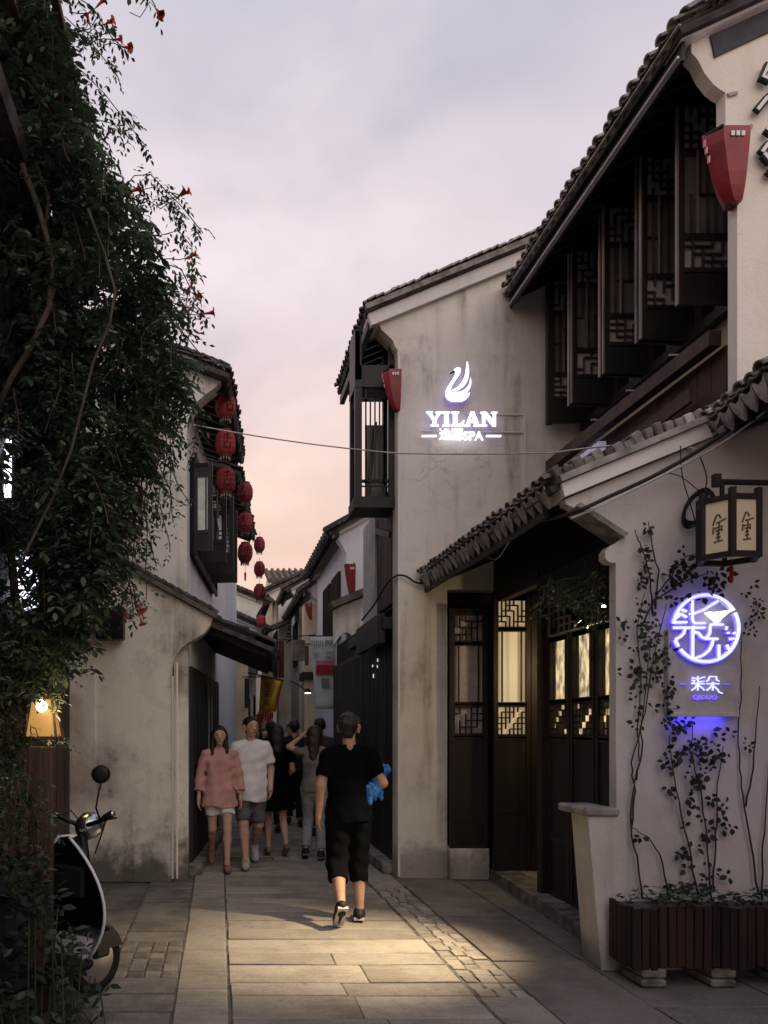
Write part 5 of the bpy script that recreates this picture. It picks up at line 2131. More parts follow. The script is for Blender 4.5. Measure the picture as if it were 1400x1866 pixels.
for i in range(4):
    sx, sy = ((-1, -1), (1, -1), (1, 1), (-1, 1))[i]
    tx, ty = ((-1, -1), (1, -1), (1, 1), (-1, 1))[(i + 1) % 4]
    p = MB()
    k0, k1 = .094, .062
    p.add([c + Vector((sx * k0, sy * k0, .012)), c + Vector((tx * k0, ty * k0, .012)), c + Vector((tx * k1, ty * k1, hh - .012)), c + Vector((sx * k1, sy * k1, hh - .012))], [(0, 1, 2, 3)])
    p.build('pane', GLZ, wl_)
b = MB()
b.lathe([(.006, -.035), (.03, -.02), (.036, .0), (.028, .025), (.012, .045)], c + Vector((.012, -.115, .20)), 12)
b.build('bulb', emit('bulb', (1, .84, .50), 8.0), wl_, smooth=True)
b = MB()
b.bar(c + Vector((-.02, .0, hh + .08)), c + Vector((-.16, -.4, hh + .08)), .02, .02)
b.build('bracket', M_['iron'], wl_)
L = bpy.data.lights.new('porch_lantern_light', 'POINT')
L.energy = 3
L.color = (1, .68, .34)
L.shadow_soft_size = .08
lo = bpy.data.objects.new('porch_lantern_light', L)
COL.objects.link(lo)
lo.parent = wl_
lo.location = (.12, -.16, .16)

# ---------------- shrub at the foot
shrub = thing('low_shrub', 'dark leafy shrub at the bottom left corner in front of the scooter', 'shrub', (-1.05, 4.3, 0))
lv, st = Leaves(), MB()
for k in range(170):
    px = random.uniform(-60, 150) if random.random() < .8 else random.uniform(60, 190)
    py = random.uniform(1560, 1880)
    if px > 95 and py < 1600 + (px - 95) * 2.2: continue
    Y = random.uniform(3.95, 4.5)
    p = at(px, py, Y)
    if p.z < .02 or p.z > 1.0: continue
    a = random.uniform(0, 6.28)
    for j in range(5):
        d = Vector((math.cos(a + j), math.sin(a + j), random.uniform(-.1, .8)))
        lv.add(p + rv(.03), d, Vector((0, 0, 1)) + rv(.5), random.uniform(.05, .09), random.uniform(.025, .045))
    if k % 4 == 0: st.tube([(p.x + random.uniform(-.06, .06), p.y, 0), (p.x, p.y, p.z)], .004, 4)
lv.build('leaves', SHRUB, shrub)
for (pa, pb) in (((142, 1868), (166, 1778)), ((192, 1868), (180, 1790)), ((120, 1868), (96, 1720))):
    st.tube([at(*pa, 4.25), at(*pb, 4.32)], .005, 5)
st.build('stems', leafmat('stem_green', (.045, .055, .03), (.06, .065, .04), (.04, .05, .025), .05, .7), shrub)

# ---------------- climbing roses on the gate wall
RLEAF = leafmat('rose_leaf', (.014, .018, .014), (.034, .038, .028), (.022, .016, .015), .15, .55)
RSTEM = pmat('rose_stem', (.06, .042, .035), (.03, .022, .018), 9, .8, None, .2, 60)


def climber(label, base, stems, leafy, dens, size=.043, cat='climbing plant', wall=.03):
    t = thing('climbing_rose', label, cat, gp_wall(*base), 'climbing plants on the gate wall')
    lv, n_ = Leaves(), 0
    for path in stems:
        pts = [at(px, py, WY - wall - random.uniform(.0, .03)) for px, py in path]
        b = MB()
        Q = []
        for a_, b_ in zip(pts, pts[1:]):
            for k in range(4): Q.append(a_.lerp(b_, k / 4) + rv(.003))
        Q.append(pts[-1])
        b.tube(Q, [.0065 * (1 - .6 * k / len(Q)) for k in range(len(Q))], 5)
        b.build('stem', RSTEM, t, smooth=True)
    for (x0, x1, y0, y1, cnt) in leafy:
        for k in range(int(cnt * dens * .66)):
            px = min(max(random.gauss((x0 + x1) / 2, (x1 - x0) * .26), x0 - 8), x1 + 8)
            py = random.uniform(y0, y1)
            p = at(px, py, WY - random.uniform(.02, .11))
            a = random.uniform(0, 6.28)
            for j in range(random.choice((2, 3, 3))):
                d = Vector((math.cos(a + j * 1.4), random.uniform(-.7, .1), math.sin(a + j * 1.4) - .35))
                L = size * random.uniform(.55, 1.2)
                lv.add(p + d * .012, d, Vector((random.uniform(-.4, .4), -1, random.uniform(-.1, .9))), L, L * .72)
    lv.build('leaves', RLEAF, t)
    return t


def gp_wall(px, py):
    p = at(px, py, WY - .06)
    return Vector((p.x, p.y, .47))


climber('bushy climber rising beside the gate doors to the left of the neon sign', (1168, 1640),
        [[(1172, 1640), (1160, 1560), (1150, 1510), (1152, 1450), (1165, 1390), (1162, 1320), (1170, 1240), (1160, 1150), (1175, 1080)], [(1152, 1505), (1158, 1440), (1150, 1390), (1175, 1300), (1190, 1200), (1215, 1100)], [(1160, 1420), (1172, 1360), (1168, 1330), (1185, 1180)], [(1218, 1630), (1205, 1560), (1180, 1525), (1152, 1508)]],
        [(1130, 1215, 1085, 1230, 70), (1140, 1210, 1230, 1330, 24), (1150, 1200, 1500, 1560, 6), (1205, 1235, 1230, 1330, 18)], 1.0)
climber('thin upright leafy sprig above the dense climber on the gate wall', (1190, 1640),
        [[(1190, 1120), (1186, 1060), (1178, 1020), (1165, 990), (1158, 965)], [(1195, 1110), (1200, 1040), (1185, 975), (1182, 950)]],
        [(1155, 1192, 960, 1065, 22), (1176, 1186, 948, 965, 4)], 1.0, .040)
climber('arching rose shoots with round leaves between the sprig and the lantern', (1240, 1640),
        [[(1170, 1140), (1200, 1080), (1230, 1040), (1250, 1015), (1290, 1000)], [(1200, 1090), (1240, 1062), (1290, 1045)]],
        [(1200, 1262, 1040, 1100, 22), (1222, 1262, 1000, 1045, 11), (1270, 1330, 1040, 1100, 26)], 1.0, .048)
climber('rose bush with dark oval leaves below the sign panel', (1285, 1630),
        [[(1272, 1630), (1256, 1540), (1240, 1480), (1225, 1400), (1220, 1340)], [(1296, 1640), (1288, 1520), (1276, 1440), (1258, 1370), (1262, 1320)], [(1300, 1620), (1306, 1520), (1308, 1430), (1318, 1360)]],
        [(1188, 1260, 1370, 1400, 8), (1195, 1320, 1400, 1440, 16), (1220, 1330, 1330, 1400, 36), (1210, 1325, 1440, 1520, 26), (1215, 1320, 1520, 1590, 14), (1215, 1260, 1310, 1340, 12), (1225, 1320, 1590, 1635, 16)], 1.0, .048)
climber('two bare thorny stems climbing at the right edge of the sign wall', (1385, 1630),
        [[(1382, 1630), (1370, 1540), (1356, 1470), (1350, 1400), (1345, 1340), (1352, 1250), (1350, 1150)], [(1358, 1470), (1372, 1400), (1376, 1340), (1384, 1250)], [(1388, 1640), (1390, 1540), (1398, 1460), (1402, 1380)]],
        [(1330, 1372, 1335, 1375, 6), (1340, 1400, 1060, 1160, 22)], 1.0, .034)
# herbs in the planter
herb = thing('planter_herbs', 'low green herbs and weeds filling the slatted planter', 'plant', (3.3, 5.08, .47))
lv = Leaves()
for k in range(520):
    X = random.uniform(PXL + .02, PXR)
    dens = .5 + .5 * math.sin(X * 9) 
    if random.random() > .35 + .65 * dens: continue
    h = random.uniform(.0, .07 + .06 * dens)
    p = Vector((X, random.uniform(PY0 + .0, PY1 - .02), .47 + h))
    a = random.uniform(0, 6.28)
    for j in range(4):
        lv.add(p, Vector((math.cos(a + j * 1.6), math.sin(a + j * 1.6), random.uniform(-.2, .9))), Vector((0, 0, 1)) + rv(.4), random.uniform(.02, .042), random.uniform(.012, .024))
lv.build('leaves', leafmat('herb_leaf', (.030, .045, .022), (.055, .075, .035), (.03, .05, .02), .2, .55), herb)
# creeper tuft hanging over the gate doors
tuft = thing('gate_creeper', 'small creeper hanging from the gate eave over the lattice doors', 'creeper', at(1100, 1010, 5.5))
lv, st = Leaves(), MB()
for k in range(60):
    px, py = random.choice(((random.uniform(1060, 1128), random.uniform(1000, 1100)), (random.uniform(1080, 1128), random.uniform(1010, 1120)), (random.uniform(985, 1080), random.uniform(1040, 1085))))
    strand(lv, at(px, py, random.uniform(5.45, 5.8)), random.uniform(.05, .14), (random.uniform(-.6, .2), 0, 0), .045, 3, .07, .032, st)
lv.build('foliage', LEAF, tuft)
st.tube([at(1130, 1020, 5.5), at(1085, 1050, 5.6), at(1030, 1055, 5.7), at(985, 1070, 5.8)], .006, 5)
st.build('twigs', RSTEM, tuft)

# ================================================================ lamps of the gate
sp_t = thing('gate_spotlight', 'tiny bright spotlight tucked into the creeper over the gate doors', 'lamp', at(1100, 1104, 5.62))
c = at(1100, 1104, 5.62)
b = MB()
b.lathe([(.02, .06), (.024, .05), (.026, 0), (.022, -.002)], c, 12, Matrix.Rotation(R(35), 3, 'Y'))
b.tube([c + Vector((.02, 0, .05)), c + Vector((.1, .0, .25))], .006, 6)
b.build('housing', M_['iron'], sp_t)
b = MB()
b.lathe([(.004, -.012), (.012, -.01), (.014, 0)], c + Vector((-.004, -.012, 0)), 10)
b.build('lens', emit('spot_lens', (1, .93, .78), 18), sp_t)
L = bpy.data.lights.new('gate_spot_light', 'SPOT')
L.energy = 820
L.color = (1, .79, .50)
L.spot_size = R(55)
L.spot_blend = 1.0
L.shadow_soft_size = .06
lo = bpy.data.objects.new('gate_spot_light', L)
COL.objects.link(lo)
lo.parent = sp_t
lp = Vector((-.13, -.05, -.09))
lo.location = lp
tgt = Vector((.95, 5.85, 0))
lo.rotation_euler = (tgt - (c + lp)).to_track_quat('-Z', 'Y').to_euler()
pend = thing('room_pendant', 'warm hanging lamp inside the gatehouse behind the lattice doors', 'lamp', (3.6, 7.6, 2.2))
b = MB()
b.lathe([(.12, 0), (.10, .08), (.03, .14), (.015, .15)], (3.6, 7.6, 2.35), 14)
b.tube([(3.6, 7.6, 2.48), (3.6, 7.6, 3.02)], .006, 6)
b.build('shade', M_['wood_brown'], pend)
b = MB()
b.lathe([(.01, -.05), (.04, -.02), (.04, .02), (.015, .06)], (3.6, 7.6, 2.36), 12)
b.build('bulb', emit('pendant_bulb', (1, .8, .5), 6), pend)
L = bpy.data.lights.new('room_pendant_light', 'POINT')
L.energy = 16
L.color = (1, .72, .38)
L.shadow_soft_size = .06
lo = bpy.data.objects.new('room_pendant_light', L)
COL.objects.link(lo)
lo.parent = pend
lo.location = (0, 0, .06)

# ================================================================ flags and banner down the alley
YEL = pmat('flag_yellow', (.40, .27, .03), (.22, .11, .02), 6, .85, None, .1, 30)
fl = thing('yellow_flag', 'yellow shop flag with red border hanging low on the left of the alley', 'flag', at(495, 1300, 12.2))


def cloth(corners, nx, ny, amp, th):
    a, b_, c_, d_ = [Vector(q) for q in corners]      # a-b top, d-c bottom
    vs, fs = [], []
    for s_ in (0, 1):
        for j in range(ny + 1):
            for i in range(nx + 1):
                u, v = i / nx, j / ny
                p = a.lerp(b_, u).lerp(d_.lerp(c_, u), v)
                p.y += amp * math.sin(u * 7 + v * 2.5) * (.3 + v) + s_ * th
                vs.append(p)
    m = (nx + 1) * (ny + 1)
    for s_ in (0, 1):
        for j in range(ny):
            for i in range(nx):
                k = s_ * m + j * (nx + 1) + i
                q = (k, k + 1, k + nx + 2, k + nx + 1)
                fs.append(q if s_ else q[::-1])
    for i in range(nx):
        fs += [(i, i + 1, m + i + 1, m + i), (ny * (nx + 1) + i, m + ny * (nx + 1) + i, m + ny * (nx + 1) + i + 1, ny * (nx + 1) + i + 1)]
    for j in range(ny):
        k = j * (nx + 1)
        fs += [(k, m + k, m + k + nx + 1, k + nx + 1), (k + nx, k + 2 * nx + 1, m + k + 2 * nx + 1, m + k + nx)]
    return MB().add(vs, fs)


cloth([at(476, 1230, 12.2), at(514, 1240, 12.2), at(500, 1296, 12.2), at(472, 1300, 12.2)], 8, 8, .02, .006).build('cloth', YEL, fl, smooth=True)
cloth([at(500, 1240, 12.19), at(512, 1243, 12.19), at(498, 1288, 12.19), at(491, 1290, 12.19)], 3, 6, .02, .006).build('bright_stripe', flat('flag_bright', (.62, .48, .05), .85), fl, smooth=True)
b = MB()
REDF = flat('flag_red', (.28, .04, .02), .9)
for k in range(7):
    p = at(472 + k * 4.2, 1298, 12.2)
    b.bar(p, p + Vector((random.uniform(-.02, .02), 0, -random.uniform(.10, .2))), .03, .006)
b.build('red_fringe', REDF, fl)
b = MB()
b.bar(at(515, 1240, 12.2), at(501, 1297, 12.2), .03, .008)
b.build('red_border', REDF, fl)
b = MB()
b.tube([at(452, 1226, 12.2), at(518, 1240, 12.2)], .012, 6)
b.build('flag_pole', M_['wood_brown'], fl)
INKF = flat('flag_ink', (.12, .05, .01), .9)
f = MB()
for k in range(3):
    p = at(488 - k * 1.6, 1250 + k * 15, 12.165)
    for (x0, z0, x1, z1) in ((-.05, .03, .05, .035), (-.04, .0, .045, .0), (0, .05, 0, -.05), (-.045, -.04, -.01, -.005), (.045, -.04, .01, -.005)):
        f.bar(p + Vector((x0, 0, z0)), p + Vector((x1, 0, z1)), .012, .004, (0, 1, 0))
f.build('faded_characters', INKF, fl)
bn = thing('white_banner', 'tall white printed banner with a red box beside the dark shopfront', 'banner', at(590, 1300, 14.2))
WHB = pmat('banner_white', (.58, .63, .63), (.47, .52, .52), 3, .8, None, .08, 20)
cloth([at(566, 1160, 14.2), at(612, 1160, 14.2), at(612, 1292, 14.2), at(576, 1292, 14.2)], 6, 12, .012, .006).build('cloth', WHB, bn, smooth=True)
def bann(x0, x1, y0, y1, mat, nm):
    p0, p1 = at(x0, y1, 14.17), at(x1, y0, 14.17)
    b = MB()
    b.box(p0.x, p1.x, 14.150, 14.156, p0.z, p1.z)
    return b.build(nm, mat, bn)
REDP = flat('print_red', (.36, .03, .05), .8)
GRYP = flat('print_grey', (.20, .22, .23), .8)
bann(576, 609, 1204, 1212, flat('print_pink', (.5, .22, .24), .8), 'printed_block')
bann(576, 609, 1212.5, 1229, REDP, 'printed_block')
bann(586, 600, 1236, 1253, GRYP, 'printed_block')
bann(572, 580, 1189, 1197, flat('print_pale', (.36, .40, .41), .8), 'printed_block')
bann(594, 607, 1187, 1198, flat('print_pale2', (.38, .42, .43), .8), 'printed_block')
f = MB()
for k, px in enumerate((569, 573, 577, 580.5, 584, 588)):
    p = at(px, 1172, 14.15)
    f.bar(p + Vector((0, 0, -.045)), p + Vector((0, 0, .045)), .011, .004, (0, 1, 0))
    f.bar(p + Vector((-.016, 0, .04 * (-1) ** k)), p + Vector((.018, 0, .04 * (-1) ** k)), .010, .004, (0, 1, 0))
for px in (597, 606):
    p = at(px, 1171, 14.15)
    for (x0, z0, x1, z1) in ((-.04, .04, .04, .04), (-.045, .01, .045, .01), (0, .045, -.04, -.05), (0, .01, .045, -.05)):
        f.bar(p + Vector((x0, 0, z0)), p + Vector((x1, 0, z1)), .012, .004, (0, 1, 0))
f.build('printed_heading', GRYP, bn)
b = MB()
b.tube([at(563, 1159, 14.22), at(616, 1159, 14.22)], .012, 6)
b.tube([at(616, 1159, 14.22), at(616, 1340, 14.22)], .012, 6)
b.build('banner_pole', M_['iron'], bn)
# street lamp arm and shop board between the far houses
sl_ = thing('street_lamp', 'small street lamp with a bright lens on a bent arm near the banner', 'lamp', at(563, 1268, 14.8))
b = MB()
b.tube([at(530, 1242, 15.6), at(545, 1248, 15.2), at(560, 1260, 14.8)], .014, 6)
b.build('lamp_arm', M_['iron'], sl_)
b = MB()
b.lathe([(.05, 0), (.07, .03), (.05, .06), (.02, .08)], at(561, 1262, 14.8), 10)
b.build('lamp_head', M_['iron'], sl_)
b = MB()
b.lathe([(.05, -.015), (.055, -.004), (.05, 0)], at(561, 1262, 14.8) - Vector((0, 0, .002)), 10)
b.build('lens', emit('street_lens', (1, .97, .9), 5), sl_)
bd = thing('hanging_board', 'weathered hanging shop board on an iron arm down the alley', 'sign', at(546, 1200, 16))
b = MB()
p0, p1 = at(534, 1204, 16), at(556, 1166, 16)
b.box(p0.x, p1.x, 16, 16.05, p0.z, p1.z, .006)
b.build('board', pmat('board_old', (.22, .19, .17), (.11, .095, .085), 5, .9), bd)
b = MB()
b.tube([at(520, 1161, 16.02), at(575, 1157, 16.02)], .012, 6)
b.build('arm', M_['iron'], bd)
for k, (py, sts) in enumerate(((1130, [[(-.10, .14), (.10, .16)], [(.02, .22), (-.02, .02)], [(-.14, .05), (.14, .08)], [(-.02, .02), (-.14, -.06)], [(.0, .0), (.10, -.03), (.0, -.12)], [(.02, -.08), (.0, -.24), (-.06, -.22)], [(-.12, -.14), (.13, -.12)]]),
                                (1155, [[(0, .2), (0, .02)], [(-.13, .14), (-.07, .06)], [(.13, .15), (.06, .06)], [(-.16, .0), (.16, .02)], [(-.03, 0), (-.06, -.12), (-.17, -.2)], [(.04, 0), (.05, -.16), (.16, -.18)]]))):
    p0 = at(536, py, 23.85)
    e_ = thing('wall_character', 'dark metal character on the far white wall, %s of two' % ('lower' if k else 'upper'), 'lettering', p0, 'metal characters on the far wall')
    f = MB()
    for s_ in sts: f.ribbon([(a * 1.3, c_ * 1.3) for a, c_ in s_], .042, .03, Matrix.Translation(p0))
    f.build('strokes', M_['metal_dark'], e_)
    b = MB()
    b.tube([p0 + Vector((0, .02, 0)), p0 + Vector((.0, .16, 0))], .012, 5)
    b.build('bracket', M_['iron'], e_)

# ================================================================ scooter
fw = Vector((.6, .8, 0)).normalized()
rt = Vector((fw.y, -fw.x, 0))
MS = Matrix((rt, fw, Vector((0, 0, 1)))).transposed().to_4x4()
MS.translation = Vector((-.70, 4.92, 0))
sc_ = thing('motor_scooter', 'black scooter with white-edged leg shield parked nose-out under the creeper', 'scooter', (-.9, 4.7, 0))


def wheel(y0, r_, nm='wheel'):
    b = MB(MS)
    n = 24
    prof = [(r_ - .06, -.03), (r_ - .015, -.04), (r_, -.02), (r_, .02), (r_ - .015, .04), (r_ - .06, .03)]
    b.lathe(prof, (0, y0, r_), n, Matrix.Rotation(R(90), 3, 'Y'))
    w = b.build(nm, M_['rubber'], sc_, smooth=True)
    b = MB(MS)
    b.lathe([(.02, -.042), (r_ - .07, -.034), (r_ - .06, -.03), (r_ - .06, .03), (r_ - .07, .034), (.02, .042)], (0, y0, r_), n, Matrix.Rotation(R(90), 3, 'Y'))
    b.build('hub', M_['chrome'], w, smooth=True)


wheel(-.10, .20)
wheel(-1.15, .21)
# leg shield: curved plate, narrow at the foot, white rim
b, rim = MB(MS), MB(MS)
rows = []
for k in range(13):
    t = k / 12
    z = .27 + t * .70
    hw = .295 * math.sin(math.pi * (.13 + .84 * t)) ** .8
    yb = -.20 - .06 * t
    rows.append([(hw * s_, yb - .09 * (s_ * s_), z) for s_ in (-1, -.66, -.33, 0, .33, .66, 1)])
vs = [p for r_ in rows for p in r_]
n = 7
m = len(vs)
vs2 = [(x, y + .025, z) for x, y, z in vs]
fs = []
for i in range(12):
    for k in range(6):
        q = (i * n + k, i * n + k + 1, (i + 1) * n + k + 1, (i + 1) * n + k)
        fs += [q, tuple(x + m for x in q[::-1])]
b.add(vs + vs2, fs)
shl = b.build('leg_shield', M_['black_gloss'], sc_, smooth=True)
for s_ in (0, 6):
    rim.tube([Vector(rows[i][s_]) + Vector((0, .012, 0)) for i in range(13)], .009, 8)
rim.tube([Vector(rows[12][k]) + Vector((0, .012, 0)) for k in range(7)], .007, 8)
rim.build('rim_trim', M_['white_paint'], shl, smooth=True)
b = MB(MS)
b.prism([(-.115, .24), (.115, .24), (.15, .38), (-.15, .38)], -.30, -.235)
b.build('shield_foot', M_['white_paint'], sc_)
b = MB(MS)
b.tube([(0, -.08, .20), (0, -.12, .55), (0, -.20, .98)], .028, 10)
b.build('steering_column', M_['metal_dark'], sc_, smooth=True)
b = MB(MS)
b.box(-.03, .075, -.16, -.02, .22, .40, .02)
b.lathe([(.205, -.05), (.215, -.03), (.215, .03), (.205, .05)], (0, -.10, .21), 20, Matrix.Rotation(R(90), 3, 'Y'))
for v in b.v[24:]:
    if v.z < .26: v.z = .26
b.build('front_mudguard', M_['black_gloss'], sc_, smooth=False)
b = MB(MS)
b.lathe([(.035, -.04), (.07, -.01), (.085, .05), (.07, .10), (.03, .12)], (0, -.18, 1.0), 14, Matrix.Rotation(R(-70), 3, 'X'))
b.build('headset', M_['chrome'], sc_, smooth=True)
for s_ in (-1, 1):
    b = MB(MS)
    b.tube([(s_ * .05, -.20, 1.03), (s_ * .16, -.215, 1.06), (s_ * .24, -.245, 1.09)], .014, 8)
    b.build('handlebar', M_['metal_dark'], sc_, smooth=True)
    b = MB(MS)
    b.tube([(s_ * .23, -.24, 1.086), (s_ * .35, -.30, 1.125)], .021, 10)
    g_ = b.build('grip', M_['rubber'], sc_, smooth=True)
    b = MB(MS)
    b.tube([(s_ * .35, -.30, 1.125), (s_ * .358, -.304, 1.128)], .017, 10)
    b.build('bar_end', M_['chrome'], g_, smooth=True)
    b = MB(MS)
    b.tube([(s_ * .22, -.19, 1.075), (s_ * .27, -.20, 1.085), (s_ * .34, -.25, 1.10)], .007, 6)
    b.build('brake_lever', M_['chrome'], sc_, smooth=True)
    if s_ < 0: continue
    b = MB(MS)
    b.tube([(s_ * .175, -.22, 1.07), (s_ * .15, -.23, 1.14), (s_ * .155, -.22, 1.20), (s_ * .17, -.21, 1.285)], .006, 6)
    b.build('mirror_stem', M_['metal_dark'], sc_, smooth=True)
    b = MB(MS)
    b.lathe([(.03, .02), (.05, .015), (.056, 0), (.054, -.008)], (s_ * .16, -.20, 1.335), 20, Matrix.Rotation(R(38), 3, 'Z') @ Matrix.Rotation(R(90), 3, 'X'))
    b.build('mirror', M_['metal_dark'], sc_, smooth=True)
b = MB(MS)
b.box(-.15, .15, -.85, -.22, .20, .27, .03)
b.build('floorboard', M_['rubber'], sc_)
b = MB(MS)
b.prism([(-.80, .28), (-1.45, .45), (-1.50, .60), (-1.40, .70), (-.78, .70), (-.74, .5)], -.15, .15, 'yz')
b.build('rear_body', M_['black_gloss'], sc_)
b = MB(MS)
b.box(-.14, .14, -1.42, -.80, .70, .79, .035)
b.build('seat', M_['rubber'], sc_)

b = MB(MS)
b.box(-.13, .13, -.325, -.285, .62, .80, .012)
b.build('glove_box', M_['rubber'], sc_)
b = MB(MS)
b.tube([(-.02, -.30, .56), (-.02, -.335, .54), (-.02, -.33, .51)], .006, 6)
b.build('bag_hook', M_['chrome'], sc_)
for s_ in (-1, 1):
    b = MB(MS)
    b.tube([(s_ * .2, -.215, 1.06), (s_ * .16, -.14, 1.10), (s_ * .08, -.10, 1.0), (s_ * .03, -.12, .85)], .005, 5)
    b.build('control_cable', M_['cable_black'], sc_, smooth=True)
b = MB(MS)
b.box(-.05, .05, -1.53, -1.50, .46, .54, .006)
b.build('tail_light', flat('tail_red', (.25, .02, .02), .3), sc_)

# ================================================================ people
def surf(name, D, lo, h, mat, parent, smooth=True):
    "naive surface nets over the distance grid D"
    S = D < 0
    nx, ny, nz = D.shape
    c = [(i, j, k) for i in (0, 1) for j in (0, 1) for k in (0, 1)]
    sl = lambda a, n: slice(a, n - 1 + a)
    cor = {q: S[sl(q[0], nx), sl(q[1], ny), sl(q[2], nz)] for q in c}
    tot = sum(v.astype(np.int8) for v in cor.values())
    act = (tot > 0) & (tot < 8)
    idx = np.argwhere(act)
    acc = np.zeros((len(idx), 3))
    cnt = np.zeros(len(idx))
    val = {q: D[idx[:, 0] + q[0], idx[:, 1] + q[1], idx[:, 2] + q[2]] for q in c}
    for q in c:
        for ax in range(3):
            if q[ax] == 0:
                w = list(q); w[ax] = 1; w = tuple(w)
                a, b_ = val[q], val[w]
                m = (a < 0) != (b_ < 0)
                t = np.where(m, a / np.where(m, a - b_, 1), 0)
                p = np.array(q, float)[None] + t[:, None] * np.eye(3)[ax][None]
                acc[m] += p[m]
                cnt[m] += 1
    V = np.array(lo) + (idx + acc / cnt[:, None]) * h
    ids = -np.ones(act.shape, dtype=np.int64)
    ids[tuple(idx.T)] = np.arange(len(idx))
    F = []
    for ax in range(3):
        A = np.take(S, range(0, S.shape[ax] - 1), ax)
        B = np.take(S, range(1, S.shape[ax]), ax)
        e = np.argwhere(A != B)
        u, v = [(1, 2), (2, 0), (0, 1)][ax]
        ok = (e[:, u] > 0) & (e[:, v] > 0) & (e[:, u] < D.shape[u] - 1) & (e[:, v] < D.shape[v] - 1)
        e = e[ok]
        s0 = S[tuple(e.T)]
        def g_(du, dv):
            q = e.copy(); q[:, u] += du; q[:, v] += dv
            return ids[tuple(q.T)]
        Q = np.stack([g_(-1, -1), g_(0, -1), g_(0, 0), g_(-1, 0)], 1)
        Q[~s0] = Q[~s0][:, ::-1]
        F.append(Q)
    F = np.concatenate(F)
    return V, F


class Sdf:
    def __init__(s, lo, hi, h):
        s.lo, s.h = np.array(lo, float), h
        s.n = np.ceil((np.array(hi) - s.lo) / h).astype(int) + 1
        s.ax = [s.lo[i] + h * np.arange(s.n[i]) for i in range(3)]
        s.D = np.full(s.n, 1.0)

    def _win(s, mn, mx, m):
        w = []
        for i in range(3):
            a = max(0, int((mn[i] - m - s.lo[i]) / s.h))
            b_ = min(s.n[i], int((mx[i] + m - s.lo[i]) / s.h) + 2)
            w.append(slice(a, max(a + 1, b_)))
        return tuple(w)

    def seg(s, a, b_, ra, rb=None, k=.03, fy=1.0, sub=False, flat=False):
        "tapered capsule; fy < 1 flattens it front to back"
        rb = ra if rb is None else rb
        a, b_ = np.array(a, float), np.array(b_, float)
        R_ = max(ra, rb)
        w = s._win(np.minimum(a, b_) - R_, np.maximum(a, b_) + R_, k + 3 * s.h)
        X, Y, Z = np.meshgrid(s.ax[0][w[0]], s.ax[1][w[1]], s.ax[2][w[2]], indexing='ij')
        sc = np.array([1, 1 / fy, 1])
        a, b_ = a * sc, b_ * sc
        P = np.stack([X, Y / fy, Z], -1)
        ab = b_ - a
        t = np.clip(((P - a) @ ab) / max(ab @ ab, 1e-9), 0, 1)
        d = np.linalg.norm(P - a - t[..., None] * ab, axis=-1) - (ra + (rb - ra) * t)
        d *= min(1, .5 + .5 * fy)
        if flat: d = np.maximum(d, (P - b_) @ (ab / max(np.linalg.norm(ab), 1e-9)))
        D0 = s.D[w]
        if sub:
            s.D[w] = np.maximum(D0, -d)
        elif k > 0:
            hh = np.clip(.5 + .5 * (D0 - d) / k, 0, 1)
            s.D[w] = D0 * (1 - hh) + d * hh - k * hh * (1 - hh)
        else:
            s.D[w] = np.minimum(D0, d)
        return s

    def chain(s, pts, rs, **kw):
        for i in range(len(pts) - 1): s.seg(pts[i], pts[i + 1], rs[i], rs[i + 1], **kw)
        return s

    def cut(s, fn):
        X, Y, Z = np.meshgrid(*s.ax, indexing='ij')
        s.D = np.maximum(s.D, fn(X, Y, Z))
        return s

    def wrinkle(s, amp, f=(23, 19, 31), ph=0):
        X, Y, Z = np.meshgrid(*s.ax, indexing='ij')
        s.D = s.D + amp * (np.sin(X * f[0] + Z * f[2] * .7 + ph) * np.sin(Z * f[2] + Y * f[1] - X * 11 + ph) + .6 * np.sin(X * 47 + Z * 21 + ph * 2) * np.sin(Y * 39 - Z * 17))
        return s

    def mesh(s, name, mat, parent, T):
        V, F = surf(name, s.D, s.lo, s.h, mat, parent)
        Vh = np.c_[V, np.ones(len(V))] @ np.array(T).T
        return np_mesh(name, Vh[:, :3], F, mat, parent, True)


SKIN = pmat('skin', (.42, .25, .17), (.36, .20, .135), 12, .6, None, .05, 60, spec=.3)
SKIN2 = pmat('skin_fair', (.50, .33, .25), (.44, .28, .2), 12, .6, None, .05, 60, spec=.3)
HAIR = pmat('hair', (.012, .010, .010), (.02, .016, .014), 30, .5, (1, 1, .1), .4, 80, (4, 4, .3), spec=.4)
HAIRB = pmat('hair_brown', (.028, .018, .013), (.045, .028, .02), 30, .5, (1, 1, .1), .4, 80, (4, 4, .3), spec=.4)


def fabric(name, c, v=.15):
    return pmat(name, c, tuple(x * (1 - 2 * v) for x in c), 7, .92, None, .8, 14, (1, 1, .45), spec=.03)


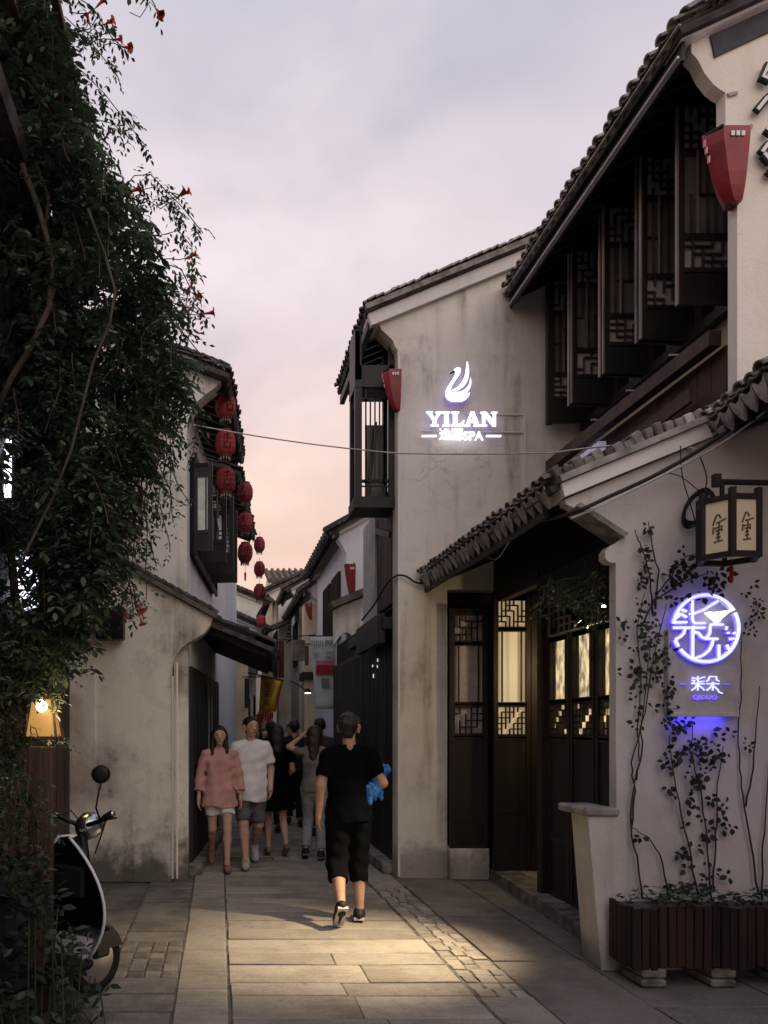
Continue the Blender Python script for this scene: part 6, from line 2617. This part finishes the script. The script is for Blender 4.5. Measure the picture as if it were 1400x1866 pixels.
def hand(S, wr, d, palm_n, grip=0.4, k=.008):
    "palm, four unequal bent fingers and a thumb leaving the side of the palm"
    wr, d, pn = Vector(wr), Vector(d).normalized(), Vector(palm_n).normalized()
    sd = d.cross(pn).normalized()
    S.seg(wr, wr + d * .03, .024, .027, k=.015)
    for q in (-.022, 0, .022): S.seg(wr + d * .03 + sd * q, wr + d * .085 + sd * q, .014, .014, k=.02)
    for i, (q, L) in enumerate(((-.030, .062), (-.010, .076), (.010, .072), (.030, .056))):
        p = wr + d * .085 + sd * q
        a = d
        for j in range(3):
            a = (a + pn * grip * .8).normalized()
            e = p + a * L * (.45, .33, .28)[j]
            S.seg(p, e, (.0095, .009, .008)[j], (.009, .008, .0072)[j], k=k)
            p = e
    p = wr + d * .03 - sd * .026
    for j, L in enumerate((.036, .03, .024)):
        a = (-sd * .8 + d * .8 + pn * (.3 + grip * .4 * j)).normalized()
        e = p + a * L
        S.seg(p, e, (.013, .011, .010)[j], (.011, .010, .008)[j], k=k)
        p = e


def person(label, loc, yaw, H, J, outfit, mats, h=.012, female=False, hair='short', fingers=True, group=None, face=True):
    """J: joints in body space (x right, y forward, z up, metres for a 1.72 m body).
    outfit: top / bottom descriptions; mats: skin, hair, top, bottom, shoe, sole"""
    t = thing('person', label, 'person', loc, group)
    T = Matrix.Translation(Vector(loc)) @ Matrix.Rotation(yaw, 4, 'Z') @ Matrix.Scale(H / 1.72, 4)
    j = {k: Vector(v) for k, v in J.items() if k != 'turn'}
    lo = [min(v[i] for v in j.values()) - .22 for i in range(3)]
    hi = [max(v[i] for v in j.values()) + .22 for i in range(3)]
    lo[2], hi[2] = -.03, 1.80
    g = 1.0 if not female else .86
    B = Sdf(lo, hi, h)
    pel, chest, neck, head = j['pelvis'], j['chest'], j['neck'], j['head']
    # torso
    B.seg(pel, pel.lerp(chest, .45), .145 * (1.0 if not female else 1.0), .125 * g, fy=.68)
    B.seg(pel.lerp(chest, .45), chest, .125 * g, .155 * g, fy=.66, k=.05)
    B.seg(chest, neck - Vector((0, 0, .05)), .13 * g, .05, fy=.7, k=.03)
    B.seg(j['sL'], j['sR'], .042 * g, .042 * g, k=.03)
    B.seg(neck - Vector((0, 0, .04)), head - Vector((0, 0, .06)), .055 * g, .05 * g, k=.03)
    # head, with the face toward the head's own front
    hd = Matrix.Rotation(J.get('turn', Vector((0, 0, 0)))[2] if 'turn' in J else 0, 3, 'Z')
    fwd, sid, up = hd @ Vector((0, 1, 0)), hd @ Vector((1, 0, 0)), Vector((0, 0, 1))
    B.seg(head + up * .025 - fwd * .018, head + up * .03 + fwd * .012, .082, .08, k=.03)
    B.seg(head + up * .0 + fwd * .03, head - up * .075 + fwd * .055, .062, .036, k=.035)
    B.seg(head + fwd * .088 + up * .01, head + fwd * .108 - up * .022, .010, .014, k=.014)
    for s_ in (-1, 1):
        B.seg(head + sid * s_ * .082 + up * .012 - fwd * .005, head + sid * s_ * .080 - up * .035, .021, .014, k=.008)
        B.seg(head + sid * s_ * .033 + fwd * .098 + up * .012, head + sid * s_ * .034 + fwd * .1 + up * .01, .012, .012, sub=True)
    # limbs
    for s_ in 'LR':
        sh, el, wr = j['s' + s_], j['e' + s_], j['w' + s_]
        B.seg(sh, el, .046 * g, .040 * g, k=.03)
        B.seg(el, wr, .042 * g, .028 * g, k=.02)
        d = (wr - el).normalized()
        pn = Vector((-1 if s_ == 'R' else 1, .2, 0))
        pn = (pn - d * pn.dot(d)).normalized()
        if fingers: hand(B, wr, d, pn, J.get('grip', .35) if isinstance(J.get('grip', .35), float) else .35)
        else: B.seg(wr, wr + d * .13, .03, .02, k=.02)
        hp, kn, an, to = j['h' + s_], j['k' + s_], j['a' + s_], j['t' + s_]
        B.seg(hp, kn, .088 * (.95 if female else 1), .056 * g, k=.05)
        mid = kn.lerp(an, .3) - Vector((0, .012, 0))
        B.seg(kn, mid, .054 * g, .056 * g, k=.03)
        B.seg(mid, an, .056 * g, .034 * g, k=.03)
        B.seg(an, an + (to - an) * .95, .036, .03, k=.02)
    body = B.mesh('body', mats['skin'], t, T)
    # hair
    Hs = Sdf([head.x - .2, head.y - .25, head.z - .5], [head.x + .2, head.y + .25, head.z + .2], h * .9)
    Hs.seg(head + up * .04 - fwd * .022, head + up * .042 + fwd * .02, .087, .084, k=.02)
    if hair == 'short':
        Hs.seg(head - fwd * .032, head - up * .045 - fwd * .046, .080, .050, k=.02)
    else:
        Hs.seg(head - fwd * .03, head - up * .09 - fwd * .05, .09, .075, k=.02)
        bl = .22 if hair == 'long' else .14
        Hs.seg(head - up * .08 - fwd * .06, head - up * (.08 + bl) - fwd * .085, .078, .062, fy=.75, k=.03)
        for s_ in (-1, 1):
            Hs.seg(head + sid * s_ * .07 + up * .03, head + sid * s_ * .09 - up * (.1 + bl * .6) + fwd * .01, .034, .026, k=.03)
    Hs.wrinkle(.0045, (75, 75, 30))
    fpt = head + fwd * .10 - up * .045
    cx, cy, cz = fpt
    Hs.cut(lambda X, Y, Z: -(np.sqrt(((X - cx) * (1.0)) ** 2 + (Y - cy) ** 2 + ((Z - cz) * .78) ** 2) - .098))
    Hs.mesh('hair', mats['hair'], t, T)
    # face marks
    if face:
        for s_ in (-1, 1):
            e = MB()
            q = head + sid * s_ * .033 + fwd * .086 + up * .010
            e.lathe([(.002, -.006), (.009, -.004), (.011, 0), (.009, .004), (.002, .006)], q, 8)
            e.M = T
            e.build('eye', M_['void'], t)
            e = MB()
            e.bar(head + sid * s_ * .018 + fwd * .092 + up * .032, head + sid * s_ * .052 + fwd * .08 + up * .034, .006, .007)
            e.M = T
            e.build('eyebrow', mats['hair'], t)
        e = MB()
        e.bar(head - sid * .022 + fwd * .092 - up * .062, head + sid * .022 + fwd * .092 - up * .062, .010, .009)
        e.M = T
        e.build('mouth', fabric('lip_' + str(len(bpy.data.materials)), (.28, .09, .08)), t)
    # top
    o = outfit
    S = Sdf(lo, hi, h)
    lz = o.get('loose', .02)
    S.seg(pel + Vector((0, 0, .02)), pel.lerp(chest, .5), .15 * (1 if not female else .95) + lz, .135 * g + lz, fy=.70, k=.04)
    S.seg(pel.lerp(chest, .5), chest, .135 * g + lz, .162 * g + lz * .7, fy=.68, k=.05)
    S.seg(chest, neck - Vector((0, 0, .03)), .152 * g + lz * .4, .06, fy=.74, k=.03)
    if o['hem'] < pel.z - .05:
        wv = o.get('flare', .0)
        S.seg(pel, Vector((pel.x, pel.y, o['hem'])), .155 + lz, .155 + lz + wv, fy=.78, k=.03)
    sl_ = o.get('sleeve', .55)
    for s_ in 'LR':
        sh, el, wr = j['s' + s_], j['e' + s_], j['w' + s_]
        S.seg(neck + (sh - neck) * .25 - Vector((0, 0, .035)), sh, .052, .062 * g, k=.03)
        e1 = sh.lerp(el, min(1, sl_))
        S.seg(sh, e1, .058 * g + lz * .15, .054 * g + lz * .45, k=.02, flat=sl_ <= 1)
        if sl_ > 1: S.seg(el, el.lerp(wr, sl_ - 1), .050 * g + lz * .45, .050 * g + lz * .8, k=.02, flat=True)
    S.wrinkle(o.get('wr', .004), ph=o.get('ph', 0))
    hem = o['hem']
    nz_ = neck.z - .012
    S.cut(lambda X, Y, Z: np.maximum(hem + .012 * np.sin(X * 17) - Z, Z - nz_ - (np.abs(X - neck.x) * .0)))
    S.mesh(o.get('name', 'shirt'), mats['top'], t, T)
    # bottom
    if o.get('bottom'):
        P_ = Sdf(lo, hi, h)
        P_.seg(pel + Vector((0, 0, .06)), pel - Vector((0, 0, .03)), .142 * (.9 if female else 1), .155 * (.9 if female else 1), fy=.74, k=.03)
        bl = o['leg']
        lw = o.get('legw', .02) - (.018 if female and bl <= 1 else 0)
        for s_ in 'LR':
            hp, kn, an = j['h' + s_], j['k' + s_], j['a' + s_]
            if bl <= 1:
                P_.seg(hp, hp.lerp(kn, bl), .094 + lw * .6, .075 + lw, k=.03, flat=True)
            else:
                P_.seg(hp, kn, .094 + lw * .6, .062 + lw, k=.04)
                P_.seg(kn, kn.lerp(an, bl - 1), .062 + lw, .058 + lw * .7, k=.03, flat=True)
        P_.wrinkle(o.get('wr', .004), ph=1.3)
        zt = pel.z + .09
        P_.cut(lambda X, Y, Z: Z - zt)
        P_.mesh(o['bottom'], mats['bottom'], t, T)
    # shoes
    for s_ in 'LR':
        an, to = j['a' + s_], j['t' + s_]
        d = to - an
        S = Sdf([min(an.x, to.x) - .12, min(an.y, to.y) - .16, -.04], [max(an.x, to.x) + .12, max(an.y, to.y) + .18, max(an.z, to.z) + .16], h * .8)
        heel = an + (an - to).normalized() * .045 * 1.0 + Vector((0, 0, -.045)) * (1 if abs(d.z) < .08 else .4)
        S.seg(heel, to, .040, .036, k=.02)
        S.seg(heel.lerp(to, .2), to, .045, .040, k=.02)
        if o.get('shoe', 'sneaker') == 'sneaker': S.seg(an + Vector((0, 0, .0)), an - Vector((0, 0, .03)), .043, .045, k=.02)
        S.mesh('shoe', mats['shoe'], t, T)
        if mats.get('sole'):
            b = MB()
            n_ = (Vector((0, 0, -1)) - d.normalized() * d.normalized().z * -1).normalized()
            q0, q1 = heel + n_ * .034 - d.normalized() * .02, to + n_ * .030 + d.normalized() * .03
            b.bar(q0, q1, .082, .022, -n_)
            b.M = T
            b.build('sole', mats['sole'], t)
    return t


def pose(**kw):
    p = dict(pelvis=(0, 0, .93), chest=(0, 0, 1.26), neck=(0, -.01, 1.475), head=(0, .02, 1.60), sL=(-.172, -.005, 1.375), sR=(.172, -.005, 1.375),
             eL=(-.225, -.03, 1.12), wL=(-.225, .04, .88), eR=(.225, -.03, 1.12), wR=(.225, .04, .88),
             hL=(-.09, 0, .90), hR=(.09, 0, .90), kL=(-.095, .02, .50), kR=(.095, .02, .50), aL=(-.10, -.02, .085), aR=(.10, -.02, .085), tL=(-.11, .13, .035), tR=(.11, .13, .035))
    p.update(kw)
    return p


BLK = fabric('cloth_black', (.0045, .0045, .0055), .1)
BLK2 = fabric('cloth_black_trousers', (.006, .0055, .006), .1)
WHT = fabric('cloth_white', (.72, .70, .71), .06)
PNK = fabric('cloth_pink', (.56, .31, .285), .12)
GRY = fabric('cloth_grey', (.13, .115, .115), .25)
DEN = fabric('denim_pale', (.27, .28, .31), .12)
SHB = flat('shoe_black', (.015, .015, .016), .6)
SOL = flat('sole_white', (.55, .52, .50), .7)
SOLG = flat('sole_grey', (.14, .125, .115), .8)
SHW = flat('shoe_white', (.50, .48, .48), .7)
SHN = flat('sandal', (.25, .15, .11), .7)

# 1  man in black, walking away with a blue bag
m1 = gp(627, 1684)
man = person('man in black tee and cropped trousers walking away holding a blue bag', (1.07, 6.60, 0), R(3), 1.73,
             pose(head=(.005, .03, 1.60), turn=Vector((0, 0, R(-24))), eL=(-.245, -.06, 1.13), wL=(-.25, .0, .89), eR=(.262, -.07, 1.15), wR=(.262, .10, 1.16), kL=(-.095, .03, .49), aL=(-.115, -.245, .185), tL=(-.12, -.13, .055),
                  kR=(.095, .08, .50), aR=(.10, .06, .085), tR=(.135, .20, .035), hL=(-.09, 0, .90), hR=(.09, .01, .90)),
             dict(hem=.83, loose=.026, sleeve=.72, bottom='trousers', leg=1.42, legw=.026, wr=.005), dict(skin=SKIN, hair=HAIR, top=BLK, bottom=BLK2, shoe=SHB, sole=SOL), h=.0095, face=False)
# blue bag gripped in his right hand
bag = thing('blue_bag', 'crumpled bright blue bag in the hand of the man in black', 'bag', (1.30, 6.55, 1.0))
BL = pmat('bag_blue', (.035, .17, .48), (.015, .075, .26), 22, .6, None, .8, 26, spec=.3)
S = Sdf([-.25, -.2, -.3], [.25, .2, .25], .011)
S.seg((.045, 0, .05), (-.05, -.02, -.06), .034, .066, fy=.55, k=.02).seg((-.05, -.02, -.06), (-.095, -.02, -.15), .066, .045, fy=.5, k=.02).seg((.045, 0, .05), (.06, 0, .11), .026, .046, fy=.7, k=.02).seg((.0, .0, .0), (.02, .0, -.11), .045, .03, fy=.5, k=.02)
X_, Y_, Z_ = np.meshgrid(*S.ax, indexing='ij')
S.D = S.D + .006 * np.sin(X_ * 120 + Z_ * 52 + 2 * np.sin(Z_ * 30)) + .004 * np.sin(Z_ * 90 - X_ * 40 + Y_ * 60)
S.mesh('bag_body', BL, bag, Matrix.Translation((1.30, 6.56, 1.155)))

# 2  woman in pink
person('woman with long dark hair in loose pink blouse and white shorts walking toward us', (.0, 9.15, 0), R(184), 1.63,
       pose(eL=(-.235, -.03, 1.12), wL=(-.25, .03, .86), eR=(.235, -.03, 1.12), wR=(.25, .03, .86), kL=(-.085, .15, .50), aL=(-.075, .24, .10), tL=(-.08, .38, .05), kR=(.085, .0, .48), aR=(.075, -.30, .20), tR=(.075, -.19, .06)),
       dict(name='blouse', hem=.75, loose=.034, flare=.045, sleeve=1.7, bottom='shorts', leg=.60, legw=.03, shoe='flat', wr=.007, ph=2), dict(skin=SKIN2, hair=HAIR, top=PNK, bottom=WHT, shoe=SHN), h=.013, female=True, hair='long')
# 3  man in white tee
J3 = pose(eL=(-.24, -.06, 1.12), wL=(-.22, .10, .90), eR=(.24, -.02, 1.13), wR=(.20, .14, .96), kL=(-.09, .02, .48), aL=(-.07, -.30, .20), tL=(-.07, -.19, .06), kR=(.09, .11, .51), aR=(.07, .20, .10), tR=(.08, .34, .05))
J3['turn'] = Vector((0, 0, R(22)))
person('man in white tee and grey patterned shorts with white shoes, looking aside', (.365, 9.32, 0), R(182), 1.74, J3,
       dict(hem=.75, loose=.040, sleeve=.75, bottom='shorts', leg=.95, legw=.012, wr=.006, ph=4), dict(skin=SKIN2, hair=HAIR, top=WHT, bottom=GRY, shoe=SHW), h=.013)
# 4  woman in black dress
person('woman in short black dress and sandals half hidden behind the man in white', (.72, 10.1, 0), R(8), 1.66,
       pose(kL=(-.09, .12, .50), aL=(-.10, .02, .10), tL=(-.10, .14, .04), kR=(.09, .02, .49), aR=(.10, -.16, .13), tR=(.10, -.04, .045), eR=(.22, .0, 1.12), wR=(.16, .16, 1.0)),
       dict(name='dress', hem=.60, loose=.035, flare=.05, sleeve=.6, shoe='flat', wr=.005), dict(skin=SKIN2, hair=HAIR, top=BLK, shoe=SHN), h=.015, female=True, hair='bob', face=False)
# 5  woman with raised arm
person('woman in pale jeans with one arm raised to her long hair, seen from behind', (1.17, 9.85, 0), R(-14), 1.64,
       pose(eL=(-.34, .03, 1.44), wL=(-.15, .05, 1.60), eR=(.22, .02, 1.12), wR=(.16, .2, 1.05), kL=(-.09, .10, .50), aL=(-.10, -.10, .12), tL=(-.13, .03, .045), kR=(.09, -.02, .49), aR=(.10, -.12, .10), tR=(.10, .03, .04)),
       dict(name='tee', hem=.86, loose=.018, sleeve=.5, bottom='jeans', leg=1.9, legw=.008, wr=.004), dict(skin=SKIN2, hair=HAIRB, top=fabric('cloth_taupe', (.20, .18, .17)), bottom=DEN, shoe=SHB, sole=SOLG), h=.014, female=True, hair='long', face=False)
# farther walkers, a dark cluster between the houses
crowd = [
    ('person in dark jacket walking away behind the woman in black dress', (.80, 12.4), 5, 1.72, False, 'short', (.02, .02, .024), (.03, .03, .035)),
    ('woman in charcoal dress with bobbed hair behind the yellow flag', (.62, 13.4), 170, 1.62, True, 'bob', (.035, .03, .03), None),
    ('man in navy shirt and dark trousers deep in the alley crowd', (1.24, 13.2), -6, 1.75, False, 'short', (.02, .025, .045), (.02, .02, .022)),
    ('tall man in grey shirt beside the white banner', (1.52, 12.1), 4, 1.76, False, 'short', (.07, .07, .075), (.02, .02, .02)),
    ('woman in brown top walking away in the middle of the alley', (1.02, 14.8), 0, 1.63, True, 'long', (.07, .045, .035), (.04, .04, .05)),
    ('man in dark red shirt farthest down the alley', (1.42, 16.0), 175, 1.70, False, 'short', (.09, .02, .02), (.03, .03, .03)),
    ('woman in pale grey blouse at the far bend of the alley', (.98, 17.5), 180, 1.60, True, 'bob', (.22, .21, .2), (.03, .03, .04)),
]
for k, (lab, (x, y_), yw, H, fem, hr, tc_, bc) in enumerate(crowd):
    ph = .14 * (-1) ** k
    person(lab, (x, y_, 0), R(yw), H, pose(kL=(-.09, .05 + ph * .5, .50), aL=(-.10, -.02 + ph, .10), tL=(-.10, .12 + ph, .04), kR=(.09, .05 - ph * .5, .50), aR=(.10, -.02 - ph, .10), tR=(.10, .12 - ph, .04)),
           dict(name='dress' if bc is None else 'shirt', hem=.58 if bc is None else .84, flare=.04 if bc is None else 0, loose=.025, sleeve=.7, bottom=None if bc is None else 'trousers', leg=1.9, legw=.02),
           dict(skin=SKIN2 if fem else SKIN, hair=HAIR, top=fabric('crowd_top_%d' % k, tc_), bottom=fabric('crowd_bottom_%d' % k, bc or tc_), shoe=SHB), h=.02, female=fem, hair=hr, fingers=False, face=False, group='people far down the alley')
